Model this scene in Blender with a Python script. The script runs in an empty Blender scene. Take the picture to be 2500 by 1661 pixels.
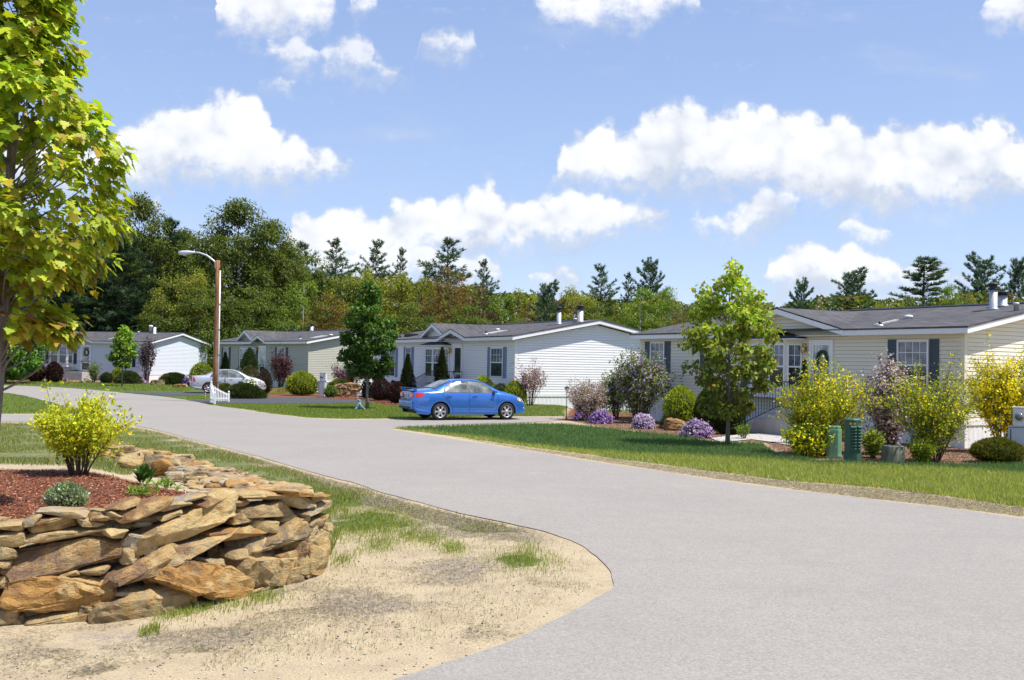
import bpy, bmesh, math, random
import numpy as np
from mathutils import Vector, Matrix, noise as mnoise
R = math.radians
C = bpy.context.scene
COL = C.collection
rnd = random.Random(7)
nrg = np.random.default_rng(11)

# ------------------------------------------------------------------ camera
F_PX = 2500.0          # focal length in pixels of the 2500 px wide photograph
EYE = 2.08
PITCH = math.atan(56.5 / F_PX)
ROLL = 0.018
Fw = Vector((0, math.cos(PITCH), math.sin(PITCH)))
U0 = Vector((0, -math.sin(PITCH), math.cos(PITCH)))
Rt = math.cos(ROLL) * Vector((1, 0, 0)) + math.sin(ROLL) * U0
Up = -math.sin(ROLL) * Vector((1, 0, 0)) + math.cos(ROLL) * U0
cam_d = bpy.data.cameras.new("camera")
cam_d.sensor_width = 36.0
cam_d.lens = 36.0
cam_d.clip_start = 0.1
cam_d.clip_end = 6000
cam = bpy.data.objects.new("camera", cam_d)
COL.objects.link(cam)
M = Matrix.Identity(4)
for i in range(3):
    M[i][0] = Rt[i]; M[i][1] = Up[i]; M[i][2] = -Fw[i]
M[2][3] = EYE
cam.matrix_world = M
C.camera = cam
CAM = Vector((0, 0, EYE))

def ray(px, py):
    """direction (scaled to Y = 1) of a pixel of the photograph"""
    d = Fw + Rt * ((px - 1250) / F_PX) - Up * ((py - 830.5) / F_PX)
    return d / d.y
def at(px, py, Y):
    return CAM + ray(px, py) * Y
def G(px, py, z=0.0):
    d = ray(px, py)
    return CAM + d * ((z - EYE) / d.z)
def gx(px, Y, z=0.0):
    """point at depth Y and height z in the pixel column px"""
    lo, hi = -60.0 - Y, 60.0 + Y
    P = Vector((0, Y, z)) 
    X = (px - 1250) / F_PX * Y
    for _ in range(3):
        P = Vector((X, Y, z)); q = proj(P); X += (px - q[0]) / F_PX * Y
    return Vector((X, Y, z))
def proj(P):
    d = P - CAM; z = d.dot(Fw)
    return 1250 + F_PX * d.dot(Rt) / z, 830.5 - F_PX * d.dot(Up) / z
def zat(px, py, Y):
    return at(px, py, Y).z

# ------------------------------------------------------------------ sun, sky
SUN_AZ = R(-19.0)      # measured from +X towards +Y
SUN_EL = R(62.0)
sun_dir = Vector((math.cos(SUN_AZ) * math.cos(SUN_EL), math.sin(SUN_AZ) * math.cos(SUN_EL), math.sin(SUN_EL)))
sd = bpy.data.lights.new("sun", 'SUN')
sd.energy = 4.1
sd.angle = R(0.5)
sd.color = (1.0, 0.955, 0.88)
so = bpy.data.objects.new("sun", sd)
COL.objects.link(so)
so.rotation_euler = sun_dir.to_track_quat('Z', 'Y').to_euler()
so.location = (30, -10, 60)
C.view_settings.view_transform = 'Standard'
C.view_settings.look = 'None'
C.view_settings.exposure = 0.76
C.view_settings.gamma = 1.0
C.render.film_transparent = False
cy = C.cycles
cy.max_bounces = 6; cy.diffuse_bounces = 3; cy.glossy_bounces = 3; cy.transmission_bounces = 3; cy.transparent_max_bounces = 8
cy.use_denoising = True
cy.caustics_reflective = False; cy.caustics_refractive = False
cy.sample_clamp_indirect = 6.0

W = bpy.data.worlds.new("World")
C.world = W
W.use_nodes = True
nt = W.node_tree
for n in list(nt.nodes): nt.nodes.remove(n)
class NB:
    """small helper for node trees"""
    def __init__(s, nt): s.nt = nt
    def n(s, typ, **kw):
        nd = s.nt.nodes.new(typ)
        for k, v in kw.items(): setattr(nd, k, v)
        return nd
    def put(s, sock, v):
        if isinstance(v, bpy.types.NodeSocket): s.nt.links.new(v, sock)
        elif v is not None: sock.default_value = v
    def m(s, op, a, b=None, c=None, clamp=False):
        nd = s.n('ShaderNodeMath', operation=op, use_clamp=clamp)
        s.put(nd.inputs[0], a)
        if b is not None: s.put(nd.inputs[1], b)
        if c is not None: s.put(nd.inputs[2], c)
        return nd.outputs[0]
    def mr(s, v, a, b, c=0.0, d=1.0, smooth=True):
        nd = s.n('ShaderNodeMapRange', interpolation_type='SMOOTHSTEP' if smooth else 'LINEAR')
        for i, x in enumerate((v, a, b, c, d)): s.put(nd.inputs[i], x)
        return nd.outputs[0]
    def mix(s, f, a, b, blend='MIX'):
        nd = s.n('ShaderNodeMix', data_type='RGBA', blend_type=blend)
        s.put(nd.inputs[0], f); s.put(nd.inputs[6], a); s.put(nd.inputs[7], b)
        return nd.outputs[2]
    def noise(s, vec, scale, detail=3, rough=0.55, dist=0.0, out=0):
        nd = s.n('ShaderNodeTexNoise')
        s.put(nd.inputs['Vector'], vec); s.put(nd.inputs['Scale'], scale)
        s.put(nd.inputs['Detail'], detail); s.put(nd.inputs['Roughness'], rough); s.put(nd.inputs['Distortion'], dist)
        return nd.outputs[out]
    def ramp(s, f, stops):
        nd = s.n('ShaderNodeValToRGB'); s.put(nd.inputs[0], f)
        el = nd.color_ramp.elements
        while len(el) < len(stops): el.new(0.5)
        for e, (p, c) in zip(el, stops):
            e.position = p; e.color = (*c, 1) if len(c) == 3 else c
        return nd.outputs[0]
    def comb(s, x, y, z):
        nd = s.n('ShaderNodeCombineXYZ')
        s.put(nd.inputs[0], x); s.put(nd.inputs[1], y); s.put(nd.inputs[2], z)
        return nd.outputs[0]
    def mapping(s, vec, scale=(1, 1, 1), loc=(0, 0, 0), rot=(0, 0, 0)):
        nd = s.n('ShaderNodeMapping'); s.put(nd.inputs[0], vec)
        nd.inputs[1].default_value = loc; nd.inputs[2].default_value = rot; nd.inputs[3].default_value = scale
        return nd.outputs[0]

b = NB(nt)
tc = b.n('ShaderNodeTexCoord')
sp = b.n('ShaderNodeSeparateXYZ'); nt.links.new(tc.outputs['Generated'], sp.inputs[0])
dx, dy, dz = sp.outputs
ady = b.m('MAXIMUM', b.m('ABSOLUTE', dy), 0.12)
u = b.m('MULTIPLY', b.m('DIVIDE', dx, ady), 2.5)          # kilopixel units of the sky's own chart
v = b.m('MULTIPLY', b.m('DIVIDE', dz, ady), 2.5)
uv = b.comb(u, v, 0.0)
w1 = b.noise(uv, 5.0, 5, 0.58, out=1)
wv = b.n('ShaderNodeVectorMath', operation='SUBTRACT'); nt.links.new(w1, wv.inputs[0]); wv.inputs[1].default_value = (0.5, 0.5, 0.5)
wsep = b.n('ShaderNodeSeparateXYZ'); nt.links.new(wv.outputs[0], wsep.inputs[0])
w2 = b.noise(uv, 17.0, 5, 0.62, out=1)
wv2 = b.n('ShaderNodeVectorMath', operation='SUBTRACT'); nt.links.new(w2, wv2.inputs[0]); wv2.inputs[1].default_value = (0.5, 0.5, 0.5)
wsep2 = b.n('ShaderNodeSeparateXYZ'); nt.links.new(wv2.outputs[0], wsep2.inputs[0])
vor = b.n('ShaderNodeTexVoronoi', feature='SMOOTH_F1'); nt.links.new(uv, vor.inputs['Vector'])
vor.inputs['Scale'].default_value = 20.0; vor.inputs['Smoothness'].default_value = 0.25
billow = b.m('SUBTRACT', 0.45, vor.outputs['Distance'])
uw = b.m('ADD', u, b.m('ADD', b.m('MULTIPLY', wsep.outputs[0], 0.10), b.m('MULTIPLY', wsep2.outputs[0], 0.035)))
vw = b.m('ADD', v, b.m('ADD', b.m('MULTIPLY', wsep.outputs[1], 0.07), b.m('MULTIPLY', wsep2.outputs[1], 0.03)))
vw = b.m('SUBTRACT', vw, b.m('MULTIPLY', billow, 0.045))
X0, X1 = -1.9, 1.9
un = b.m('DIVIDE', b.m('SUBTRACT', uw, X0), X1 - X0)
fine = b.noise(uv, 26.0, 6, 0.62)
broad = b.noise(uv, 6.5, 4, 0.55)
def hz(x): return 887 + ROLL * (x - 1250)
NONE = None
layers = [
 (0.95, [(495, None, 30), (505, -40, 45), (540, -40, 70), (600, -40, 84), (680, -40, 78), (740, -40, 68), (790, -20, 55), (812, None, 20), (838, None, 0), (850, -40, 14), (890, -40, 8), (905, None, 0), (1280, None, 10), (1300, -20, 40), (1370, -30, 56), (1440, -30, 56), (1500, -30, 36), (1590, -30, 48), (1612, -30, 20), (1690, -30, 4), (1710, None, 0), (2385, None, 20), (2405, 0, 50), (2450, -40, 56), (2500, -60, 60), (2700, -60, 60), (2800, None, 0)], 1.0),
 (0.8, [(625, None, 120), (650, 100, 134), (700, 84, 182), (740, 90, 178), (758, None, 130), (765, 128, 162), (800, 103, 165), (850, 72, 188), (890, 88, 184), (910, 138, 182), (960, 158, 186), (998, None, 175), (1012, 78, 104), (1060, 58, 122), (1110, 72, 138), (1150, 92, 126), (1170, None, 110)], 1.0),
 (0.9, [(622, None, 208), (640, 194, 224), (665, 192, 224), (700, 198, 220), (716, None, 208), (1685, None, 552), (1700, 540, 566), (1750, 545, 578), (1790, 520, 584), (1840, 488, 588), (1865, 478, 562), (1910, 468, 538), (1945, 486, 528), (1960, None, 508), (2036, None, 558), (2055, 534, 578), (2100, 527, 588), (2150, 533, 588), (2174, None, 560)], 1.0),
 (0.97, [(-300, None, 470), (-150, 250, 470), (60, 300, 470), (180, 345, 465), (225, 345, 445), (300, 305, 462), (370, 265, 456), (430, 248, 450), (475, 255, 446), (500, 240, 444), (545, 230, 444), (600, 242, 444), (640, 288, 444), (665, 325, 444), (700, 333, 444), (740, 348, 438), (790, 365, 428), (835, 385, 408), (865, None, 396), (1322, None, 436), (1345, 420, 444), (1362, 350, 452), (1400, 325, 454), (1450, 308, 456), (1500, 298, 458), (1540, 318, 460), (1580, 285, 462), (1620, 258, 462), (1665, 248, 462), (1710, 265, 462), (1760, 266, 464), (1830, 260, 470), (1885, 255, 478), (1930, 266, 488), (1990, 278, 498), (2060, 288, 508), (2110, 315, 510), (2150, 322, 508), (2230, 303, 504), (2300, 295, 500), (2350, 315, 498), (2400, 292, 494), (2450, 292, 482), (2475, 320, 472), (2490, 338, 468), (2600, 330, 462), (2900, 390, 450), (3000, None, 430)], 1.0),
 (0.95, [(685, None, 590), (710, 545, 650), (760, 524, 660), (820, 513, 660), (880, 520, 660), (930, 535, 660), (960, 498, 650), (1010, 476, 640), (1050, 500, 638), (1090, 488, 632), (1150, 474, 626), (1180, 450, 620), (1204, 484, 620), (1260, 500, 614), (1310, 490, 612), (1390, 463, 606), (1430, 468, 598), (1480, 485, 578), (1560, 485, 556), (1620, 495, 536), (1655, None, 512), (1845, None, 690), (1870, 655, 715), (1920, 618, 725), (1960, 598, 725), (2010, 595, 725), (2050, 605, 725), (2090, 596, 725), (2150, 608, 725), (2180, 630, 720), (2230, 645, 712), (2300, 655, 702), (2360, 660, 692), (2410, None, 676)], 1.0),
 (0.9, [(340, None, 500), (360, 484, 520), (395, 480, 520), (412, None, 505), (690, None, 650), (760, 600, 700), (1000, 600, 700), (1080, 620, 700), (1110, 640, 705), (1180, 622, 705), (1212, 642, 702), (1236, None, 680), (1283, None, 690), (1300, 664, 705), (1370, 648, 705), (1412, 664, 705), (1436, None, 690)], 0.85),
]
acc_a = None; acc_s = None
for li, (cov, pts, bright) in enumerate(layers):
    tops, bots = [], []
    for x, t, bo in pts:
        if t is None: t = bo + 26; bo = bo - 26 
        xn = ((x - 1250) / 1000 - X0) / (X1 - X0)
        tops.append((xn, (hz(x) - t) / 1000)); bots.append((xn, (hz(x) - bo) / 1000))
    def curve(pp, edge):
        fc = b.n('ShaderNodeFloatCurve'); cv = fc.mapping.curves[0]
        P = [(0.0, edge)] + pp + [(1.0, edge)]
        cv.points[0].location = P[0]; cv.points[-1].location = P[-1]
        for q in P[1:-1]: cv.points.new(*q)
        for q in cv.points: q.handle_type = 'VECTOR'
        fc.mapping.use_clip = True; fc.mapping.update()
        nt.links.new(un, fc.inputs[1]); return fc.outputs[0]
    e = (tops[0][1] + bots[0][1]) / 2
    tp = curve(tops, e - 0.03); bt = curve(bots, e + 0.03)
    tp = b.m('ADD', tp, 0.014); bt = b.m('SUBTRACT', bt, 0.018)
    dt = b.m('SUBTRACT', tp, vw); db = b.m('SUBTRACT', vw, bt)
    d = b.m('MINIMUM', b.m('DIVIDE', dt, 0.014), b.m('DIVIDE', db, 0.040))
    d = b.m('ADD', d, b.m('MULTIPLY', b.m('SUBTRACT', fine, 0.52), 4.0))
    a = b.m('MULTIPLY', b.mr(d, -0.7, 2.1), cov)
    th = b.m('MAXIMUM', b.m('SUBTRACT', tp, bt), 0.03)
    h = b.m('DIVIDE', db, th)
    s_ = b.m('ADD', b.m('MULTIPLY', b.mr(h, -0.05, 0.62), 0.62), b.m('MULTIPLY', b.mr(broad, 0.3, 0.62), 0.38))
    s_ = b.m('ADD', s_, b.m('MULTIPLY', b.m('SUBTRACT', billow, 0.15), 0.5))
    if acc_a is None: acc_a, acc_s = a, s_
    else:
        nd = b.n('ShaderNodeMix', data_type='FLOAT'); b.put(nd.inputs[0], a); b.put(nd.inputs[2], acc_s); b.put(nd.inputs[3], s_)
        acc_s = nd.outputs[0]
        acc_a = b.m('MAXIMUM', acc_a, a)
# thin high veil near the banks
veil = b.m('MULTIPLY', b.mr(b.noise(b.mapping(uv, (1.0, 3.2, 1.0), rot=(0, 0, 0.25)), 2.2, 5, 0.55), 0.52, 0.75), 0.30)
acc_a2 = b.m('MAXIMUM', acc_a, veil)
acc_s = b.m('MAXIMUM', acc_s, b.m('MULTIPLY', veil, 0.5))
sky = b.n('ShaderNodeTexSky', sky_type='NISHITA')
sky.sun_disc = False
sky.sun_elevation = SUN_EL
sky.sun_rotation = math.pi / 2 - SUN_AZ
sky.air_density = 0.85; sky.dust_density = 0.15; sky.ozone_density = 3.0
skyc = b.mix(1.0, sky.outputs[0], (1.10, 0.96, 0.98, 1), 'MULTIPLY')
milky = b.ramp(b.m('ABSOLUTE', dz), [(0.0, (1.95, 2.50, 3.40)), (0.12, (1.68, 2.26, 3.30)), (0.34, (1.30, 1.84, 3.06)), (0.6, (1.0, 1.6, 3.0))])
skyc = b.mix(b.mr(dz, 0.85, 0.40, 0.0, 0.72), skyc, milky)
ccol = b.ramp(acc_s, [(0.0, (0.44, 0.51, 0.64)), (0.30, (0.53, 0.575, 0.665)), (0.62, (0.74, 0.755, 0.79)), (1.0, (0.86, 0.865, 0.88))])
bg1 = b.n('ShaderNodeBackground'); b.put(bg1.inputs[0], skyc); bg1.inputs[1].default_value = 0.15
bg2 = b.n('ShaderNodeBackground'); b.put(bg2.inputs[0], ccol); bg2.inputs[1].default_value = 0.77
mx = b.n('ShaderNodeMixShader'); b.put(mx.inputs[0], b.m('MULTIPLY', acc_a2, b.mr(dz, -0.02, 0.02)))
nt.links.new(bg1.outputs[0], mx.inputs[1]); nt.links.new(bg2.outputs[0], mx.inputs[2])
wo = b.n('ShaderNodeOutputWorld'); nt.links.new(mx.outputs[0], wo.inputs[0])
W.cycles.sampling_method = 'MANUAL'; W.cycles.sample_map_resolution = 512
# ------------------------------------------------------------------ helpers
def tag(o, label=None, cat=None, group=None, kind=None):
    if label: o["label"] = label
    if cat: o["category"] = cat
    if group: o["group"] = group
    if kind: o["kind"] = kind
    return o
def empty(name, loc=(0, 0, 0), rz=0.0, label=None, cat=None, group=None):
    o = bpy.data.objects.new(name, None)
    COL.objects.link(o); o.location = loc; o.rotation_euler = (0, 0, rz)
    o.empty_display_size = 0.2
    return tag(o, label, cat, group)
def link(name, me, parent=None):
    o = bpy.data.objects.new(name, me); COL.objects.link(o)
    if parent is not None: o.parent = parent
    return o
def children(o): return [c for c in bpy.data.objects if c.parent == o]
def mesh_np(name, V, Fc, mats, cols=None, smooth=False, midx=None):
    """V (n,3); Fc (m,k) equal sized faces; cols (n,3) per vertex colour"""
    me = bpy.data.meshes.new(name)
    V = np.asarray(V, np.float32); Fc = np.asarray(Fc, np.int32)
    m, k = Fc.shape
    me.vertices.add(len(V)); me.vertices.foreach_set("co", V.ravel())
    me.loops.add(m * k); me.loops.foreach_set("vertex_index", Fc.ravel())
    me.polygons.add(m)
    me.polygons.foreach_set("loop_start", np.arange(0, m * k, k, dtype=np.int32))
    me.polygons.foreach_set("loop_total", np.full(m, k, np.int32))
    if smooth: me.polygons.foreach_set("use_smooth", np.ones(m, bool))
    if midx is not None: me.polygons.foreach_set("material_index", np.asarray(midx, np.int32))
    me.update(calc_edges=True)
    if cols is not None:
        ca = me.color_attributes.new("Col", 'FLOAT_COLOR', 'POINT')
        c4 = np.ones((len(V), 4), np.float32); c4[:, :3] = cols
        ca.data.foreach_set("color", c4.ravel())
    for mt in (mats if isinstance(mats, (list, tuple)) else [mats]): me.materials.append(mt)
    return me
class MB:
    """collects solids into ONE mesh"""
    def __init__(s): s.v = []; s.f = []; s.mi = []; s.sm = []; s.cur = 0; s.smooth = False
    def add(s, vs, fs):
        o = len(s.v); s.v += [tuple(p) for p in vs]
        for f in fs: s.f.append(tuple(i + o for i in f)); s.mi.append(s.cur); s.sm.append(s.smooth)
    def box(s, x0, x1, y0, y1, z0, z1):
        vs = [(x0, y0, z0), (x1, y0, z0), (x1, y1, z0), (x0, y1, z0), (x0, y0, z1), (x1, y0, z1), (x1, y1, z1), (x0, y1, z1)]
        s.add(vs, [(0, 3, 2, 1), (4, 5, 6, 7), (0, 1, 5, 4), (1, 2, 6, 5), (2, 3, 7, 6), (3, 0, 4, 7)])
    def prism(s, pts, axis, a0, a1):
        """pts 2D outline (counter-clockwise) extruded along axis 'x','y','z' from a0 to a1"""
        def mk(p, a): return {'x': (a, p[0], p[1]), 'y': (p[0], a, p[1]), 'z': (p[0], p[1], a)}[axis]
        n = len(pts); vs = [mk(p, a0) for p in pts] + [mk(p, a1) for p in pts]
        fs = [tuple(range(n - 1, -1, -1)), tuple(range(n, 2 * n))]
        for i in range(n): j = (i + 1) % n; fs.append((i, j, n + j, n + i))
        if axis == 'y': fs = [tuple(reversed(f)) for f in fs]
        s.add(vs, fs)
    def tube(s, pts, rad, n=8, cap=True):
        pts = [Vector(p) for p in pts]
        rad = rad if isinstance(rad, (list, tuple)) else [rad] * len(pts)
        o = len(s.v); prevx = None
        for i, p in enumerate(pts):
            d = (pts[min(i + 1, len(pts) - 1)] - pts[max(i - 1, 0)]).normalized()
            if prevx is None: a = Vector((0, 0, 1)) if abs(d.z) < 0.9 else Vector((1, 0, 0)); x = d.cross(a).normalized()
            else: x = (prevx - d * prevx.dot(d)).normalized()
            prevx = x; y = d.cross(x)
            for k in range(n):
                t = 2 * math.pi * k / n
                s.v.append(tuple(p + (x * math.cos(t) + y * math.sin(t)) * rad[i]))
        for i in range(len(pts) - 1):
            for k in range(n):
                a = o + i * n + k; bq = o + i * n + (k + 1) % n
                s.f.append((a, bq, bq + n, a + n)); s.mi.append(s.cur); s.sm.append(True)
        if cap:
            s.f.append(tuple(o + k for k in range(n - 1, -1, -1))); s.mi.append(s.cur); s.sm.append(False)
            e = o + (len(pts) - 1) * n
            s.f.append(tuple(e + k for k in range(n))); s.mi.append(s.cur); s.sm.append(False)
    def lathe(s, prof, n=20, c=(0, 0, 0), cap=True):
        o = len(s.v)
        for r, z in prof:
            for k in range(n):
                t = 2 * math.pi * k / n
                s.v.append((c[0] + r * math.cos(t), c[1] + r * math.sin(t), c[2] + z))
        for i in range(len(prof) - 1):
            for k in range(n):
                a = o + i * n + k; bq = o + i * n + (k + 1) % n
                s.f.append((a, bq, bq + n, a + n)); s.mi.append(s.cur); s.sm.append(s.smooth)
        if cap:
            s.f.append(tuple(o + k for k in range(n - 1, -1, -1))); s.mi.append(s.cur); s.sm.append(False)
            e = o + (len(prof) - 1) * n
            s.f.append(tuple(e + k for k in range(n))); s.mi.append(s.cur); s.sm.append(False)
    def xf(s, M, start=0):
        for i in range(start, len(s.v)): s.v[i] = tuple(M @ Vector(s.v[i]))
    def build(s, name, mats, parent=None, bevel=0.0):
        me = bpy.data.meshes.new(name); me.from_pydata(s.v, [], s.f)
        me.polygons.foreach_set("material_index", s.mi); me.polygons.foreach_set("use_smooth", s.sm)
        for m in (mats if isinstance(mats, (list, tuple)) else [mats]): me.materials.append(m)
        me.update()
        if bevel:
            bm = bmesh.new(); bm.from_mesh(me)
            bmesh.ops.remove_doubles(bm, verts=bm.verts, dist=1e-5)
            es = [e for e in bm.edges if len(e.link_faces) == 2 and e.calc_face_angle(0) > 0.6]
            bmesh.ops.bevel(bm, geom=es, offset=bevel, segments=2, affect='EDGES', profile=0.7, clamp_overlap=True)
            bm.to_mesh(me); bm.free()
        return link(name, me, parent)

# ------------------------------------------------------------------ materials
MATS = {}
def newmat(name):
    m = bpy.data.materials.new(name); m.use_nodes = True
    for n in list(m.node_tree.nodes): m.node_tree.nodes.remove(n)
    bb = NB(m.node_tree); MATS[name] = m
    out = bb.n('ShaderNodeOutputMaterial')
    return m, bb, out
def coords(bb, kind='Object'): return bb.n('ShaderNodeTexCoord').outputs[kind]
def bump(bb, h, strength=0.3, dist=0.02, normal=None):
    nd = bb.n('ShaderNodeBump'); nd.inputs['Strength'].default_value = strength; nd.inputs['Distance'].default_value = dist
    bb.put(nd.inputs['Height'], h)
    return nd.outputs[0]
def princ(bb, out, col, rough=0.7, metal=0.0, spec=0.4, normal=None, coat=0.0):
    p = bb.n('ShaderNodeBsdfPrincipled')
    bb.put(p.inputs['Base Color'], col if isinstance(col, bpy.types.NodeSocket) else (*col, 1))
    bb.put(p.inputs['Roughness'], rough); bb.put(p.inputs['Metallic'], metal)
    p.inputs['Specular IOR Level'].default_value = spec
    if coat: p.inputs['Coat Weight'].default_value = coat; p.inputs['Coat Roughness'].default_value = 0.04
    if normal: bb.put(p.inputs['Normal'], normal)
    bb.nt.links.new(p.outputs[0], out.inputs[0])
    return p
def plain(name, col, rough=0.6, metal=0.0, var=0.12, scale=6.0, spec=0.4, bmp=0.0, coat=0.0, dirt=None):
    m, bb, out = newmat(name)
    co = coords(bb)
    n1 = bb.noise(co, scale, 4, 0.6)
    n2 = bb.noise(co, scale * 9, 3, 0.6)
    f = bb.m('ADD', bb.m('MULTIPLY', n1, 0.7), bb.m('MULTIPLY', n2, 0.3))
    lo = tuple(max(0, c * (1 - var)) for c in col); hi = tuple(min(1, c * (1 + var)) for c in col)
    c = bb.ramp(f, [(0.32, lo), (0.68, hi)])
    if dirt:
        c = bb.mix(bb.mr(bb.noise(co, scale * 0.6, 5, 0.7), 0.52, 0.78, 0, dirt[1]), c, (*dirt[0], 1))
    nm = bump(bb, n2, bmp, 0.01) if bmp else None
    princ(bb, out, c, rough, metal, spec, nm, coat)
    return m
def leafmat(name, trans=0.35, rough=0.5, spec=0.3, tint=1.0):
    m, bb, out = newmat(name)
    at_ = bb.n('ShaderNodeAttribute', attribute_name='Col')
    oi = bb.n('ShaderNodeObjectInfo')
    hs = bb.n('ShaderNodeHueSaturation'); bb.put(hs.inputs['Color'], at_.outputs[0])
    bb.put(hs.inputs['Value'], bb.mr(oi.outputs['Random'], 0, 1, 0.9, 1.12, False))
    p = bb.n('ShaderNodeBsdfPrincipled'); bb.put(p.inputs['Base Color'], hs.outputs[0])
    p.inputs['Roughness'].default_value = rough; p.inputs['Specular IOR Level'].default_value = spec
    t = bb.n('ShaderNodeBsdfTranslucent')
    tcx = bb.mix(1.0, hs.outputs[0], (1.25, 1.35, 0.55, 1), 'MULTIPLY'); bb.put(t.inputs[0], tcx)
    mx = bb.n('ShaderNodeMixShader'); mx.inputs[0].default_value = trans
    bb.nt.links.new(p.outputs[0], mx.inputs[1]); bb.nt.links.new(t.outputs[0], mx.inputs[2])
    bb.nt.links.new(mx.outputs[0], out.inputs[0])
    return m
LEAF = leafmat("leaf", 0.38)
NEEDLE = leafmat("needle", 0.25, 0.6, 0.2)
PETAL = leafmat("petal", 0.3, 0.7, 0.1)
GRASSM = leafmat("grass_blade", 0.4, 0.5, 0.25)
def barkmat(name, c0, c1, scale=8):
    m, bb, out = newmat(name)
    co = bb.mapping(coords(bb), (1, 1, 0.18))
    n1 = bb.noise(co, scale, 5, 0.7)
    c = bb.ramp(n1, [(0.3, c0), (0.7, c1)])
    princ(bb, out, c, 0.9, 0, 0.2, bump(bb, n1, 0.6, 0.02))
    return m
BARK = barkmat("bark", (0.045, 0.035, 0.028), (0.16, 0.13, 0.105), 14)
BARKG = barkmat("bark_grey", (0.10, 0.09, 0.08), (0.28, 0.25, 0.22), 16)
STEM = plain("stem", (0.10, 0.065, 0.045), 0.8, var=0.3)
BIRCH = barkmat("birch_bark", (0.30, 0.28, 0.25), (0.72, 0.70, 0.66), 10)

def poly_mask(px_, py_, poly):
    """vectorised signed distance (positive inside) to a polygon"""
    P = np.asarray(poly, float); n = len(P)
    inside = np.zeros(px_.shape, bool); dist = np.full(px_.shape, 1e9)
    for i in range(n):
        x0, y0 = P[i]; x1, y1 = P[(i + 1) % n]
        cond = ((y0 > py_) != (y1 > py_))
        with np.errstate(divide='ignore', invalid='ignore'):
            xi = (x1 - x0) * (py_ - y0) / (y1 - y0 + 1e-12) + x0
        inside ^= cond & (px_ < xi)
        ex, ey = x1 - x0, y1 - y0; L2 = ex * ex + ey * ey + 1e-12
        t = np.clip(((px_ - x0) * ex + (py_ - y0) * ey) / L2, 0, 1)
        dist = np.minimum(dist, np.hypot(px_ - x0 - t * ex, py_ - y0 - t * ey))
    return np.where(inside, dist, -dist)
def gp(pts, z=0.0): return [tuple(G(x, y, z).xy) for x, y in pts]
def sstep(x, a, b_): t = np.clip((x - a) / (b_ - a), 0, 1); return t * t * (3 - 2 * t)
def vnoise(x, y, s, seed=0):
    """cheap value noise in numpy"""
    xi = np.floor(x * s).astype(np.int64); yi = np.floor(y * s).astype(np.int64)
    fx = x * s - xi; fy = y * s - yi
    fx = fx * fx * (3 - 2 * fx); fy = fy * fy * (3 - 2 * fy)
    def h(a, c):
        n = (a * 374761393 + c * 668265263 + seed * 1442695041) & 0xffffffff
        n = ((n ^ (n >> 13)) * 1274126177) & 0xffffffff
        return ((n ^ (n >> 16)) & 0xffff) / 65535.0
    return (h(xi, yi) * (1 - fx) + h(xi + 1, yi) * fx) * (1 - fy) + (h(xi, yi + 1) * (1 - fx) + h(xi + 1, yi + 1) * fx) * fy
def fbm(x, y, s, o=4, seed=0):
    r = 0; a = 0.5
    for i in range(o): r = r + a * vnoise(x, y, s * 2 ** i, seed + i); a *= 0.5
    return r / (1 - 0.5 ** o)

# ------------------------------------------------------------------ terrain
# wall: outer foot of the retaining wall, from beyond the left frame edge round the corner and back
WALL_PX = [(0, 1526), (61, 1530), (256, 1511), (330, 1503), (490, 1476), (650, 1434), (712, 1419), (777, 1388)]
wall_front = [(-6.5, 8.15), (-5.2, 7.92)] + gp(WALL_PX)
wall_back = [(-1.95, 10.65), (-2.25, 11.3), (-3.15, 12.9), (-5.1, 16.4), (-6.35, 18.5), (-8.1, 21.2)]
WALL = wall_front + wall_back
WALL_TOP = [0.80] * 2 + [0.78, 0.80, 0.80, 0.84, 0.86, 0.78, 0.74, 0.70] + [0.66, 0.63, 0.55, 0.43, 0.33, 0.20]
bed_outline = WALL + [(-11.5, 21.0), (-14, 12.5), (-14, 8.4)]
mulch_poly = [(-6.6, 8.4), (-5.2, 8.15)] + [(x, y + 0.28) for x, y in gp(WALL_PX)][:-2] + \
    [tuple(G(574, 1220, 0.66).xy), tuple(G(545, 1180, 0.66).xy), tuple(G(421, 1170, 0.66).xy), tuple(G(325, 1157, 0.66).xy), tuple(G(230, 1149, 0.66).xy), tuple(G(0, 1147, 0.66).xy), (-9.5, 12.6), (-9.5, 8.4)]
H3C = None
def ground_h(x, y):
    x = np.asarray(x, float); y = np.asarray(y, float)
    d = poly_mask(x, y, bed_outline)
    p1_ = np.interp(y, [8, 10.2, 11.3, 12.9, 16.4, 18.5, 21.2], [.66, .62, .55, .47, .34, .24, .06])
    f_ = sstep(d, 0.9, 2.1); plateau = p1_ * (1 - f_) + 0.66 * (1 - sstep(y, 12.8, 20.5)) * f_
    h = plateau * sstep(d, 0.10, 0.40)
    # planting mounds against the houses
    for (cx, cy_, r, a) in MOUNDS:
        h = np.maximum(h, a * (1 - sstep(np.hypot(x - cx, y - cy_), r * 0.35, r)))
    # the verge rolls very slightly
    h = h + 0.009 * (fbm(x, y, 0.5, 3, 5) - 0.5) * (y < 60) * (d < 0)
    return h
MOUNDS = [(1.1, 43.6, 2.6, 0.28), (-14.6, 63.8, 3.0, 0.30)]
def gz(x, y): return float(ground_h(np.array([x]), np.array([y]))[0])

road_far = [(-1500, 1000), (0, 941), (102, 944), (213, 951), (304, 960), (391, 968), (463, 978), (503, 987), (592, 1001), (666, 1013), (754, 1022), (838, 1026), (1000, 1024), (1100, 1021), (1240, 1018.5), (1375, 1019)]
def gx_left(y_px): return G(-400, y_px)
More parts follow.
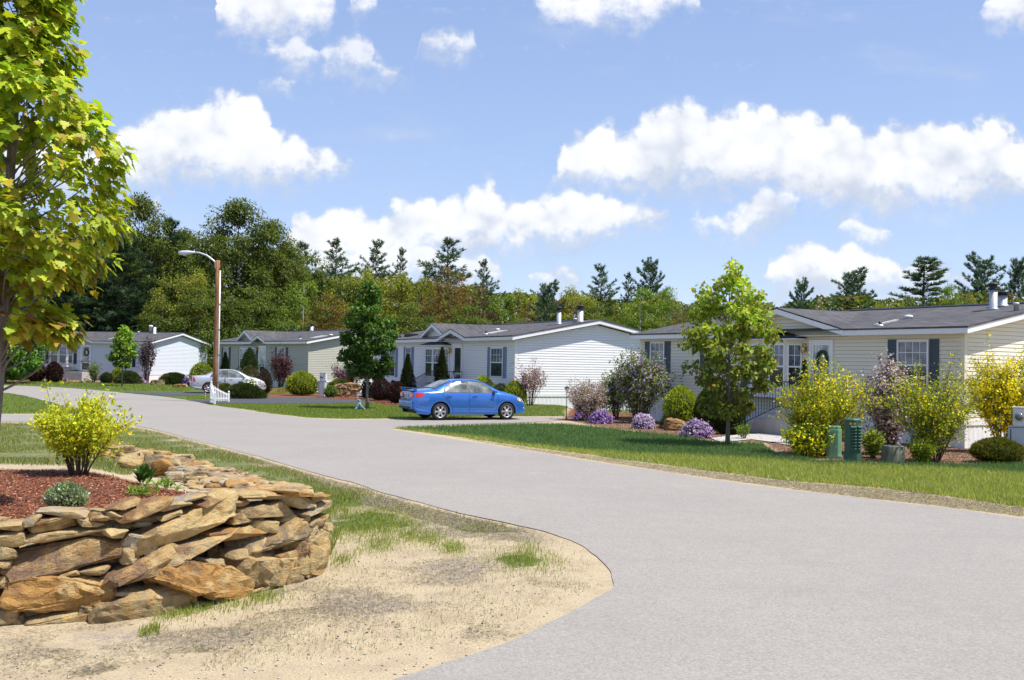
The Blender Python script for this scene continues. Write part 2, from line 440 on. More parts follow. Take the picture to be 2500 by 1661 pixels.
# main carriageway + street in the foreground + the drive of the blue car, one asphalt sheet
right_edge = [(1383, 1023), (1363, 1028), (1279, 1033), (1100, 1038), (1021, 1041), (975, 1044), (958, 1048), (1000, 1054), (1112, 1071), (1271, 1096), (1483, 1123), (1700, 1166), (1937, 1198), (2107, 1219), (2276, 1237), (2500, 1266), (2900, 1310)]
right_edge = [(1383, 1023), (1363, 1028), (1279, 1033), (1100, 1038), (1021, 1041), (975, 1044), (955, 1048), (985, 1054), (1112, 1073), (1271, 1099), (1483, 1133), (1700, 1166), (1937, 1198), (2107, 1219), (2276, 1237), (2500, 1266), (2900, 1330)]
island_edge = [(952, 1661), (1066, 1629), (1235, 1574), (1363, 1510), (1440, 1468), (1480, 1445), (1502, 1430), (1497, 1410), (1490, 1390), (1464, 1362), (1405, 1326), (1350, 1305), (1299, 1292), (1151, 1260), (981, 1218), (871, 1183), (820, 1169), (727, 1144), (612, 1111), (497, 1082), (421, 1060), (344, 1042), (310, 1036), (283, 1034), (200, 1032), (0, 1031)]
side_edge = [(0, 1013), (150, 1013), (262, 1014), (268, 1012), (240, 1005), (180, 996), (119, 981), (59, 966), (0, 957)]
def densify(P, step, jit, seed):
    rr = random.Random(seed); out = []
    for (x0, y0), (x1, y1) in zip(P[:-1], P[1:]):
        L = math.hypot(x1 - x0, y1 - y0); dmid = (y0 + y1) / 2
        st = max(step, dmid * 0.006); n = max(1, min(400, int(L / st)))
        for i in range(n):
            t = i / n; x = x0 + (x1 - x0) * t; y = y0 + (y1 - y0) * t
            j = jit * (fbm(np.array([x]), np.array([y]), 1.1, 4, seed)[0] - 0.5) * 2
            nx, ny = -(y1 - y0) / L, (x1 - x0) / L
            out.append((x + nx * j, y + ny * j))
    out.append(P[-1]); return out
def smooth_poly(P, it=2):
    for _ in range(it):
        Q = [P[0]]
        for a, c in zip(P[:-1], P[1:]):
            Q += [(a[0] * .75 + c[0] * .25, a[1] * .75 + c[1] * .25), (a[0] * .25 + c[0] * .75, a[1] * .25 + c[1] * .75)]
        Q.append(P[-1]); P = Q
    return P
far_w = [(-75, 64)] + gp(road_far[1:])
right_w = gp(right_edge)
isl_w = gp(island_edge)
side_w = gp(side_edge)
isl_s = densify(smooth_poly([(-1.9, 4.2), (-1.35, 5.6)] + isl_w + [(-75, 31.0)], 2), 0.05, 0.07, 3)
side_s = densify(smooth_poly([(-75, 34.9)] + side_w + [(-75, 56.0)], 2), 0.1, 0.10, 4)
far_s = densify(smooth_poly(far_w, 1), 0.1, 0.12, 5)
right_s = densify(smooth_poly(right_w, 2) + [(60, 14)], 0.08, 0.10, 6)
road_poly = far_s + right_s + [(60, -25), (-1.9, -25)] + isl_s + side_s
dd = (lambda pts: pts)
drive_far = gp([(300, 958.6), (600, 957.8), (640, 958), (640, 966), (560, 967), (463, 966.5), (400, 967.2)])
drive_near = gp([(452, 976.5), (505, 978), (570, 971.5), (680, 970.5), (770, 971.2), (830, 975), (905, 980), (910, 983.5), (830, 984), (760, 985.5), (640, 986), (560, 985.2), (500, 986)])
def sheet(name, poly, z, mat, kind='structure'):
    bm = bmesh.new(); vs = [bm.verts.new((x, y, z)) for x, y in poly]
    es = [bm.edges.new((vs[i], vs[(i + 1) % len(vs)])) for i in range(len(vs))]
    r = bmesh.ops.triangle_fill(bm, edges=es, use_beauty=True, use_dissolve=False)
    for f in bm.faces:
        if f.normal.z < 0: f.normal_flip()
    me = bpy.data.meshes.new(name); bm.to_mesh(me); bm.free(); me.materials.append(mat)
    return tag(link(name, me), kind=kind)
# asphalt
def asphalt(name, base, speck, sandy):
    m, bb, out = newmat(name)
    co = coords(bb)
    big = bb.noise(co, 0.35, 4, 0.6); mid = bb.noise(co, 3.0, 4, 0.65); fin = bb.noise(co, 42.0, 3, 0.75)
    vo = bb.n('ShaderNodeTexVoronoi'); bb.put(vo.inputs['Vector'], co); vo.inputs['Scale'].default_value = 70
    c = bb.ramp(fin, [(0.30, tuple(x * 0.74 for x in base)), (0.5, base), (0.70, tuple(min(1, x * 1.3) for x in base))])
    c = bb.mix(bb.mr(big, 0.35, 0.7, 0, 0.22), c, (*[x * 0.72 for x in base], 1))
    c = bb.mix(bb.mr(mid, 0.4, 0.75, 0, 0.18), c, (*[x * 1.28 for x in base], 1))
    streak = bb.noise(bb.mapping(co, (0.25, 1.6, 1), rot=(0, 0, 0.45)), 0.9, 4, 0.6)
    c = bb.mix(bb.mr(streak, 0.55, 0.8, 0, 0.25), c, (*[x * 0.70 for x in base], 1))
    c = bb.mix(bb.mr(vo.outputs['Distance'], 0.22, 0.10, 0, speck), c, (0.62, 0.58, 0.52, 1))
    c = bb.mix(bb.mr(bb.noise(co, 0.8, 6, 0.75), 0.58, 0.82, 0, sandy), c, (0.46, 0.38, 0.27, 1))
    # tar-sealed cracks
    wv_ = bb.n('ShaderNodeTexVoronoi', feature='DISTANCE_TO_EDGE'); bb.put(wv_.inputs['Vector'], bb.mix(0.12, co, bb.noise(co, 1.5, 4, 0.6, out=1))); wv_.inputs['Scale'].default_value = 0.16
    c = bb.mix(bb.m('MULTIPLY', bb.mr(wv_.outputs['Distance'], 0.004, 0.001, 0, 0.0), bb.mr(mid, 0.4, 0.6)), c, (*[x * 0.45 for x in base], 1))
    princ(bb, out, c, 0.85, 0, 0.3, bump(bb, bb.m('ADD', fin, bb.m('MULTIPLY', mid, 0.5)), 0.35, 0.008))
    return m
ASPH = asphalt("old_asphalt", (0.272, 0.250, 0.220), 0.45, 0.45)
ASPHD = asphalt("new_asphalt", (0.065, 0.066, 0.072), 0.15, 0.05)
sheet("road", road_poly, 0.008, ASPH)
sheet("driveway", drive_near, 0.012, ASPHD)
sheet("driveway", drive_far, 0.012, ASPHD)

lawn4 = gp([(955, 1046), (1112, 1067), (1271, 1090), (1483, 1117), (1700, 1146), (1937, 1176), (2140, 1191), (2310, 1212), (2500, 1240), (2900, 1290), (2900, 1150), (2500, 1134), (2350, 1136), (2150, 1134), (2000, 1126), (1900, 1112), (1860, 1084), (1740, 1080), (1650, 1064), (1560, 1056), (1480, 1046), (1380, 1037), (1279, 1036), (1100, 1041)])
lawn3 = gp([(838, 1023), (1000, 1022), (1240, 1017), (1378, 1017), (1390, 1003), (1340, 1001), (1290, 1004), (1150, 1000), (1000, 992), (940, 991), (905, 985), (780, 987), (560, 988), (506, 989), (592, 999), (666, 1011), (754, 1020)])
lawn2 = gp([(452, 974), (520, 975), (560, 968), (700, 962), (780, 962), (700, 958), (600, 969), (463, 968.5)])
lawn1 = [(-70, 66.5)] + gp([(0, 938), (102, 941), (213, 947), (304, 955), (460, 957), (470, 945), (380, 938), (150, 932), (0, 931)]) + [(-70, 72)]
lawnS = gp([(0, 959), (60, 968), (119, 983), (180, 998), (245, 1010), (150, 1011), (0, 1011)]) + [(-60, 35.5), (-60, 55)]
lawnN = [(-60, 30.5)] + gp([(0, 1034), (200, 1034), (283, 1037), (330, 1044), (410, 1064), (480, 1086), (600, 1116), (715, 1150), (800, 1182), (870, 1206)]) + [(-1.88, 10.9), (-2.15, 11.6), (-3.05, 13.2), (-5.0, 16.7), (-6.25, 18.8), (-8.0, 21.5), (-12, 21.5), (-40, 20)]
mulch4 = gp([(1372, 1022), (1420, 1034), (1480, 1044), (1560, 1053), (1650, 1062), (1740, 1075), (1870, 1080), (1900, 1105), (2000, 1121), (2150, 1133), (2350, 1135), (2500, 1133), (2700, 1135), (2700, 1070), (2370, 1085), (2150, 1068), (1900, 1040), (1700, 1020), (1600, 1012), (1500, 1008), (1400, 1008)])
mulch3 = gp([(770, 968), (860, 966), (960, 975), (1060, 985), (1230, 990), (1300, 1000), (1340, 1001), (1290, 1005), (1150, 1001), (1000, 993), (940, 991), (905, 980.5), (830, 975.5), (770, 971.5)])
mulch2 = gp([(600, 966), (700, 958), (790, 958), (775, 969), (680, 970), (600, 971)])
mulch1 = gp([(0, 925), (150, 927), (300, 930), (450, 932), (470, 938), (380, 937), (150, 931), (0, 930)])
lawnP = [(-30, 26)] + gp([(0, 1090), (230, 1095), (300, 1072)]) + gp([(330, 1120), (300, 1150), (230, 1148), (0, 1146)], 0.6) + [(-12, 13.5)]
GREENS = [(lawnP, 0.62), (lawn4, 1.0), (lawn3, 1.0), (lawn2, 0.9), (lawn1, 0.9), (lawnS, 1.0), (lawnN, 0.62)]
# bits of thin green on the sandy verge: (px, py, half width px, half height px, strength)
PATCH = [(905, 1265, 95, 26, 0.95), (845, 1225, 60, 30, 0.95), (865, 1290, 110, 28, 0.9), (960, 1285, 80, 16, .8), (930, 1330, 45, 22, 0.7), (1050, 1318, 35, 18, 0.7), (1105, 1340, 30, 14, .7), (1280, 1368, 75, 24, 0.9), (1285, 1345, 30, 20, 0.5), (1000, 1310, 22, 12, .6), (500, 1485, 75, 16, 0.9), (640, 1460, 50, 14, 0.7), (420, 1500, 60, 14, 0.7), (370, 1540, 20, 12, .5), (835, 1370, 30, 14, .5), (560, 1485, 40, 14, .7), (1170, 1290, 60, 12, .45), (240, 1065, 30, 14, .6)]
THATCH = [(300, 1560, 260, 40, 0.8), (100, 1600, 90, 30, .6), (560, 1545, 150, 30, .7), (900, 1470, 180, 40, 0.8), (1110, 1390, 120, 40, 0.8), (1100, 1290, 170, 30, 0.9), (930, 1230, 120, 26, 0.9), (1250, 1310, 90, 24, .8), (700, 1440, 90, 30, .5), (250, 1640, 60, 16, .6), (1130, 1545, 110, 18, .6), (740, 1490, 120, 20, .6), (1020, 1540, 50, 14, .5), (1300, 1430, 120, 14, .35), (480, 1600, 60, 18, .5)]
def blobs(x, y, lst):
    r = np.zeros_like(x)
    for (a, c, w, h, s) in lst:
        g = G(a, c); wx = w / F_PX * g.y; 
        g2 = G(a, c - h); wy = abs(g2.y - g.y)
        r = np.maximum(r, s * np.exp(-((x - g.x) / wx) ** 2 - ((y - g.y) / wy) ** 2))
    return r
def ground_masks(x, y):
    nz = fbm(x, y, 1.6, 4, 21) - 0.5; nf = fbm(x, y, 6.0, 3, 31) - 0.5
    g = np.zeros_like(x); bg = np.zeros_like(x) 
    for poly, s in GREENS:
        d = poly_mask(x, y, poly)
        g = np.maximum(g, s * sstep(d + nz * 0.5 * np.clip(y / 20, .3, 1), -0.22, 0.30))
    p = blobs(x, y, PATCH); g = np.maximum(g, sstep(p + nz * 0.9 + nf * 0.5, 0.38, 0.8) * 0.85)
    far = sstep(y, 41, 45)
    g = np.maximum(g, far * 0.8)
    g = np.maximum(g, sstep(x, 20, 30) * 0.8)
    th = sstep(blobs(x, y, THATCH) + nz * 0.9 + nf * 0.6, 0.35, 0.8)
    m = np.zeros_like(x)
    for poly in (mulch4, mulch3, mulch2, mulch1):
        m = np.maximum(m, sstep(poly_mask(x, y, poly) + nz * 0.3, -0.15, 0.1))
    mr_ = sstep(poly_mask(x, y, mulch_poly) + nf * 0.2, -0.04, 0.06)
    return g, th, np.maximum(m * 1.0, mr_), mr_
ys = np.concatenate([[-30, -10, 0], np.exp(np.arange(math.log(1.6), math.log(150), 0.0105)), [170, 220, 320, 600, 1500, 3500]])
t_ = np.arange(-3.25, 3.25, 0.0125); xs = 6.5 * np.sinh(t_) - 1.0
xs = np.concatenate([[-3500, -1500, -600, -250], xs, [250, 600, 1500, 3500]])
XX, YY = np.meshgrid(xs, ys)
ZZ = ground_h(XX, YY)
g_, th_, mu_, mr2 = ground_masks(XX, YY)
nx_, ny_ = len(xs), len(ys)
idx = np.arange(nx_ * ny_).reshape(ny_, nx_)
Fq = np.stack([idx[:-1, :-1], idx[:-1, 1:], idx[1:, 1:], idx[1:, :-1]], -1).reshape(-1, 4)
redness = np.where((YY > 40) | (mr2 > 0.3), 1.0, 0.0)
cols = np.stack([g_.ravel(), th_.ravel(), mu_.ravel()], 1)
me = mesh_np("ground", np.stack([XX.ravel(), YY.ravel(), ZZ.ravel()], 1), Fq, [], cols, smooth=True)
ra = me.color_attributes.new("Kind", 'FLOAT_COLOR', 'POINT')
k4 = np.ones((len(redness.ravel()), 4), np.float32); k4[:, 0] = redness.ravel(); ra.data.foreach_set("color", k4.ravel())
m, bb, out = newmat("ground_soil")
co = coords(bb)
A = bb.n('ShaderNodeAttribute', attribute_name='Col'); sA = bb.n('ShaderNodeSeparateColor'); bb.put(sA.inputs[0], A.outputs[0])
Kd = bb.n('ShaderNodeAttribute', attribute_name='Kind'); sK = bb.n('ShaderNodeSeparateColor'); bb.put(sK.inputs[0], Kd.outputs[0])
n1 = bb.noise(co, 2.2, 5, 0.65); n2 = bb.noise(co, 55, 3, 0.8); n3 = bb.noise(co, 12, 5, 0.7); n4 = bb.noise(co, 0.7, 4, 0.6)
sand = bb.ramp(n2, [(0.28, (0.21, 0.165, 0.11)), (0.48, (0.41, 0.33, 0.21)), (0.72, (0.56, 0.47, 0.32))])
sand = bb.mix(bb.mr(n1, 0.42, 0.68, 0, 0.55), sand, (0.29, 0.22, 0.15, 1))
sand = bb.mix(bb.mr(n3, 0.5, 0.8, 0, 0.5), sand, (0.45, 0.37, 0.24, 1))
that = bb.ramp(n2, [(0.3, (0.11, 0.09, 0.08)), (0.55, (0.28, 0.235, 0.20)), (0.75, (0.46, 0.40, 0.33))])
gfl = bb.ramp(n3, [(0.3, (0.045, 0.075, 0.018)), (0.55, (0.085, 0.12, 0.026)), (0.78, (0.17, 0.17, 0.06))])
gfl = bb.mix(bb.mr(n2, 0.4, 0.75, 0, 0.5), gfl, (0.045, 0.085, 0.015, 1))
gfl = bb.mix(bb.mr(n4, 0.45, 0.7, 0, 0.4), gfl, (0.13, 0.14, 0.04, 1))
red = bb.ramp(n2, [(0.3, (0.05, 0.018, 0.011)), (0.52, (0.18, 0.072, 0.042)), (0.75, (0.32, 0.15, 0.09))])
brn = bb.ramp(n2, [(0.3, (0.06, 0.035, 0.022)), (0.52, (0.20, 0.115, 0.07)), (0.75, (0.38, 0.26, 0.17))])
mulchc = bb.mix(sK.outputs[0], brn, red)
c = bb.mix(bb.m('MULTIPLY', sA.outputs[1], bb.mr(n3, 0.35, 0.6)), sand, that)
c = bb.mix(bb.mr(bb.m('ADD', sA.outputs[0], bb.m('MULTIPLY', bb.m('SUBTRACT', n3, 0.5), 0.7)), 0.3, 0.75), c, gfl)
c = bb.mix(sA.outputs[2], c, mulchc)
princ(bb, out, c, 0.95, 0, 0.15, bump(bb, bb.m('ADD', n2, bb.m('MULTIPLY', n3, 1.5)), 0.5, 0.02))
me.materials.append(m)
tag(link("ground", me), kind='structure')
# ------------------------------------------------------------------ vegetation
def nrm(a): return a / (np.linalg.norm(a, axis=1, keepdims=True) + 1e-9)
def T_leaf(w=0.5, fold=0.12):
    V = np.array([(0, 0, 0), (0.45, -w / 2, fold), (1, 0, -0.05), (0.45, w / 2, fold)], float)
    return V, np.array([(0, 1, 2), (0, 2, 3)])
def T_maple():
    half = [(0.0, 0.0), (0.10, 0.20), (-0.04, 0.44), (0.22, 0.36), (0.34, 0.60), (0.48, 0.36), (0.60, 0.40), (0.66, 0.17), (0.80, 0.20), (1.02, 0.0)]
    up = [(x, y, 0.10 * y - 0.16 * x * x) for x, y in half]
    dn = [(x, -y, 0.10 * y - 0.16 * x * x) for x, y in half[1:-1]]
    V = up + dn[::-1]
    n = len(V); V.append((0.36, 0, -0.02))
    return np.array(V, float), np.array([(n, i, (i + 1) % n) for i in range(n)])
def T_lobed():
    V = [(0, 0, 0), (0.1, 0.42, 0.05), (0.5, 0.34, 0.0), (1, 0, -0.15), (0.5, -0.34, 0.0), (0.1, -0.42, 0.05)]
    return np.array(V, float), np.array([(0, 3, 2), (0, 2, 1), (0, 4, 3), (0, 5, 4)])
def T_needle(n=5, w=0.10, spread=0.5, seed=3):
    r = np.random.default_rng(seed); V = []; Fc = []
    for i in range(n):
        a = 2 * math.pi * i / n; d = np.array([1, math.cos(a) * spread, math.sin(a) * spread]); d /= np.linalg.norm(d); d *= 0.7 + 0.3 * r.random()
        s = np.cross(d, [0.3, 0.9, 0.2]); s = s / np.linalg.norm(s) * w
        k = len(V); V += [tuple(-s * 0.5), tuple(s * 0.5), tuple(d + s * .2), tuple(d - s * .2)]; Fc += [(k, k + 1, k + 2), (k, k + 2, k + 3)]
    return np.array(V), np.array(Fc)
def T_blade():
    return np.array([(-0.5, 0, 0), (0.5, 0, 0), (0.12, 0.12, 0.6), (0, 0.4, 1.0)], float), np.array([(0, 1, 2), (0, 2, 3)])
def stamp(tmpl, P, A, N, S, cols):
    """copies of a template: local x along A, local z towards N"""
    V, Fc = tmpl; n = len(P); k = len(V)
    A = nrm(A); Y = nrm(np.cross(N, A)); Z = np.cross(A, Y)
    S = np.asarray(S, float)
    if S.ndim == 1: S = np.stack([S, S, S], 1)
    L = V[None] * S[:, None, :]
    W_ = P[:, None] + L[..., 0:1] * A[:, None] + L[..., 1:2] * Y[:, None] + L[..., 2:3] * Z[:, None]
    F_ = (Fc[None] + (np.arange(n) * k)[:, None, None]).reshape(-1, Fc.shape[1])
    return W_.reshape(-1, 3), F_, np.repeat(cols, k, 0)
def join(parts):
    V = []; Fc = []; Cc = []; o = 0
    for v_, f_, c_ in parts:
        V.append(v_); Fc.append(f_ + o); Cc.append(c_); o += len(v_)
    return np.concatenate(V), np.concatenate(Fc), np.concatenate(Cc)
def pick(cols, n, g, jit=0.18):
    """cols: list of (rgb, weight)"""
    w = np.array([c[1] for c in cols], float); w /= w.sum()
    i = g.choice(len(cols), n, p=w); base = np.array([c[0] for c in cols])[i]
    return np.clip(base * (1 + jit * g.standard_normal((n, 1))) * (1 + 0.06 * g.standard_normal((n, 3))), 0.003, 0.95)
def randdir(n, g): return nrm(g.standard_normal((n, 3)))
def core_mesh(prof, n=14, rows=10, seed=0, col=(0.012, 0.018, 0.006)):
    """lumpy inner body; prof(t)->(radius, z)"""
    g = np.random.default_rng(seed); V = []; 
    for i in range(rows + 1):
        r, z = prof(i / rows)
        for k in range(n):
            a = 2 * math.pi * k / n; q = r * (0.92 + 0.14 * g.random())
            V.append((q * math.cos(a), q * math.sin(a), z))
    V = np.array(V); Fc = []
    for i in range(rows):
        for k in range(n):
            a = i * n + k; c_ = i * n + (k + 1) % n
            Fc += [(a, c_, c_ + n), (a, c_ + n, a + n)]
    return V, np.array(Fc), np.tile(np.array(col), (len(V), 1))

def limb(mb, p0, p1, r0, r1, g, sag=0.1, seg=5, n=6):
    p0 = Vector(p0); p1 = Vector(p1); L = (p1 - p0).length; pts = []
    off = Vector(g.standard_normal(3)) * L * 0.06
    for i in range(seg + 1):
        t = i / seg; p = p0.lerp(p1, t) + off * math.sin(math.pi * t) + Vector((0, 0, -sag * L * math.sin(math.pi * t)))
        pts.append(p)
    mb.tube(pts, [r0 + (r1 - r0) * (i / seg) for i in range(seg + 1)], n)
    return pts

def decid_tree(seed, H, cw, base, prof, ncl, nleaf, lsize, cols, tmpl=None, clr=0.16, trunk_r=None, lean=0.0, topcols=None, droop=0.35, bark=BARK, mat=LEAF, inner=0.25, hgrad=None):
    """returns (crown mesh, trunk mesh). prof(t) relative crown radius (0..1) at relative crown height t"""
    g = np.random.default_rng(seed); tmpl = tmpl or T_leaf()
    mb = MB(); tr = trunk_r or H * 0.013
    tp = []
    top = H * 0.93
    nseg = 9
    for i in range(nseg + 1):
        t = i / nseg
        tp.append(Vector((lean * t * H + 0.012 * H * math.sin(3.1 * t + seed) * t, 0.012 * H * math.sin(2.3 * t + seed * 2) * t, t * top)))
    mb.tube(tp, [tr * (1.25 if i == 0 else 1) * (1 - 0.88 * i / nseg) for i in range(nseg + 1)], 9)
    def trunk_at(z):
        f = min(max(z / top, 0), 1) * nseg; i = min(int(f), nseg - 1); return tp[i].lerp(tp[i + 1], f - i)
    CP = []; tries = 0
    while len(CP) < ncl and tries < 20000:
        tries += 1
        t = g.random(); z = base + (H - base) * t
        rmax = prof(t) * cw / 2
        if g.random() > (rmax / (cw / 2)) ** 1.0 + 0.05: continue
        r = rmax * (inner + (1 - inner) * g.random() ** 0.5); a = g.random() * 2 * math.pi
        c = trunk_at(z)
        CP.append((c.x + r * math.cos(a), c.y + r * math.sin(a), z))
    CP = np.array(CP)
    for c in CP:
        if g.random() < 0.75:
            rr = math.hypot(c[0], c[1]); z0 = max(base * 0.85, c[2] - rr * (0.5 + 0.5 * g.random()))
            z0 = min(z0, c[2] - 0.03 * H)
            p0 = trunk_at(max(z0, base * 0.8)); r0 = tr * 0.34 * (1 - 0.6 * z0 / H)
            limb(mb, p0, c, r0, r0 * 0.25, g, 0.05, 4, 5)
    per = nleaf // len(CP); n = per * len(CP)
    ci = np.repeat(np.arange(len(CP)), per)
    rad = clr * cw * (0.65 + 0.7 * g.random(len(CP)))[ci]
    d = randdir(n, g); q = g.random(n) ** 0.45
    P = CP[ci] + d * (rad * q)[:, None] * np.array([1.15, 1.15, 0.8])
    A = nrm(d * 0.6 + randdir(n, g) * 0.6 + np.array([0, 0, -droop]))
    N = nrm(randdir(n, g) * 0.8 + np.array([0, 0, 0.9]) + d * 0.3)
    S = lsize * (0.65 + 0.6 * g.random(n))
    hh = (P[:, 2] - base) / (H - base)
    col = pick(cols, n, g)
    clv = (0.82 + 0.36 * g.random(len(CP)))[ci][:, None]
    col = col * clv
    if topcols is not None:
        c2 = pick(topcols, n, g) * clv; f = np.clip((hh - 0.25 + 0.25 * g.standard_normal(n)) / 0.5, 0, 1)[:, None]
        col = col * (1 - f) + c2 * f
    V, Fc, Cc = stamp(tmpl, P, A, N, S, np.clip(col, 0.003, 0.9))
    crown = mesh_np("crown", V, Fc, mat, Cc)
    to = mb.build("trunk_tmp", bark); tm = to.data; bpy.data.objects.remove(to)
    return crown, tm

def pine_tree(seed, H, cw, base, cols, dens=1.0, upt=0.25, gap=0.0, tsize=0.42, whorl=0.62, taper=0.85, nb=6, trunk_r=None):
    g = np.random.default_rng(seed); mb = MB(); tr = trunk_r or H * 0.013
    mb.tube([(0.01 * H * math.sin(seed + 2 * t), 0, H * 0.97 * t) for t in (0, .2, .4, .6, .8, 1)], [tr * (1.2 - 1.12 * t) for t in (0, .2, .4, .6, .8, 1)], 8)
    P = []; A = []; N = []; z = base
    while z < H * 0.985:
        t = (z - base) / (H - base)
        env = (1 - t) ** taper * (0.75 + 0.25 * min(1, t * 5)) 
        k = nb + int(g.integers(-1, 2)); a0 = g.random() * 6.28
        for i in range(k):
            L = cw / 2 * env * (0.42 + 0.78 * g.random()) + 0.12 * (1 - t)
            if g.random() < gap: L *= 0.5
            if L < 0.12: L = 0.12
            a = a0 + 6.283 * i / k + 0.25 * g.standard_normal()
            el = upt + 0.55 * t ** 2 + 0.12 * g.standard_normal() - 0.1 * (1 - t)
            d = np.array([math.cos(a) * math.cos(el), math.sin(a) * math.cos(el), math.sin(el)])
            p0 = np.array([0, 0, z]); p1 = p0 + d * L + np.array([0, 0, 0.06 * L])
            mb.tube([tuple(p0), tuple(p0 + d * L * 0.5 + np.array([0, 0, -0.03 * L])), tuple(p1)], [tr * 0.28 * (1 - .6 * t), tr * 0.18 * (1 - .6 * t), 0.008], 4, False)
            m_ = max(5, int(dens * L * 15))
            s = 0.22 + 0.8 * g.random(m_) ** 0.8
            side = np.cross(d, [0, 0, 1]); side /= np.linalg.norm(side) + 1e-9
            off = (g.random(m_) - 0.5) * 2 * 0.34 * L * (1.05 - s * 0.75)
            pp = p0 + np.outer(s * L, d) + np.outer(off, side) + np.stack([0 * s, 0 * s, 0.06 * L * s ** 2 + 0.06 * g.standard_normal(m_)], 1)
            P.append(pp); A.append(d * 0.7 + np.outer(np.sign(off) * 0.5, side) + randdir(m_, g) * 0.35 + np.array([0, 0, 0.35]))
            N.append(randdir(m_, g) * 0.5 + np.array([0, 0, 1.0]))
        z += whorl * (0.75 + 0.5 * g.random()) * (1 - 0.35 * t)
    P = np.concatenate(P); A = np.concatenate(A); N = np.concatenate(N); n = len(P)
    col = pick(cols, n, g, 0.2)
    V, Fc, Cc = stamp(T_needle(5, 0.16, 0.6, seed), P, A, N, tsize * (0.7 + 0.6 * g.random(n)), col)
    crown = mesh_np("crown", V, Fc, NEEDLE, Cc)
    to = mb.build("trunk_tmp", BARK); tm = to.data; bpy.data.objects.remove(to)
    return crown, tm

def put_tree(proto, loc, sx, sz, rz, label, cat="tree", group=None, name="tree"):
    crown, trunk = proto
    e = empty(name, loc, rz, label, cat, group)
    e.scale = (sx, sx, sz)
    link("trunk", trunk, e); link("crown", crown, e)
    return e

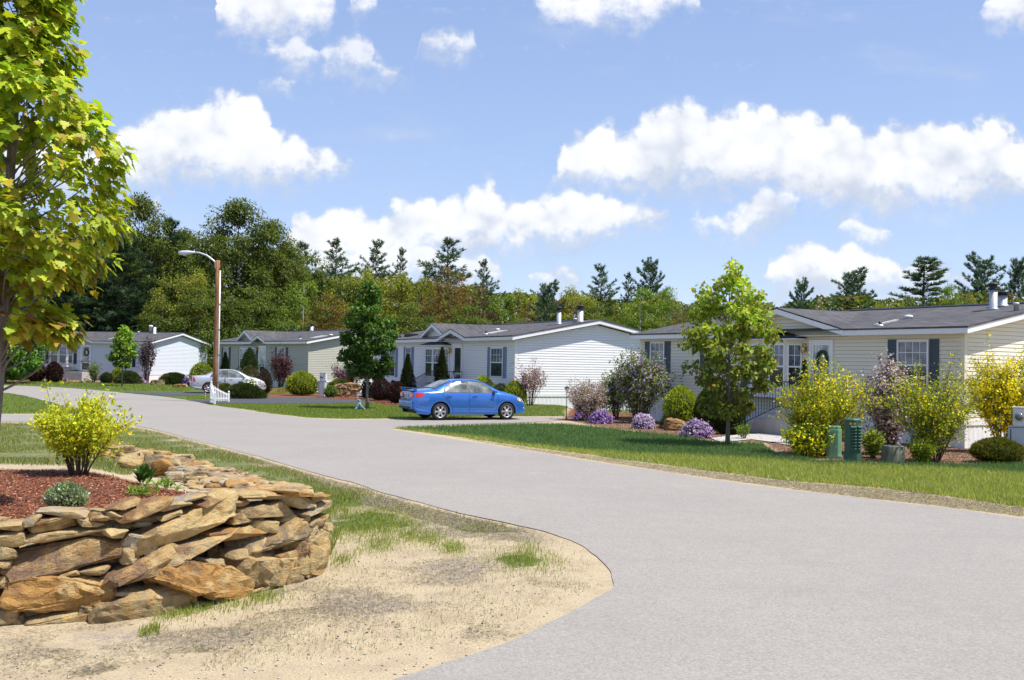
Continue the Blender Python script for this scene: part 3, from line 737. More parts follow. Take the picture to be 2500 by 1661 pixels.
# ---- shrubs: returned as lists of (part name, mesh)
def shrub(form, w, h, cols, n, ls, seed=0, flowers=None, nstem=9, tmpl=None, mat=LEAF, leafy=0.35, corecol=(0.012, 0.018, 0.006), core=True, up=0.5, w2=None, ftmpl=None, fpos='all', stemcol=None, twigs=4, srad=0.008, flat=0.0):
    g = np.random.default_rng(seed + 100); tmpl = tmpl or T_leaf(0.5)
    w2 = w2 or w; parts = []; fol = []; mb = MB()
    if form in ('ball', 'cone', 'mound', 'spread', 'column'):
        if form == 'ball': pr = lambda t: (w / 2 * math.sin(math.pi * min(1, 0.16 + 0.84 * t)) ** 0.6 if t < 1 else 0.01, h * (0.04 + 0.96 * t))
        elif form == 'cone': pr = lambda t: (w / 2 * (1 - t ** 1.35) * (0.82 + 0.18 * min(1, t * 8)) + 0.01, h * (0.02 + 0.98 * t))
        elif form == 'column': pr = lambda t: (w / 2 * (1 - t ** 5) * (0.8 + 0.2 * min(1, t * 6)) + 0.01, h * (0.02 + 0.98 * t))
        else: pr = lambda t: (w / 2 * math.sqrt(max(0.0, 1 - t * t)) + 0.005, h * t)
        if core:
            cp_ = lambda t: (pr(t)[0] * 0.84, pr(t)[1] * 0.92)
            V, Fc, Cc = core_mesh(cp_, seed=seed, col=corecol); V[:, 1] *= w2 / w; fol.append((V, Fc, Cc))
        t = g.random(n) ** (0.8 if form != 'cone' else 1.25); a = g.random(n) * 2 * math.pi
        rr = np.array([pr(x)[0] for x in t]); zz = np.array([pr(x)[1] for x in t])
        lump = 1 + 0.11 * np.sin(a * 3 + seed + zz / h * 5) * np.sin(zz / h * 7 + a * 2 + seed) + 0.05 * g.standard_normal(n)
        q = (0.82 + 0.2 * g.random(n)) * lump
        P = np.stack([rr * q * np.cos(a), rr * q * np.sin(a) * w2 / w, zz * (0.96 + 0.05 * lump)], 1)
        out_ = nrm(np.stack([np.cos(a), np.sin(a), 0.25 + 1.6 * (t if form != 'cone' else t * .4)], 1))
        A = nrm(out_ * (1 - up) + np.array([0, 0, up]) + randdir(n, g) * 0.45)
        if form == 'spread': A = nrm(out_ * np.array([1, 1, 0.25]) + randdir(n, g) * 0.3 + np.array([0, 0, 0.3]))
        N = nrm(out_ + randdir(n, g) * 0.7 + np.array([0, 0, 0.3]))
        col = pick(cols, n, g)
        fol.append(stamp(tmpl, P, A, N, ls * (0.6 + 0.7 * g.random(n)), col))
        for i in range(max(3, nstem // 2)):
            aa = g.random() * 6.28; mb.tube([(0.03 * math.cos(aa), 0.03 * math.sin(aa), -0.05), (w * 0.2 * math.cos(aa), w * 0.2 * math.sin(aa), h * 0.5)], [srad * 1.6, srad], 5)
        FP = P; FN = out_
    else:  # vase: canes fanning out of one root
        tips = []; PP = []; AA = []
        for i in range(nstem):
            a = 2 * math.pi * (i + g.random()) / nstem; sp_ = (g.random() ** 0.7)
            ex = w / 2 * sp_; ez = h * (1.22 if (i % 8 == 4 and nstem > 30) else 1.0) * (0.55 + 0.45 * math.sqrt(max(0, 1 - sp_ ** 2 * (0.85 if flat == 0 else 0.3)))) * (0.82 + 0.22 * g.random())
            p0 = Vector((0.06 * w * math.cos(a), 0.06 * w * math.sin(a), -0.03)); p1 = Vector((ex * math.cos(a), ex * math.sin(a) * w2 / w, ez))
            mid = p0.lerp(p1, 0.5) + Vector((-0.10 * ex * math.cos(a), -0.1 * ex * math.sin(a), 0.08 * h)) + Vector(g.standard_normal(3)) * 0.03 * w
            pts = [p0 * (1 - t) ** 2 + mid * 2 * t * (1 - t) + p1 * t * t for t in np.linspace(0, 1, 7)]
            mb.tube(pts, [srad * 1.5 * (1 - 0.75 * t / 6) for t in range(7)], 5)
            segs = [(pts[(1 if leafy < 0.15 else 3):], 1.3)]
            for k in range(twigs):
                t = 0.25 + 0.65 * g.random(); b0 = p0 * (1 - t) ** 2 + mid * 2 * t * (1 - t) + p1 * t * t
                dr = (p1 - p0).normalized() * 0.7 + Vector(g.standard_normal(3)) * 0.42 + Vector((0, 0, 0.15))
                b1 = b0 + dr * (0.28 * h) * (0.6 + 0.6 * g.random())
                b1.z = max(b1.z, h * 0.18)
                bm_ = b0.lerp(b1, 0.5) + Vector((0, 0, 0.02 * h))
                mb.tube([b0, bm_, b1], [srad * 0.7, srad * 0.5, srad * 0.3], 4, False)
                segs.append(([b0, bm_, b1], 0.8))
            for sg, wt in segs:
                k = max(3, int(n * wt / (nstem * (twigs + 1))))
                tt = g.random(k) * (len(sg) - 1)
                for x in tt:
                    j = min(int(x), len(sg) - 2); p = sg[j].lerp(sg[j + 1], x - j); dd_ = (sg[j + 1] - sg[j]).normalized()
                    PP.append(p); AA.append(dd_)
        P = np.array([tuple(p) for p in PP]); D = np.array([tuple(p) for p in AA]); n = len(P)
        keep = (P[:, 2] > h * leafy * (0.5 + 0.6 * g.random(n))); P = P[keep]; D = D[keep]; n = len(P)
        P = P + g.standard_normal((n, 3)) * ls * (0.9 if n > 2500 else 0.6); P[:, 2] = np.maximum(P[:, 2], 0.01)
        A = nrm(D * 0.5 + randdir(n, g) * 0.8); N = nrm(randdir(n, g) * 0.8 + np.array([0, 0, 0.8]))
        fol.append(stamp(tmpl, P, A, N, ls * (0.55 + 0.75 * g.random(n)), pick(cols, n, g)))
        FP = P; FN = nrm(P - P.mean(0) + 1e-6)
    V, Fc, Cc = join(fol)
    parts.append(("foliage", mesh_np("foliage", V, Fc, mat, Cc)))
    if flowers:
        fcols, fn, fs = flowers
        i = g.integers(0, len(FP), fn * 3)
        if fpos == 'top': i = i[np.argsort(-(FP[i, 2] + 0.25 * h * g.random(len(i))))]
        i = i[:fn]
        Pf = FP[i] + FN[i] * ls * 0.4 + g.standard_normal((len(i), 3)) * fs * 0.6
        V, Fc, Cc = stamp(ftmpl or T_lobed(), Pf, randdir(len(i), g), nrm(FN[i] + randdir(len(i), g) * 0.6), fs * (0.7 + 0.6 * g.random(len(i))), pick(fcols, len(i), g, 0.12))
        parts.append(("blossom", mesh_np("blossom", V, Fc, PETAL, Cc)))
    if len(mb.v):
        o = mb.build("stem_tmp", STEM); parts.append(("stem", o.data)); bpy.data.objects.remove(o)
    return parts
def put_shrub(parts, loc, label, cat="shrub", name="shrub", rz=0.0, s=1.0, group=None, only=None):
    e = empty(name, loc, rz, label, cat, group); e.scale = (s, s, s) if not isinstance(s, tuple) else s
    for nm, me in parts: link(nm, me, e)
    return e

# colours of leaves (albedo)
GREEN_D = [((0.030, 0.055, 0.014), 3), ((0.045, 0.078, 0.018), 2)]
PINE_D = [((0.040, 0.074, 0.034), 3), ((0.064, 0.105, 0.045), 2), ((0.026, 0.05, 0.022), 1)]
PINE_B = [((0.075, 0.125, 0.068), 3), ((0.11, 0.165, 0.088), 2)]
YG = [((0.27, 0.28, 0.032), 3), ((0.19, 0.23, 0.03), 2), ((0.34, 0.30, 0.05), 1)]
LIME = [((0.15, 0.23, 0.025), 3), ((0.22, 0.29, 0.032), 2)]
OLIVE = [((0.11, 0.145, 0.022), 3), ((0.15, 0.18, 0.028), 2), ((0.07, 0.09, 0.018), 1)]
MIDG = [((0.075, 0.125, 0.02), 3), ((0.11, 0.165, 0.028), 2)]
RUST = [((0.20, 0.105, 0.03), 3), ((0.15, 0.13, 0.03), 3), ((0.24, 0.16, 0.04), 1)]
MAROON = [((0.085, 0.028, 0.025), 3), ((0.12, 0.045, 0.035), 2), ((0.09, 0.07, 0.03), 1)]
HAZEL = [((0.13, 0.12, 0.05), 3), ((0.17, 0.145, 0.06), 2), ((0.12, 0.09, 0.045), 2)]
def egg(t): return max(0.0, math.sin(math.pi * min(1, (t * 0.86 + 0.14) ** 0.75))) ** 0.6
def dome(t): return max(0.02, (1 - t ** 3.0)) ** 0.6 * min(1, 0.65 + t * 1.6)
def spire(t): return max(0.02, (1 - t) ** 0.7) * min(1, 0.5 + t * 3)
# ------------------------------------------------------------------ background wood
TK = {}
TK['pine'] = pine_tree(1, 18, 8.4, 3.5, PINE_B, 1.0, 0.16, 0.4, taper=0.62, whorl=0.85)
TK['pine_open'] = pine_tree(2, 18, 9.0, 5.0, PINE_B, 0.62, 0.42, 0.3, whorl=0.9, taper=0.6)
TK['pine_round'] = pine_tree(3, 16, 10.5, 3.0, PINE_B, 0.95, 0.30, 0.15, whorl=0.8, taper=0.42)
TK['pine_dark'] = pine_tree(4, 18, 10.5, 1.0, PINE_D, 1.0, 0.12, 0.2, whorl=0.85, taper=0.6, tsize=0.5)
TK['spruce'] = pine_tree(5, 16, 6.0, 2.0, [((0.07, 0.09, 0.06), 3), ((0.11, 0.105, 0.07), 2)], 0.8, 0.2, 0.3, whorl=0.55)
TK['dark'] = decid_tree(11, 18, 12, 1.0, dome, 240, 36000, 0.32, OLIVE, clr=0.085, topcols=OLIVE)
TK['green'] = decid_tree(12, 12, 8, 1.0, egg, 90, 14000, 0.27, LIME, clr=0.10, bark=BIRCH)
TK['yellow'] = decid_tree(13, 12, 8, 1.0, dome, 90, 14000, 0.26, YG, clr=0.10)
TK['olive'] = decid_tree(14, 12, 8, 0.8, egg, 90, 14000, 0.27, MIDG, clr=0.10, topcols=OLIVE)
TK['rust'] = decid_tree(15, 12, 8, 1.0, egg, 90, 14000, 0.22, RUST, clr=0.10)
TK['maroon'] = decid_tree(16, 10, 6, 1.0, dome, 60, 7000, 0.22, MAROON, clr=0.11)
TK['hazel'] = decid_tree(17, 11, 7, 0.8, dome, 60, 6500, 0.20, HAZEL, clr=0.11)
TK['bare'] = decid_tree(18, 12, 5, 3.0, dome, 60, 900, 0.16, [((0.20, 0.10, 0.07), 2), ((0.15, 0.12, 0.06), 1)], clr=0.12, bark=BARKG)
PH = {'pine': (18, 8.4), 'pine_open': (18, 9), 'pine_round': (16, 10.5), 'pine_dark': (18, 10.5), 'spruce': (16, 6), 'dark': (18, 12), 'green': (12, 8), 'yellow': (12, 8), 'olive': (12, 8), 'rust': (12, 8), 'maroon': (10, 6), 'hazel': (11, 7), 'bare': (12, 5)}
# kind, column px, top px, crown width px, depth m, label
wood = [
 ('pine_dark', 60, 520, 330, 104, "dark pine mostly hidden behind the golden maple leaves, leftmost in the wood"),
 ('pine_dark', 262, 505, 200, 112, "tall dark pine peeping out just right of the big golden maple"),
 ('dark', 335, 484, 190, 108, "tall olive green tree behind the left pines, highest crown beside the golden maple"),
 ('pine_dark', 292, 580, 260, 98, "massive dark pine with layered boughs behind the leftmost white house"),
 ('pine_dark', 150, 640, 260, 96, "dark pine standing behind the roof left of the dormer of the leftmost house"),
 ('dark', 440, 566, 190, 112, "olive green tree filling the wood directly behind the curved lamp arm"),
 ('dark', 690, 600, 150, 112, "rounded olive tree ending the tall wood, left of the lone bushy pine"),
 ('dark', 200, 560, 220, 116, "olive green crown between the dark pines just right of the golden maple"),
 ('pine_dark', 405, 535, 150, 110, "dark pine with a thin tip between the two tall olive trees"),
 ('yellow', 445, 640, 150, 95, "yellow green tree directly left of the street light pole"),
 ('dark', 568, 496, 250, 104, "widest tallest olive tree with a pointed top, right behind the street light pole"),
 ('dark', 655, 545, 170, 106, "olive green tree leaning on the right side of the tallest olive tree"),
 ('olive', 480, 700, 160, 92, "low dark green tree at the foot of the wood behind the wooden pole"),
 ('olive', 610, 700, 170, 94, "low olive tree behind the grey beige house roof"),
 ('olive', 395, 740, 140, 93, "low dark bush like tree above the gable of the leftmost house"),
 ('pine_open', 732, 592, 100, 126, "thin pale spruce left of the bushy pine, right of the tall olive trees"),
 ('pine_open', 812, 586, 110, 124, "bushy pine top standing alone above the green trees, left of the street tree"),
 ('olive', 768, 622, 140, 118, "soft olive tree just under the bushy lone pine"),
 ('green', 738, 680, 130, 100, "bright green birch with thin white stems behind the grey beige house"),
 ('yellow', 862, 640, 140, 114, "yellow olive tree right of the lone bushy pine"),
 ('pine_open', 914, 588, 100, 126, "pointed feathery pine above the dark green street tree"),
 ('pine_open', 974, 608, 60, 128, "slim pine with a narrow tip right of the feathery pine"),
 ('rust', 800, 720, 140, 98, "rusty brown tree left of the dark green street tree"),
 ('yellow', 950, 656, 150, 110, "wide yellow green tree behind the dark green street tree"),
 ('yellow', 1025, 668, 130, 112, "yellow green tree left of the rusty red crown"),
 ('pine_open', 1090, 583, 140, 124, "widest open pine with spreading branches above the rusty red crown"),
 ('pine_open', 1038, 640, 60, 126, "small dark spruce tucked left of the widest open pine"),
 ('rust', 1090, 656, 150, 104, "rusty red brown crown under the widest open pine"),
 ('olive', 1000, 745, 150, 92, "low olive tree behind the roof vent of the white house"),
 ('maroon', 1168, 694, 80, 100, "dark maroon tree right of the rusty crown"),
 ('pine_open', 1176, 636, 74, 122, "small ragged pine above the maroon tree"),
 ('olive', 1130, 745, 140, 92, "green brown tree above the long roof of the white house"),
 ('green', 1225, 716, 120, 112, "pale green tree right of the maroon tree"),
 ('yellow', 1265, 698, 110, 116, "yellow tree left of the round dark pine"),
 ('rust', 1290, 738, 90, 104, "orange tinted tree behind the thin chimney pipe"),
 ('pine_round', 1332, 693, 100, 100, "round dark pine directly above the two chimney pipes of the white house"),
 ('yellow', 1402, 688, 120, 110, "lime yellow tree right of the round dark pine"),
 ('pine_open', 1462, 648, 95, 118, "brownish spruce with a ragged top right of the lime yellow tree"),
 ('olive', 1440, 745, 150, 95, "olive tree right behind the black capped chimney"),
 ('pine_open', 1530, 668, 60, 124, "thin blue green spruce left of the dense dark pine"),
 ('pine_round', 1582, 640, 92, 122, "dense dark pine with a pointed top between the two white houses"),
 ('green', 1562, 700, 130, 100, "bright green birch with white trunks above the gap between the houses"),
 ('green', 1632, 696, 90, 106, "lime green tree right of the dense dark pine"),
 ('hazel', 1668, 730, 90, 100, "greyish olive tree left of the rusty bush"),
 ('rust', 1655, 775, 70, 94, "small rusty orange tree just above the cream house roof"),
 ('bare', 1700, 694, 60, 112, "nearly bare tree with thin reddish twigs against the sky"),
 ('hazel', 1722, 735, 110, 104, "pale twiggy tree behind the young street maple on its left"),
 ('pine_open', 1745, 698, 60, 122, "small distant pine tip left of the young street maple"),
 ('hazel', 1800, 728, 120, 110, "pale olive tree hidden behind the young street maple"),
 ('hazel', 1912, 735, 70, 112, "low brown green tree left of the stocky dark pine"),
 ('pine_round', 1955, 690, 84, 112, "stocky dark pine directly above the cream gable peak"),
 ('pine_round', 2078, 665, 132, 118, "broad dark pine, second from the left above the cream house"),
 ('pine', 2256, 626, 128, 118, "tall tiered pine with long flat boughs, highest above the cream house"),
 ('pine_round', 2396, 631, 124, 120, "round topped pine left of the metal chimney at the right edge"),
 ('pine_round', 2486, 633, 100, 124, "rightmost pine, cut by the edge of the picture"),
 ('hazel', 2020, 738, 110, 100, "low tawny tree left of the broad dark pine"),
 ('yellow', 2150, 733, 110, 104, "low yellow green tree between the broad and the tiered pine"),
 ('olive', 2215, 722, 110, 106, "low green tree at the foot of the tiered pine"),
 ('green', 2322, 690, 80, 108, "fresh green rounded tree right of the tiered pine"),
 ('yellow', 2372, 712, 90, 100, "yellow tree left of the metal chimney"),
 ('rust', 2470, 716, 90, 98, "orange brown tree behind the small roof vent at the right edge"),
 ('olive', 2560, 700, 140, 104, "green tree beyond the right edge of the cream roof"),
]
def root_at(px, Y): 
    p = gx(px, Y, 0.0); return p
for i, (kd, px, top, wpx, Y, lab) in enumerate(wood):
    p = root_at(px, Y)
    ztop = zat(px, top, Y)
    h0, w0 = PH[kd]
    WF = {'pine': 2.1, 'pine_open': 1.9, 'pine_round': 1.55, 'pine_dark': 1.75, 'spruce': 2.3}.get(kd, 1.15)
    if kd == 'pine_dark' and px < 450: WF = 1.15
    put_tree(TK[kd], (p.x, p.y, -0.1), wpx / F_PX * Y / w0 * WF, ztop / h0, rnd.random() * 6.28, lab, "tree", "trees of the wood behind the houses", name=('pine_tree' if kd.startswith('pine') or kd == 'spruce' else 'broadleaf_tree'))
# thicket that closes the wood below the crowns (uncountable)
g = np.random.default_rng(5)
n = 110000
px = g.uniform(-500, 2950, n); Y = g.uniform(112, 142, n)
xw = (px - 1250) / F_PX * Y
def ridge(px): return np.interp(px, [-500, 0, 200, 420, 700, 760, 900, 1150, 1250, 1500, 1650, 1760, 1900, 2100, 2500, 2900], [560, 560, 560, 590, 615, 672, 672, 700, 722, 722, 722, 738, 738, 730, 718, 712])
ztop = EYE + (hz(px) - ridge(px)) / F_PX * Y * (0.86 + 0.24 * fbm(px * 0.02, Y * 0, 1.0, 3, 9))
zz = ztop * g.random(n) ** 0.6
P = np.stack([xw, Y, zz], 1)
cc = np.where((fbm(px, Y, 0.02, 3, 3) > 0.52)[:, None], pick(YG, n, g), pick(OLIVE, n, g)); 
cc = np.where((fbm(px, Y, 0.03, 3, 13) > 0.6)[:, None], pick(RUST, n, g), cc)
cc = np.where((px < 720)[:, None], pick(OLIVE, n, g) * 0.8, cc)
V, Fc, Cc = stamp(T_lobed(), P, randdir(n, g), nrm(randdir(n, g) + np.array([0, -0.3, 0.6])), 0.42 * (0.6 + 0.6 * g.random(n)), cc * 1.0)
tag(link("woodland_thicket", mesh_np("woodland_thicket", V, Fc, LEAF, Cc)), "dense far thicket filling the wood behind the houses", "thicket", kind="stuff")

# ------------------------------------------------------------------ mobile homes
def siding_mat(name, col):
    m, bb, out = newmat(name)
    co = coords(bb)
    n1 = bb.noise(co, 1.2, 4, 0.6); n2 = bb.noise(bb.mapping(co, (0.6, 0.6, 6.0)), 9, 3, 0.6)
    c = bb.mix(bb.mr(n1, 0.35, 0.7, 0, 0.35), (*col, 1), (*[x * 0.93 for x in col], 1))
    c = bb.mix(bb.mr(n2, 0.55, 0.8, 0, 0.25), c, (*[x * 0.86 for x in col], 1))
    princ(bb, out, c, 0.55, 0, 0.35, bump(bb, n2, 0.15, 0.004))
    return m
S_WHITE = siding_mat("white_vinyl", (0.80, 0.80, 0.79))
S_BLUEW = siding_mat("cool_white_vinyl", (0.66, 0.69, 0.74))
S_GREY = siding_mat("clay_vinyl", (0.46, 0.445, 0.37))
S_CREAM = siding_mat("cream_vinyl", (0.74, 0.705, 0.57))
LAPS = {m_.name: plain("lap_shadow_line", tuple(x * (0.72 if c_[0] > .75 else 0.58) for x in c_), 0.8, var=0.1) for m_, c_ in ((S_WHITE, (0.8, 0.8, 0.79)), (S_BLUEW, (0.66, 0.69, 0.74)), (S_GREY, (0.46, 0.445, 0.37)), (S_CREAM, (0.70, 0.665, 0.52)))}  # shadow line under each clapboard, painted as a darker siding colour
TRIM = plain("white_trim", (0.80, 0.80, 0.79), 0.5, var=0.04)
SKIRT = plain("white_skirting", (0.78, 0.78, 0.78), 0.5, var=0.05, scale=2, dirt=((0.55, 0.52, 0.46), 0.5))
SH_BLUE = plain("blue_shutter", (0.17, 0.23, 0.36), 0.5, var=0.08)
SH_GREEN = plain("green_grey_shutter", (0.055, 0.085, 0.105), 0.5, var=0.1)
SH_BLACK = plain("black_shutter", (0.02, 0.022, 0.035), 0.5, var=0.1)
BLACKM = plain("black_metal", (0.02, 0.02, 0.022), 0.45, 0.3, var=0.2)
GALV = plain("galvanised_metal", (0.50, 0.52, 0.53), 0.45, 0.35, var=0.15, scale=10, dirt=((0.28, 0.17, 0.10), 0.6))
DARKM = plain("dark_cap_metal", (0.04, 0.038, 0.036), 0.5, 0.4, var=0.3)
WHITEP = plain("white_plastic", (0.78, 0.78, 0.76), 0.4, var=0.05)
BRASS = plain("brass", (0.55, 0.40, 0.16), 0.35, 0.8, var=0.2)
WREATH = plain("wreath_green", (0.03, 0.07, 0.03), 0.8, var=0.5, scale=30, bmp=0.8)
CONC = plain("concrete", (0.42, 0.40, 0.37), 0.9, var=0.12, scale=5, bmp=0.3)
def shingle():
    m, bb, out = newmat("grey_shingles")
    co = coords(bb)
    br = bb.n('ShaderNodeTexBrick'); bb.put(br.inputs['Vector'], bb.mapping(co, (1, 1, 1)))
    br.inputs['Color1'].default_value = (0.055, 0.054, 0.058, 1); br.inputs['Color2'].default_value = (0.105, 0.10, 0.105, 1); br.inputs['Mortar'].default_value = (0.025, 0.025, 0.027, 1)
    br.inputs['Scale'].default_value = 1.0; br.inputs['Brick Width'].default_value = 0.33; br.inputs['Row Height'].default_value = 0.14; br.inputs['Mortar Size'].default_value = 0.008
    n1 = bb.noise(co, 1.1, 5, 0.7); n2 = bb.noise(co, 60, 2, 0.7)
    c = bb.mix(bb.mr(n1, 0.4, 0.7, 0, 0.4), br.outputs[0], (0.13, 0.125, 0.125, 1))
    c = bb.mix(bb.mr(n2, 0.5, 0.8, 0, 0.5), c, (0.17, 0.16, 0.16, 1))
    princ(bb, out, c, 0.9, 0, 0.25, bump(bb, bb.m('ADD', br.outputs['Fac'], n2), 0.4, 0.01))
    return m
SHING = shingle()
def glassmat(name, dark, light, amt, sx=7):
    m, bb, out = newmat(name)
    co = coords(bb)
    fold = bb.n('ShaderNodeTexWave', wave_type='BANDS', bands_direction='X'); bb.put(fold.inputs[0], co); fold.inputs['Scale'].default_value = sx; fold.inputs['Distortion'].default_value = 3.5; fold.inputs['Detail'].default_value = 3
    n1 = bb.noise(co, 3.5, 4, 0.65)
    f = bb.m('MULTIPLY', bb.m('ADD', bb.m('MULTIPLY', fold.outputs['Fac'], 0.6), 0.4), bb.mr(n1, 0.35, 0.62, 0.12, amt))
    c = bb.mix(f, (*dark, 1), (*light, 1))
    princ(bb, out, c, 0.04, 0, 0.8, None)
    return m
GL_UP = glassmat("lace_curtain_glass", (0.02, 0.026, 0.035), (0.36, 0.44, 0.60), 0.55)
GL_DN = glassmat("dark_window_glass", (0.014, 0.016, 0.022), (0.10, 0.11, 0.14), 0.5)
GL_DOOR = glassmat("storm_door_glass", (0.08, 0.10, 0.11), (0.62, 0.66, 0.66), 1.0, 3)
EAVE = 3.24; FAS = 0.15; OVH = 0.30; SKT = 0.72; SLOPE = 0.19
class House: pass
def wall_strips(mb, x0, x1, z0, z1, place, clip=None, lap=0.113):
    """clapboards: place(a, out, z) gives a point; clip(z) gives the allowed a-range"""
    z = z0
    while z < z1 - 1e-4:
        zt = min(z + lap, z1)
        a0, a1 = (x0, x1); b0, b1 = (x0, x1)
        if clip:
            a0, a1 = clip(z); b0, b1 = clip(zt)
            if a1 - a0 < 0.02: break
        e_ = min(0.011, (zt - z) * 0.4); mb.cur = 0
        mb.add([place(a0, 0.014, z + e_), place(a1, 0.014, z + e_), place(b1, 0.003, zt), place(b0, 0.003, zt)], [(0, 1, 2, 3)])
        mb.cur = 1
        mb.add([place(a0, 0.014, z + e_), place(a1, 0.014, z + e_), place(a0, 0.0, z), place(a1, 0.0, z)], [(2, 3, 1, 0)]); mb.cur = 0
        z = zt
def house(lab, corner, u, L, Wd, siding, ridge_cut=0.0):
    """corner: ground point of the near corner; u: unit direction from it along the front towards the far end"""
    h = House(); u = Vector(u).normalized(); x = -u; ang = math.atan2(x.y, x.x)
    o = Vector((corner[0], corner[1], 0)) + Vector((u.x, u.y, 0)) * L
    h.e = empty("mobile_home", o, ang, lab, "mobile home"); h.L = L; h.W = Wd; h.sid = siding
    h.M = Matrix.Translation(o) @ Matrix.Rotation(ang, 4, 'Z'); h.Mi = h.M.inverted()
    e = h.e
    rise = (Wd / 2 + OVH) * SLOPE
    h.zr = lambda y: EAVE + (min(y, Wd - y) + OVH) * SLOPE
    # walls
    mb = MB(); zt = EAVE - FAS
    wall_strips(mb, 0, L, SKT, zt + 0.02, lambda a, out_, z: (a, -out_, z))
    wall_strips(mb, 0, L, SKT, zt + 0.02, lambda a, out_, z: (L - a, Wd + out_, z))
    def gclip(z):
        if z <= zt: return (0, Wd)
        k = (z - zt) / SLOPE - 0.0
        return (min(k, Wd / 2), max(Wd - k, Wd / 2))
    ztop = zt + Wd / 2 * SLOPE
    wall_strips(mb, 0, Wd, SKT, ztop, lambda a, out_, z: (L + out_, a, z), gclip)
    wall_strips(mb, 0, Wd, SKT, ztop, lambda a, out_, z: (-out_, Wd - a, z), gclip)
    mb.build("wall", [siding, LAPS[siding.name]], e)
    # corner posts and trim band
    mb = MB(); cw = 0.10
    for xx in (0, L):
        for yy in (0, Wd):
            sx = 1 if xx else -1; sy = 1 if yy else -1
            mb = MB(); mb.box(min(xx - sx * cw, xx + sx * 0.022), max(xx - sx * cw, xx + sx * 0.022), min(yy - sy * cw, yy + sy * 0.022), max(yy - sy * cw, yy + sy * 0.022), SKT - 0.003, zt)
            mb.build("corner_post", siding, e)
    mb = MB()
    mb.box(-0.03, L + 0.03, -0.03, 0.0, SKT - 0.10, SKT); mb.box(-0.03, L + 0.03, Wd, Wd + 0.03, SKT - 0.10, SKT)
    mb.box(L, L + 0.03, 0.0, Wd, SKT - 0.10, SKT); mb.box(-0.03, 0, 0.0, Wd, SKT - 0.10, SKT)
    mb.build("skirting_rail", TRIM, e)
    mb = MB()    # ribbed skirting
    def ribs(a0, a1, place):
        n = int((a1 - a0) / 0.10); vs = []; fs = []
        for i in range(n + 1):
            a = a0 + (a1 - a0) * i / n; d = 0.006 if i % 2 else 0.0
            for (aa, ddx) in ((a, d), (a + 0.03, 0.006 - d)):
                vs += [place(aa, ddx, -0.3), place(aa, ddx, SKT - 0.10)]
        for i in range(len(vs) // 2 - 1): k = 2 * i; fs.append((k, k + 2, k + 3, k + 1))
        mb.add(vs, fs)
    ribs(0, L, lambda a, d, z: (a, -d, z)); ribs(0, Wd, lambda a, d, z: (L + d, a, z))
    ribs(0, Wd, lambda a, d, z: (-d, Wd - a, z)); ribs(0, L, lambda a, d, z: (L - a, Wd + d, z))
    mb.build("skirting", SKIRT, e)
    # roof with real thickness
    mb = MB(); t = 0.05; yr = Wd / 2; zr_ = EAVE + (yr + OVH) * SLOPE
    for sgn in (0, 1):
        f = (lambda y: y) if not sgn else (lambda y: Wd - y)
        ya, yb = -OVH - 0.02, yr
        P = [(-OVH - .02, f(ya), EAVE), (L + OVH + .02, f(ya), EAVE), (L + OVH + .02, f(yb), zr_), (-OVH - .02, f(yb), zr_)]
        vs = [(p[0], p[1], p[2] + 0.002) for p in P] + [(p[0], p[1], p[2] + t) for p in P]
        mb.add(vs, [(4, 5, 6, 7), (0, 3, 2, 1), (0, 1, 5, 4), (1, 2, 6, 5), (2, 3, 7, 6), (3, 0, 4, 7)])
    roof = mb.build("roof", SHING, e)
    h.roof = roof
    # ridge vent
    mb = MB(); mb.prism([(yr - 0.16, zr_ + 0.012), (yr + 0.16, zr_ + 0.012), (yr + 0.14, zr_ + 0.055), (yr, zr_ + 0.10), (yr - 0.14, zr_ + 0.055)], 'x', 0.6, L * 0.42)
    mb.prism([(yr - 0.16, zr_ + 0.012), (yr + 0.16, zr_ + 0.012), (yr + 0.14, zr_ + 0.055), (yr, zr_ + 0.10), (yr - 0.14, zr_ + 0.055)], 'x', L * 0.47, L * 0.94)
    mb.build("ridge_vent", BLACKM, roof)
    # soffit and fascia
    mb = MB()
    def rake(xa, xb):
        for f in ((lambda y: y), (lambda y: Wd - y)):
            P = [(-OVH, EAVE), (yr, zr_), (yr, zr_ - FAS * 1.02), (-OVH, EAVE - FAS)]
            vs = [(xa, f(p[0]), p[1]) for p in P] + [(xb, f(p[0]), p[1]) for p in P]
            mb.add(vs, [(0, 1, 2, 3), (7, 6, 5, 4), (0, 4, 5, 1), (1, 5, 6, 2), (2, 6, 7, 3), (3, 7, 4, 0)])
    rake(L + OVH - 0.02, L + OVH); mb.build("rake_board", TRIM, roof); mb = MB(); rake(-OVH, -OVH + 0.02)
    h.eave_boards = []
    mb.build("rake_board", TRIM, roof)
    h.eave_x = [(-OVH + 0.02, L + OVH - 0.02)]
    mb = MB()
    mb.box(-OVH + 0.02, L + OVH - 0.02, -OVH + 0.02, 0.0, EAVE - FAS, EAVE - FAS + 0.015)
    mb.box(-OVH + 0.02, L + OVH - 0.02, Wd, Wd + OVH - 0.02, EAVE - FAS, EAVE - FAS + 0.015)
    for xa, xb in ((L, L + OVH - 0.02), (-OVH + 0.02, 0)):
        for f in ((lambda y: y), (lambda y: Wd - y)):
            z0_, z1_ = EAVE - FAS, zr_ - FAS
            vs = [(xa, f(-OVH), z0_ + .012), (xb, f(-OVH), z0_ + .012), (xb, f(yr), z1_ + .012), (xa, f(yr), z1_ + .012)]
            vs += [(p[0], p[1], p[2] - 0.012) for p in vs]
            mb.add(vs, [(0, 1, 2, 3), (7, 6, 5, 4), (0, 4, 5, 1), (1, 5, 6, 2), (2, 6, 7, 3), (3, 7, 4, 0)])
    mb.build("soffit", TRIM, roof)
    return h
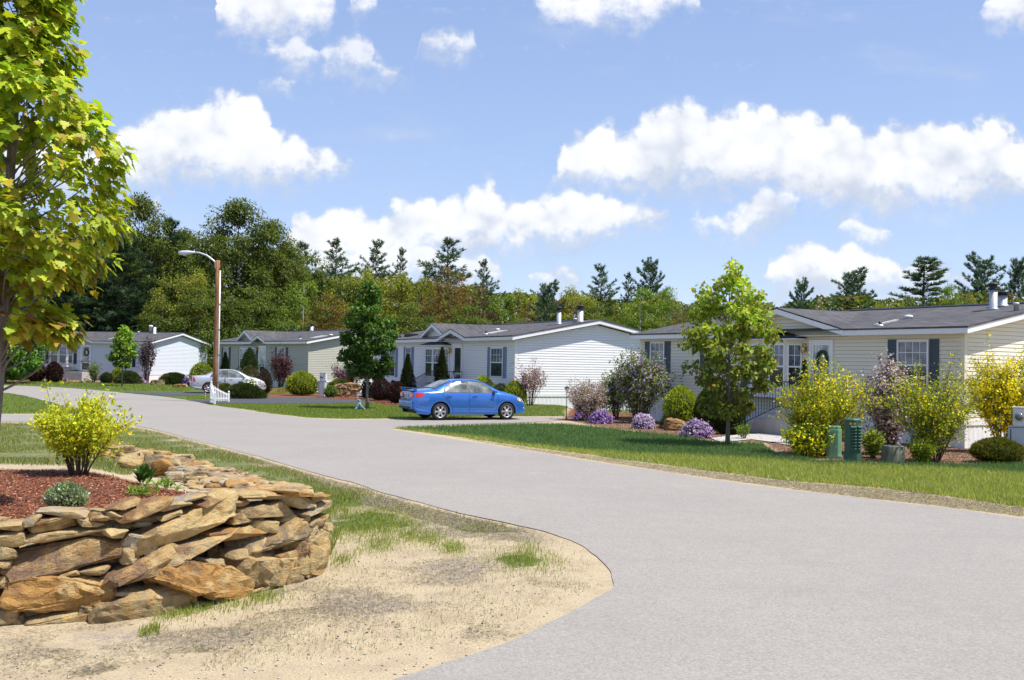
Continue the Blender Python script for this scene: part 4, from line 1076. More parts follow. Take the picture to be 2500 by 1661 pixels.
def hx(h, px, z=2.0, y=0.0):
    """local x of the front wall seen in pixel column px"""
    lo, hi = -3.0, h.L + 3.0
    for _ in range(40):
        m_ = (lo + hi) / 2
        if proj(h.M @ Vector((m_, y, z)))[0] < px: lo = m_
        else: hi = m_
    return (lo + hi) / 2
def hz_(h, x, py, y=0.0):
    lo, hi = -1.0, 8.0
    for _ in range(40):
        m_ = (lo + hi) / 2
        if proj(h.M @ Vector((x, y, m_)))[1] > py: lo = m_
        else: hi = m_
    return (lo + hi) / 2
def hroof(h, px, py):
    """point where the pixel's ray meets the front roof slope (local)"""
    o = h.Mi @ CAM; d = h.Mi.to_3x3() @ ray(px, py)
    n = Vector((0, -SLOPE, 1)).normalized(); p0 = Vector((0, 0, EAVE + OVH * SLOPE + 0.05))
    t = (p0 - o).dot(n) / d.dot(n); return o + d * t
def sub(mb, name, mats, parent): return mb.build(name, mats, parent)
def window(h, x0, x1, z0, z1, cols=3, rows=2, shut=None, sw=0.30, y=0.0, face='front', parent=None, arc=False, sh_z=None):
    """face front: on y plane; x0..x1 outer frame"""
    e = parent or h.e; T = (lambda px_, o_, z: (px_, y - o_, z)) if face == 'front' else (lambda px_, o_, z: (h.L + o_, px_, z))
    def bx(mb, a0, a1, o0, o1, zz0, zz1):
        if face == 'front': mb.box(a0, a1, y - o1, y - o0, zz0, zz1)
        else: mb.box(h.L + o0, h.L + o1, a0, a1, zz0, zz1)
    mb = MB(); fw = 0.055; zm = (z0 + z1) / 2
    bx(mb, x0, x0 + fw, 0.0, 0.05, z0, z1); bx(mb, x1 - fw, x1, 0.0, 0.05, z0, z1)
    bx(mb, x0 + fw, x1 - fw, 0.0, 0.048, z1 - fw, z1); bx(mb, x0 + fw, x1 - fw, 0.0, 0.048, z0, z0 + fw)
    bx(mb, x0 + fw, x1 - fw, 0.0, 0.044, zm - 0.025, zm + 0.025)
    for i in range(1, cols): xx = x0 + fw + (x1 - x0 - 2 * fw) * i / cols; bx(mb, xx - 0.009, xx + 0.009, 0.0, 0.031, zm + .025, z1 - fw)
    for i in range(1, rows): zz = zm + (z1 - zm) * i / rows; bx(mb, x0 + fw, x1 - fw, 0.0, 0.030, zz - 0.009, zz + 0.009)
    w = mb.build("window", TRIM, e)
    mb = MB(); bx(mb, x0 + fw, x1 - fw, 0.0, 0.024, zm + 0.025, z1 - fw); mb.build("pane", GL_UP, w)
    mb = MB(); bx(mb, x0 + fw, x1 - fw, 0.0, 0.022, z0 + fw, zm - 0.025); mb.build("pane", GL_DN, w)
    if shut:
        sz0, sz1 = sh_z or (z0 - 0.02, z1 + 0.02)
        for a0, a1 in ((x0 - sw - 0.02, x0 - 0.02), (x1 + 0.02, x1 + sw + 0.02)):
            mb = MB(); bx(mb, a0, a1, 0.0, 0.022, sz0, sz1)
            bx(mb, a0, a0 + .05, .022, .036, sz0, sz1); bx(mb, a1 - .05, a1, .022, .036, sz0, sz1)
            for zz in (sz0, (sz0 + sz1) / 2 - .03, sz1 - .07): bx(mb, a0 + .05, a1 - .05, .022, .035, zz, zz + .07)
            k = sz0 + 0.09
            while k < sz1 - 0.1:
                bx(mb, a0 + .055, a1 - .055, .022, .030, k, k + 0.018); k += 0.045
            mb.build("shutter", shut, e)
    return w
def door(h, x0, x1, z0, z1, glass=GL_DOOR, wreath=True, kick=0.36, arch=False, part_glass=(0.36, 0.96)):
    e = h.e; mb = MB(); fw = 0.09
    mb.box(x0, x0 + fw, -0.06, 0, z0, z1); mb.box(x1 - fw, x1, -0.06, 0, z0, z1); mb.box(x0 + fw, x1 - fw, -0.058, 0, z1 - fw, z1)
    d = mb.build("door_frame", TRIM, e)
    mb = MB(); a0, a1 = x0 + fw, x1 - fw; H_ = z1 - fw - z0
    zg0 = z0 + H_ * part_glass[0]; zg1 = z0 + H_ * part_glass[1]; s = 0.07
    mb.box(a0, a1, -0.035, -0.002, z0, z0 + 0.12); mb.box(a0, a0 + s, -0.035, -0.002, z0 + .12, z1 - fw); mb.box(a1 - s, a1, -0.035, -0.002, z0 + .12, z1 - fw)
    mb.box(a0 + s, a1 - s, -0.035, -0.002, zg1, z1 - fw); mb.box(a0 + s, a1 - s, -0.035, -0.002, zg0 - 0.05, zg0)
    dd_ = mb.build("door", TRIM, e)
    mb = MB(); mb.box(a0 + s, a1 - s, -0.022, -0.004, zg0, zg1); mb.build("pane", glass, dd_)
    mb = MB(); mb.box(a0 + s, a1 - s, -0.020, -0.004, z0 + .12, zg0 - 0.05); mb.build("lower_panel", GL_DN if kick < 0.5 else TRIM, dd_)
    mb = MB(); mb.box(a0 + 0.02, a0 + 0.045, -0.075, -0.036, zg0 - 0.03, zg0 + 0.12); mb.build("handle", BLACKM, dd_)
    if wreath:
        mb = MB(); cx = (a0 + a1) / 2 + 0.05; cz = z0 + H_ * 0.74; mb.smooth = True
        pts = [(cx + 0.19 * math.cos(t), -0.06, cz + 0.25 * math.sin(t)) for t in np.linspace(0, 2 * math.pi, 25)]
        mb.tube(pts, [0.05 + 0.012 * math.sin(i * 2.3) for i in range(25)], 7, False); mb.build("wreath", WREATH, dd_)
    if arch:
        mb = MB(); cx = (a0 + a1) / 2; cz = z0 + H_ * 0.86
        pts = [(cx + 0.24 * math.cos(t), cz + 0.24 * math.sin(t)) for t in np.linspace(0, math.pi, 12)]
        mb.prism(pts, 'y', -0.029, -0.023); mb.build("arched_light", GL_DN, dd_)
    return dd_
def bay(h, x0, x1, z0, z1, shut=None, depth=0.34, ang=0.30, canopy=True, cx=None):
    """three windows on a shallow canted bay"""
    e = h.e; mb = MB()
    pts = [(x0, 0.0), (x0 + ang, -depth), (x1 - ang, -depth), (x1, 0.0)]
    zb, zt_ = z0 - 0.22, z1 + 0.16
    mb.prism(pts, 'z', zb, zt_); by = mb.build("bay_window", h.sid, e)
    mb = MB(); o = 0.03
    mb.prism([(x0 - o, 0.0), (x0 + ang - o, -depth - o), (x1 - ang + o, -depth - o), (x1 + o, 0.0)], 'z', zb - 0.05, zb - 0.001)
    mb.build("bay_sill", TRIM, by)
    if canopy:
        mb = MB(); c0, c1 = x0 - 0.16, x1 + 0.16; zc = zt_
        P = [(c0, 0.0, zc + .002), (c0 + 0.02, -depth - .14, zc + .002), (c1 - 0.02, -depth - .14, zc + .002), (c1, 0, zc + .002)]
        top = [((c0 + c1) / 2 - 0.45, 0.0, zc + 0.24), ((c0 + c1) / 2 + 0.45, 0.0, zc + 0.24)]
        P2 = [(c0, 0.0, zc + .03), (c0 + 0.02, -depth - .14, zc + .03), (c1 - 0.02, -depth - .14, zc + .03), (c1, 0, zc + .03)]
        mb.add(P + P2 + top, [(3, 2, 1, 0), (0, 1, 5, 4), (1, 2, 6, 5), (2, 3, 7, 6), (4, 5, 8), (5, 6, 9, 8), (6, 7, 9)])
        mb.build("canopy", SHING_DARK, by)
        mb = MB(); mb.prism([(c0 - .015, 0), (c0 + .005, -depth - .155), (c1 - .005, -depth - .155), (c1 + .015, 0)], 'z', zc - 0.03, zc); mb.build("canopy_trim", TRIM, by)
    # windows on the three faces
    def facewin(p, q, marg, cols):
        a = Vector((*p, 0)); c_ = Vector((*q, 0)); d = c_ - a; L_ = d.length; d.normalize(); nrm_ = Vector((d.y, -d.x, 0))
        Mx = Matrix(((d.x, -nrm_.x, 0, a.x), (d.y, -nrm_.y, 0, a.y), (0, 0, 1, 0), (0, 0, 0, 1)))
        def W3(mbx): mbx.xf(Mx)
        x_0, x_1 = marg, L_ - marg; fw = 0.05; zm = (z0 + z1) / 2
        mbw = MB()
        mbw.box(x_0, x_0 + fw, -.035, 0.0, z0, z1); mbw.box(x_1 - fw, x_1, -.035, 0, z0, z1); mbw.box(x_0 + fw, x_1 - fw, -.033, 0, z1 - fw, z1); mbw.box(x_0 + fw, x_1 - fw, -.033, 0, z0, z0 + fw); mbw.box(x_0 + fw, x_1 - fw, -.03, 0, zm - .025, zm + .025)
        for i in range(1, cols): xx = x_0 + fw + (x_1 - x_0 - 2 * fw) * i / cols; mbw.box(xx - .009, xx + .009, -.024, 0, zm + .025, z1 - fw)
        zz = zm + (z1 - zm) * 0.5; mbw.box(x_0 + fw, x_1 - fw, -.023, 0, zz - .009, zz + .009)
        W3(mbw); w = mbw.build("window_frame", TRIM, by)
        mbw = MB(); mbw.box(x_0 + fw, x_1 - fw, -.016, 0, zm + .025, z1 - fw); W3(mbw); mbw.build("pane", GL_UP, by)
        mbw = MB(); mbw.box(x_0 + fw, x_1 - fw, -.015, 0, z0 + fw, zm - .025); W3(mbw); mbw.build("pane", GL_DN, by)
    facewin(pts[0], pts[1], 0.03, 2)
    mid = ((x0 + x1) / 2, -depth)
    facewin(pts[1], mid, 0.05, 3); facewin(mid, pts[2], 0.05, 3); facewin(pts[2], pts[3], 0.03, 2)
    if shut:
        for a0, a1 in ((x0 - 0.34, x0 - 0.06), (x1 + 0.06, x1 + 0.34)):
            mb = MB(); mb.box(a0, a1, -.03, 0, z0 - .03, z1 + .03); mb.box(a0 + .04, a1 - .04, -.04, -.03, z0 + .05, z1 - .05); mb.build("shutter", shut, e)
    return by
SHING_DARK = plain("dark_canopy_shingle", (0.028, 0.03, 0.04), 0.8, var=0.3, scale=20, bmp=0.4)
def gable(h, x0, x1, zp, y0, yb=None, wall=True, zf=None, name="dormer", slope=None, depth_over=0.28):
    """a gable whose face stands at local y0, feet x0..x1 (outer ends of the rakes), peak zp; runs back into the roof"""
    zf = zf if zf is not None else EAVE - FAS
    xm = (x0 + x1) / 2; k = (zp - (zf + FAS)) / ((x1 - x0) / 2)
    yback = yb if yb is not None else (zp - EAVE) / SLOPE - OVH + 0.2
    yo = y0 - depth_over
    top = zf + FAS
    mb = MB(); t = 0.04
    for s in (-1, 1):
        xe = xm + s * (x1 - x0) / 2
        P = [(xe, yo, top + .01), (xm, yo, zp + .01), (xm, yback, zp + .01), (xe, yback, top + .01)]
        if s > 0: P = P[::-1]
        vs = P + [(p[0], p[1], p[2] + t) for p in P]
        mb.add(vs, [(4, 5, 6, 7) if s < 0 else (4, 5, 6, 7), (3, 2, 1, 0), (0, 1, 5, 4), (1, 2, 6, 5), (2, 3, 7, 6), (3, 0, 4, 7)])
    d = mb.build(name, SHING, h.e)
    mb = MB()
    for s in (-1, 1):
        xe = xm + s * (x1 - x0) / 2
        P = [(xe, top), (xm, zp), (xm, zp - FAS * 1.05), (xe, zf)]
        vs = [(p[0], yo - 0.02, p[1]) for p in P] + [(p[0], yo, p[1]) for p in P]
        mb.add(vs, [(0, 1, 2, 3), (7, 6, 5, 4), (0, 4, 5, 1), (1, 5, 6, 2), (2, 6, 7, 3), (3, 7, 4, 0)])
        # soffit strip
        vs = [(xe, yo, zf), (xm, yo, zp - FAS * 1.05), (xm, y0, zp - FAS * 1.05), (xe, y0, zf)]
        vs += [(p[0], p[1], p[2] + 0.012) for p in vs]
        mb.add(vs, [(0, 1, 2, 3), (7, 6, 5, 4), (0, 4, 5, 1), (1, 5, 6, 2), (2, 6, 7, 3), (3, 7, 4, 0)])
    mb.build("rake_board", TRIM, d)
    if wall:
        mb = MB(); kk = (zp - FAS - zf) / ((x1 - x0) / 2)
        def cl(z):
            if z <= zf: return (x0 + 0.12, x1 - 0.12)
            q = (z - zf) / kk; a, c_ = x0 + q, x1 - q
            return (a, c_) if a < c_ else (xm, xm)
        wall_strips(mb, x0, x1, zf - 0.02, zp - FAS, lambda a, o_, z: (a, y0 - o_, z), cl)
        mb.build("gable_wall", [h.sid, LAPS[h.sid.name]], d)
    return d
def eave_board(h, gaps, z0=None):
    """front fascia with openings where gables cut it"""
    mb = MB(); xs_ = [-OVH + 0.02]; 
    for a, c_ in sorted(gaps): xs_ += [a, c_]
    xs_.append(h.L + OVH - 0.02)
    for i in range(0, len(xs_), 2):
        if xs_[i + 1] - xs_[i] > 0.05: mb.box(xs_[i], xs_[i + 1], -OVH, -OVH + 0.02, EAVE - FAS, EAVE)
    mb.box(-OVH + 0.02, h.L + OVH - 0.02, h.W + OVH - 0.02, h.W + OVH, EAVE - FAS, EAVE)
    mb.build("eave_board", TRIM, h.roof)
def chimney(h, px, pb, pt, d, cap=True, capm=None, name="chimney_pipe", mat=None):
    p = hroof(h, px, pb); D = (h.M @ p)
    hgt = (pb - pt) / F_PX * D.y; r = d / 2 / F_PX * D.y
    mb = MB(); mb.smooth = True
    c = (p.x, p.y, p.z - 0.08)
    if cap:
        mb.lathe([(r * 1.5, 0.06), (r * 1.15, 0.12), (r, 0.14), (r, 0.08 + hgt * 0.72)], 18, c)
        mb.cur = 1
        k = 0.085 + hgt * 0.72
        mb.lathe([(r * 1.25, k), (r * 1.3, k + hgt * .04), (r * 0.95, k + hgt * .06), (r * 0.95, k + hgt * .18), (r * 1.55, k + hgt * .19), (r * 1.4, k + hgt * .23), (r * .3, k + hgt * .28)], 18, c)
        mb.build(name, [mat or GALV, capm or DARKM], h.roof)
    else:
        mb.lathe([(r, 0), (r, 0.08 + hgt * .75), (r * 1.2, 0.08 + hgt * .76), (r * 1.2, 0.08 + hgt), (r * .6, .1 + hgt)], 16, c); mb.build(name, [mat or GALV], h.roof)
def vent_dome(h, px, py, wpx):
    p = hroof(h, px, py); D = (h.M @ p); r = wpx / 2 / F_PX * D.y
    mb = MB(); mb.smooth = True; mb.lathe([(r * .8, 0), (r * .8, r * .35), (r, r * .4), (r * .9, r * .8), (r * .3, r * .95)], 16, (p.x, p.y, p.z - 0.02)); mb.build("roof_vent", WHITEP, h.roof)
def patch(h, px0, py0, px1, py1):
    a = hroof(h, px0, py0); c_ = hroof(h, px1, py1); cx, cy_ = (a.x + c_.x) / 2, (a.y + c_.y) / 2
    w, d = abs(c_.x - a.x) * 0.5, max(0.35, abs(c_.y - a.y) * 0.4); z = lambda y: EAVE + (y + OVH) * SLOPE + 0.05
    vs = [(cx - w, cy_ - d, z(cy_ - d) + .004), (cx + w, cy_ - d, z(cy_ - d) + .004), (cx + w, cy_ + d, z(cy_ + d) + .004), (cx - w, cy_ + d, z(cy_ + d) + .004)]
    vs += [(p[0], p[1], p[2] + 0.035) for p in vs]
    mb = MB(); mb.add(vs, [(4, 5, 6, 7), (0, 3, 2, 1), (0, 1, 5, 4), (1, 2, 6, 5), (2, 3, 7, 6), (3, 0, 4, 7)]); mb.build("skylight", PALEP, h.roof)
PALEP = plain("weathered_skylight", (0.42, 0.40, 0.37), 0.4, var=0.2)
def stack(h, px, pb, pt, d=0.05):
    p = hroof(h, px, pb); D = h.M @ p; hg = (pb - pt) / F_PX * D.y
    mb = MB(); mb.smooth = True; mb.lathe([(d, 0), (d, hg)], 10, (p.x, p.y, p.z - 0.03)); mb.cur = 1; mb.lathe([(d * 2.4, 0), (d * 1.4, 0.09)], 10, (p.x, p.y, p.z - 0.03)); mb.build("vent_stack", [BLACKM, GALV], h.roof)
def lantern(h, x, z):
    mb = MB(); mb.box(x - .05, x + .05, -.03, 0, z - .1, z + .12); mb.tube([(x, -.02, z + .1), (x, -.10, z + .16), (x, -.13, z + .08)], .012, 6)
    mb.smooth = True; mb.lathe([(.03, -.16), (.06, -.13), (.075, .03), (.02, .09)], 8, (x, -.13, z)); mb.build("porch_light", BRASS, h.e)
def steps(h, lab, x0, x1, floor_z, n, stair_x0, rail_h=0.9, dep=1.25):
    """concrete landing in front of the door with stairs running down to the left, iron rails"""
    e = empty("entry_steps", h.e.location, h.e.rotation_euler.z, lab, "steps")
    mb = MB(); mb.box(x0, x1, -dep, -0.05, -0.05, floor_z); ns = n; run = (x0 - stair_x0) / ns
    for i in range(ns): mb.box(stair_x0 + run * i, x0 - 0.001 * (ns - i), -dep + 0.002 * (ns - i), -0.06, -0.05, floor_z * (i + 1) / (ns + 1))
    mb.build("tread", CONC, e)
    for yy in (-dep + 0.06, ):
        mb = MB()
        mb.tube([(stair_x0 - 0.05, yy, 0), (stair_x0 - 0.05, yy, rail_h * 0.98)], .018, 6)
        mb.tube([(stair_x0 - 0.12, yy, rail_h * 0.9), (stair_x0 - 0.05, yy, rail_h), (x0, yy, floor_z + rail_h), (x1 - 0.05, yy, floor_z + rail_h)], .018, 6)
        mb.tube([(stair_x0 - 0.05, yy, 0.12), (x0, yy, floor_z + 0.1), (x1 - 0.05, yy, floor_z + 0.1)], .012, 6)
        k = stair_x0 + 0.08
        while k < x1 - 0.06:
            zb = 0.12 + (floor_z - 0.02) * max(0, min(1, (k - stair_x0) / (x0 - stair_x0))); zt2 = rail_h + floor_z * max(0, min(1, (k - stair_x0) / (x0 - stair_x0)))
            mb.tube([(k, yy, zb), (k, yy, zt2)], .009, 5, False); k += 0.12
        mb.tube([(x1 - .05, yy, floor_z), (x1 - .05, yy, floor_z + rail_h)], .018, 6)
        mb.tube([(x1 - .05, yy, floor_z + rail_h), (x1 - .05, -0.1, floor_z + rail_h)], .016, 6)
        for q in np.arange(yy + 0.15, -0.12, 0.13): mb.tube([(x1 - .05, q, floor_z + .02), (x1 - .05, q, floor_z + rail_h)], .009, 5, False)
        mb.build("railing", BLACKM, e)
    return e

def dirto(h_corner, px_left, Zl):
    X = (px_left - 1250) / F_PX * Zl; return (X - h_corner[0], Zl - h_corner[1])
# ---- the nearest house, right: cream
c4 = (12.2, 27.6)
H4 = house("cream mobile home with dark green shutters, nearest house at the right", c4, (-0.52, 0.854), 13.9, 8.4, S_CREAM)
h = H4; X = lambda p, z=2.0: hx(h, p, z)
window(h, X(1588.5), X(1623), 1.55, 2.98, 3, 2, SH_GREEN, sw=0.31)
window(h, X(1723), X(1756), 2.05, 2.98, 2, 2, SH_GREEN, sw=0.25)
b0, b1 = X(1829), X(1960)
bay(h, b0, b1, 1.40, 2.86, None, 0.32, 0.40)
for a0, a1 in ((b0 - 0.36, b0 - 0.06),):
    mb = MB(); mb.box(a0, a1, -.03, 0, 1.38, 2.9); mb.box(a0 + .04, a1 - .04, -.04, -.03, 1.45, 2.83); mb.build("shutter", SH_GREEN, h.e)
door(h, X(1977.6), X(2035.7), 0.86, 2.98, GL_DOOR, True)
lantern(h, X(1967), 2.72)
window(h, X(2191), X(2268.5), 1.52, 2.94, 4, 2, SH_GREEN, sw=0.30)
xg = X(2076, 3.1); xp = X(1912, 3.6); gable(h, 2 * xp - xg, xg, 3.98, -0.02, zf=EAVE - FAS)
eave_board(h, [(2 * xp - xg, xg)])
chimney(h, 2425, 756, 690, 19, name="chimney_pipe")
chimney(h, 2447, 748, 712, 23, True, name="chimney_box"); chimney(h, 2481, 759, 740, 12, False, name="roof_vent")
stack(h, 2149, 797, 783); patch(h, 2135, 797, 2190, 782); vent_dome(h, 2218, 778, 22)
steps(h, "concrete entry steps with black iron railing at the cream house", X(1965), X(2050), 0.78, 4, X(1860, 0.5), 0.88)
# ---- white house with blue shutters, centre
c3 = (0.15, 44.9)
H3 = house("white mobile home with slate blue shutters behind the blue car", c3, (-0.469, 0.883), 17.6, 8.4, S_WHITE)
h = H3; X = lambda p, z=2.0: hx(h, p, z)
window(h, X(1198.6), X(1229), 1.42, 2.78, 4, 2, SH_BLUE, sw=0.30)
window(h, X(991.5), X(1005), 1.55, 2.85, 3, 2, SH_BLUE, sw=0.30)
window(h, X(951), X(966), 1.2, 2.80, 3, 2, SH_BLUE, sw=0.32)
bay(h, X(1044), X(1098), 1.30, 2.76, None, 0.30, 0.38)
door(h, X(1107.5), X(1129.5), 0.80, 2.95, GL_DN, False)
lantern(h, X(1101), 2.66)
xa, xb = X(1036, 3.2), X(1150, 3.2)
gp_ = X(1113, 3.3); ghw = X(1148, 3.1) - gp_
gable(h, gp_ - ghw, gp_ + ghw, 3.66, -0.02, zf=EAVE - FAS, name="entry_gable")
dp = hx(h, 1092, 3.9, 0.9); dhw = dp - hx(h, 1033, 3.4, 0.3)
gable(h, dp - dhw, dp + dhw, 4.04, 0.30, zf=EAVE - FAS + 0.08, name="dormer")
eave_board(h, [(gp_ - ghw, gp_ + ghw)])
chimney(h, 1364.5, 792, 749, 11); chimney(h, 1416.5, 786, 745, 15); chimney(h, 1404, 790, 778, 8, False, name="roof_vent")
stack(h, 1187, 817, 806); patch(h, 1190, 817, 1225, 808); vent_dome(h, 1215, 807, 12)
mb = MB(); p = hroof(h, 1004, 821); mb.box(p.x - .35, p.x + .35, p.y - .3, p.y + .3, p.z - .05, p.z + .14); mb.build("roof_vent", BLACKM, h.roof, bevel=0.05)
steps(h, "entry steps with thin dark railing in front of the white house bay window", X(1103), X(1135), 0.74, 4, X(1040, 0.5), 0.88)
# ---- grey beige house
c2 = (-13.1, 66.0)
u2 = Vector((-21.9 + 13.1, 76.2 - 66.0)); 
H2 = house("grey beige mobile home with dark shutters, right of the wooden street light pole", c2, u2, 13.4, 8.4, S_GREY)
h = H2; X = lambda p, z=2.0: hx(h, p, z)
window(h, X(677.5), X(697.5), 1.5, 2.86, 3, 2, SH_GREEN, sw=0.30)
window(h, X(546), X(558.5), 1.5, 2.86, 2, 2, SH_GREEN, sw=0.28)
bay(h, X(588.5), X(624), 1.35, 2.80, SH_GREEN, 0.28, 0.35, canopy=False)
door(h, X(632.6), X(650), 0.86, 2.98, GL_DOOR, False)
lantern(h, X(629), 2.72)
gp_ = X(638, 3.3); ghw = X(656.5, 3.1) - gp_
gable(h, gp_ - ghw, gp_ + ghw, 3.66, -0.02, zf=EAVE - FAS, name="entry_gable")
dp = hx(h, 623.5, 3.9, 0.9); dhw = dp - hx(h, 583, 3.4, 0.3)
gable(h, dp - dhw, dp + dhw, 4.04, 0.30, zf=EAVE - FAS + 0.08, name="dormer")
eave_board(h, [(gp_ - ghw, gp_ + ghw)])
chimney(h, 761, 808, 791, 8.5); stack(h, 733, 828, 819); patch(h, 764, 827, 790, 820); vent_dome(h, 808, 820, 10)
window(h, 6.0, 7.1, 1.5, 2.9, 3, 2, SH_GREEN, 0.35, face='end')
steps(h, "small entry steps with dark railing hidden by shrubs at the grey beige house", X(628), X(653), 0.74, 4, X(598, 0.5), 0.88)
# ---- leftmost white house
c1 = (-29.0, 82.0)
H1 = house("cool white mobile home with black shutters, leftmost house, far across the road", c1, (-0.966, 0.259), 15.5, 8.4, S_BLUEW)
h = H1; X = lambda p, z=2.0: hx(h, p, z)
bay(h, X(120), X(179), 1.40, 2.80, SH_BLACK, 0.30, 0.35)
door(h, X(197.6), X(223), 0.80, 2.94, GL_DOOR, True, arch=True)
lantern(h, X(190.6), 2.78)
window(h, X(295), X(323), 1.25, 2.75, 4, 2, SH_BLACK, sw=0.28)
gm = X(164, 3.5); gr = X(231, 3.1); gable(h, 2 * gm - gr, gr, 3.95, -0.02)
eave_board(h, [(2 * gm - gr, gr)])
chimney(h, 377.5, 815, 791, 6.5, mat=WHITEP); chimney(h, 368, 811, 795, 8, False, mat=WHITEP, name="roof_vent"); chimney(h, 338.5, 817, 810, 4, False, mat=WHITEP, name="roof_vent")
stack(h, 277, 829, 825); patch(h, 262, 829, 285, 824)
steps(h, "entry steps with black railing at the leftmost white house", X(188), X(226), 0.74, 4, X(157, 0.5), 0.9)
# ------------------------------------------------------------------ dry stone wall
def stonemat():
    m, bb, out = newmat("fieldstone")
    co = coords(bb)
    A = bb.n('ShaderNodeAttribute', attribute_name='Col')
    st = bb.mapping(co, (3.0, 3.0, 7.5))
    w = bb.mix(0.05, st, bb.noise(co, 3, 3, 0.6, out=1))
    n1 = bb.noise(w, 1.6, 6, 0.72, 0.8); n2 = bb.noise(co, 7, 5, 0.7); n3 = bb.noise(co, 45, 4, 0.75); n4 = bb.noise(co, 2.6, 4, 0.6)
    c = bb.mix(bb.mr(n2, 0.44, 0.62, 0, 0.75), A.outputs[0], (0.50, 0.285, 0.085, 1))
    c = bb.mix(bb.mr(n4, 0.52, 0.66, 0, 0.6), c, (0.66, 0.52, 0.28, 1))
    c = bb.mix(bb.mr(n4, 0.48, 0.36, 0, 0.85), c, (0.19, 0.115, 0.08, 1))
    c = bb.mix(bb.mr(n1, 0.54, 0.68, 0, 0.75), c, (0.12, 0.07, 0.04, 1))
    c = bb.mix(bb.mr(n1, 0.42, 0.28, 0, 0.5), c, (0.66, 0.53, 0.32, 1))
    c = bb.mix(bb.mr(n3, 0.35, 0.7, 0, 0.2), c, (0.60, 0.47, 0.29, 1))
    c = bb.mix(1.0, c, (0.80, 0.76, 0.66, 1), 'MULTIPLY')
    c = bb.mix(bb.mr(n3, 0.45, 0.25, 0, 0.6), c, (0.07, 0.045, 0.03, 1))
    hh = bb.m('ADD', bb.m('MULTIPLY', n1, 1.6), bb.m('ADD', bb.m('MULTIPLY', n3, 0.4), bb.m('MULTIPLY', n2, 0.7)))
    princ(bb, out, c, 0.85, 0, 0.25, bump(bb, hh, 0.9, 0.035))
    return m
STONE = stonemat()
def stone_arrays(seed, w, h, d, detail=1, rough=0.11, blocky=0.42):
    r = random.Random(seed); bm = bmesh.new()
    n = 20 if detail else 13
    for i in range(n):
        v = Vector((r.gauss(0, 1), r.gauss(0, 1), r.gauss(0, 1))).normalized()
        q = Vector([math.copysign(abs(c) ** blocky, c) for c in v])
        q = q / max(1.0, q.length * 0.80)
        taper = 1 - 0.18 * q.x * (r.random() * 0.6 + 0.4) * (1 if seed % 2 else -1)
        bm.verts.new((q.x * w / 2 * 1.12, q.y * d / 2 * 1.1, q.z * h / 2 * 1.15 * taper))
    ret = bmesh.ops.convex_hull(bm, input=bm.verts)
    bmesh.ops.delete(bm, geom=[v for v in bm.verts if not v.link_faces], context='VERTS')
    if detail:
        es = [e for e in bm.edges if e.calc_face_angle(0) > 0.25]
        bmesh.ops.bevel(bm, geom=es, offset=min(w, h, d) * 0.07, segments=2, affect='EDGES', clamp_overlap=True)
        bmesh.ops.triangulate(bm, faces=bm.faces)
        for _ in range(3 if detail > 1 else 2):
            lim = max(0.022, min(w, h, d) * 0.16) 
            es = [e for e in bm.edges if e.calc_length() > lim]
            if not es: break
            bmesh.ops.subdivide_edges(bm, edges=es, cuts=1)
            bmesh.ops.triangulate(bm, faces=[f for f in bm.faces if len(f.verts) > 3])
        bm.normal_update(); s = min(w, h, d)
        off = Vector((seed * 3.1, seed * 1.7, seed * 0.3))
        for v in bm.verts:
            p = Vector((v.co.x * 3.2, v.co.y * 3.2, v.co.z * 13)) + off
            p2 = v.co * 7 + off
            vd = mnoise.voronoi(Vector((v.co.x * 7, v.co.y * 7, v.co.z * 12)) + off)[0]
            k = mnoise.fractal(p, 0.8, 2.0, 4) * 0.45 + mnoise.fractal(p2, 0.9, 2.0, 3) * 0.35 + (vd[1] - vd[0]) * 1.1 - 0.4
            ly = (abs((v.co.z * 26 + mnoise.noise(v.co * 4 + off) * 2.2) % 1.0 - 0.5) - 0.25) * 0.22
            v.co += v.normal * (k + ly) * rough * s
    else:
        bmesh.ops.triangulate(bm, faces=bm.faces)
    V = np.array([tuple(v.co) for v in bm.verts]); bm.verts.index_update()
    Fc = np.array([[v.index for v in f.verts] for f in bm.faces]); bm.free()
    return V, Fc
SC = dict(o=(0.45, 0.24, 0.075), t=(0.48, 0.38, 0.23), c=(0.62, 0.49, 0.27), g=(0.28, 0.24, 0.18), p=(0.25, 0.16, 0.115), y=(0.38, 0.37, 0.33), w=(0.60, 0.57, 0.51), k=(0.075, 0.078, 0.085), b=(0.24, 0.13, 0.065), s=(0.52, 0.47, 0.38))
wf = np.array(wall_front + wall_back); 
def wall_y(px):
    """depth of the wall's foot in a pixel column of its front"""
    xs_ = [p[0] for p in WALL_PX]; Y_ = [G(*p).y for p in WALL_PX]
    return float(np.interp(px, xs_, Y_)), 
WK = 0.3826
wall_e = empty("stone_retaining_wall", (-3.2, 8.6, 0), 0, "rusty brown dry stone retaining wall curving round the red mulch bed", "stone wall")
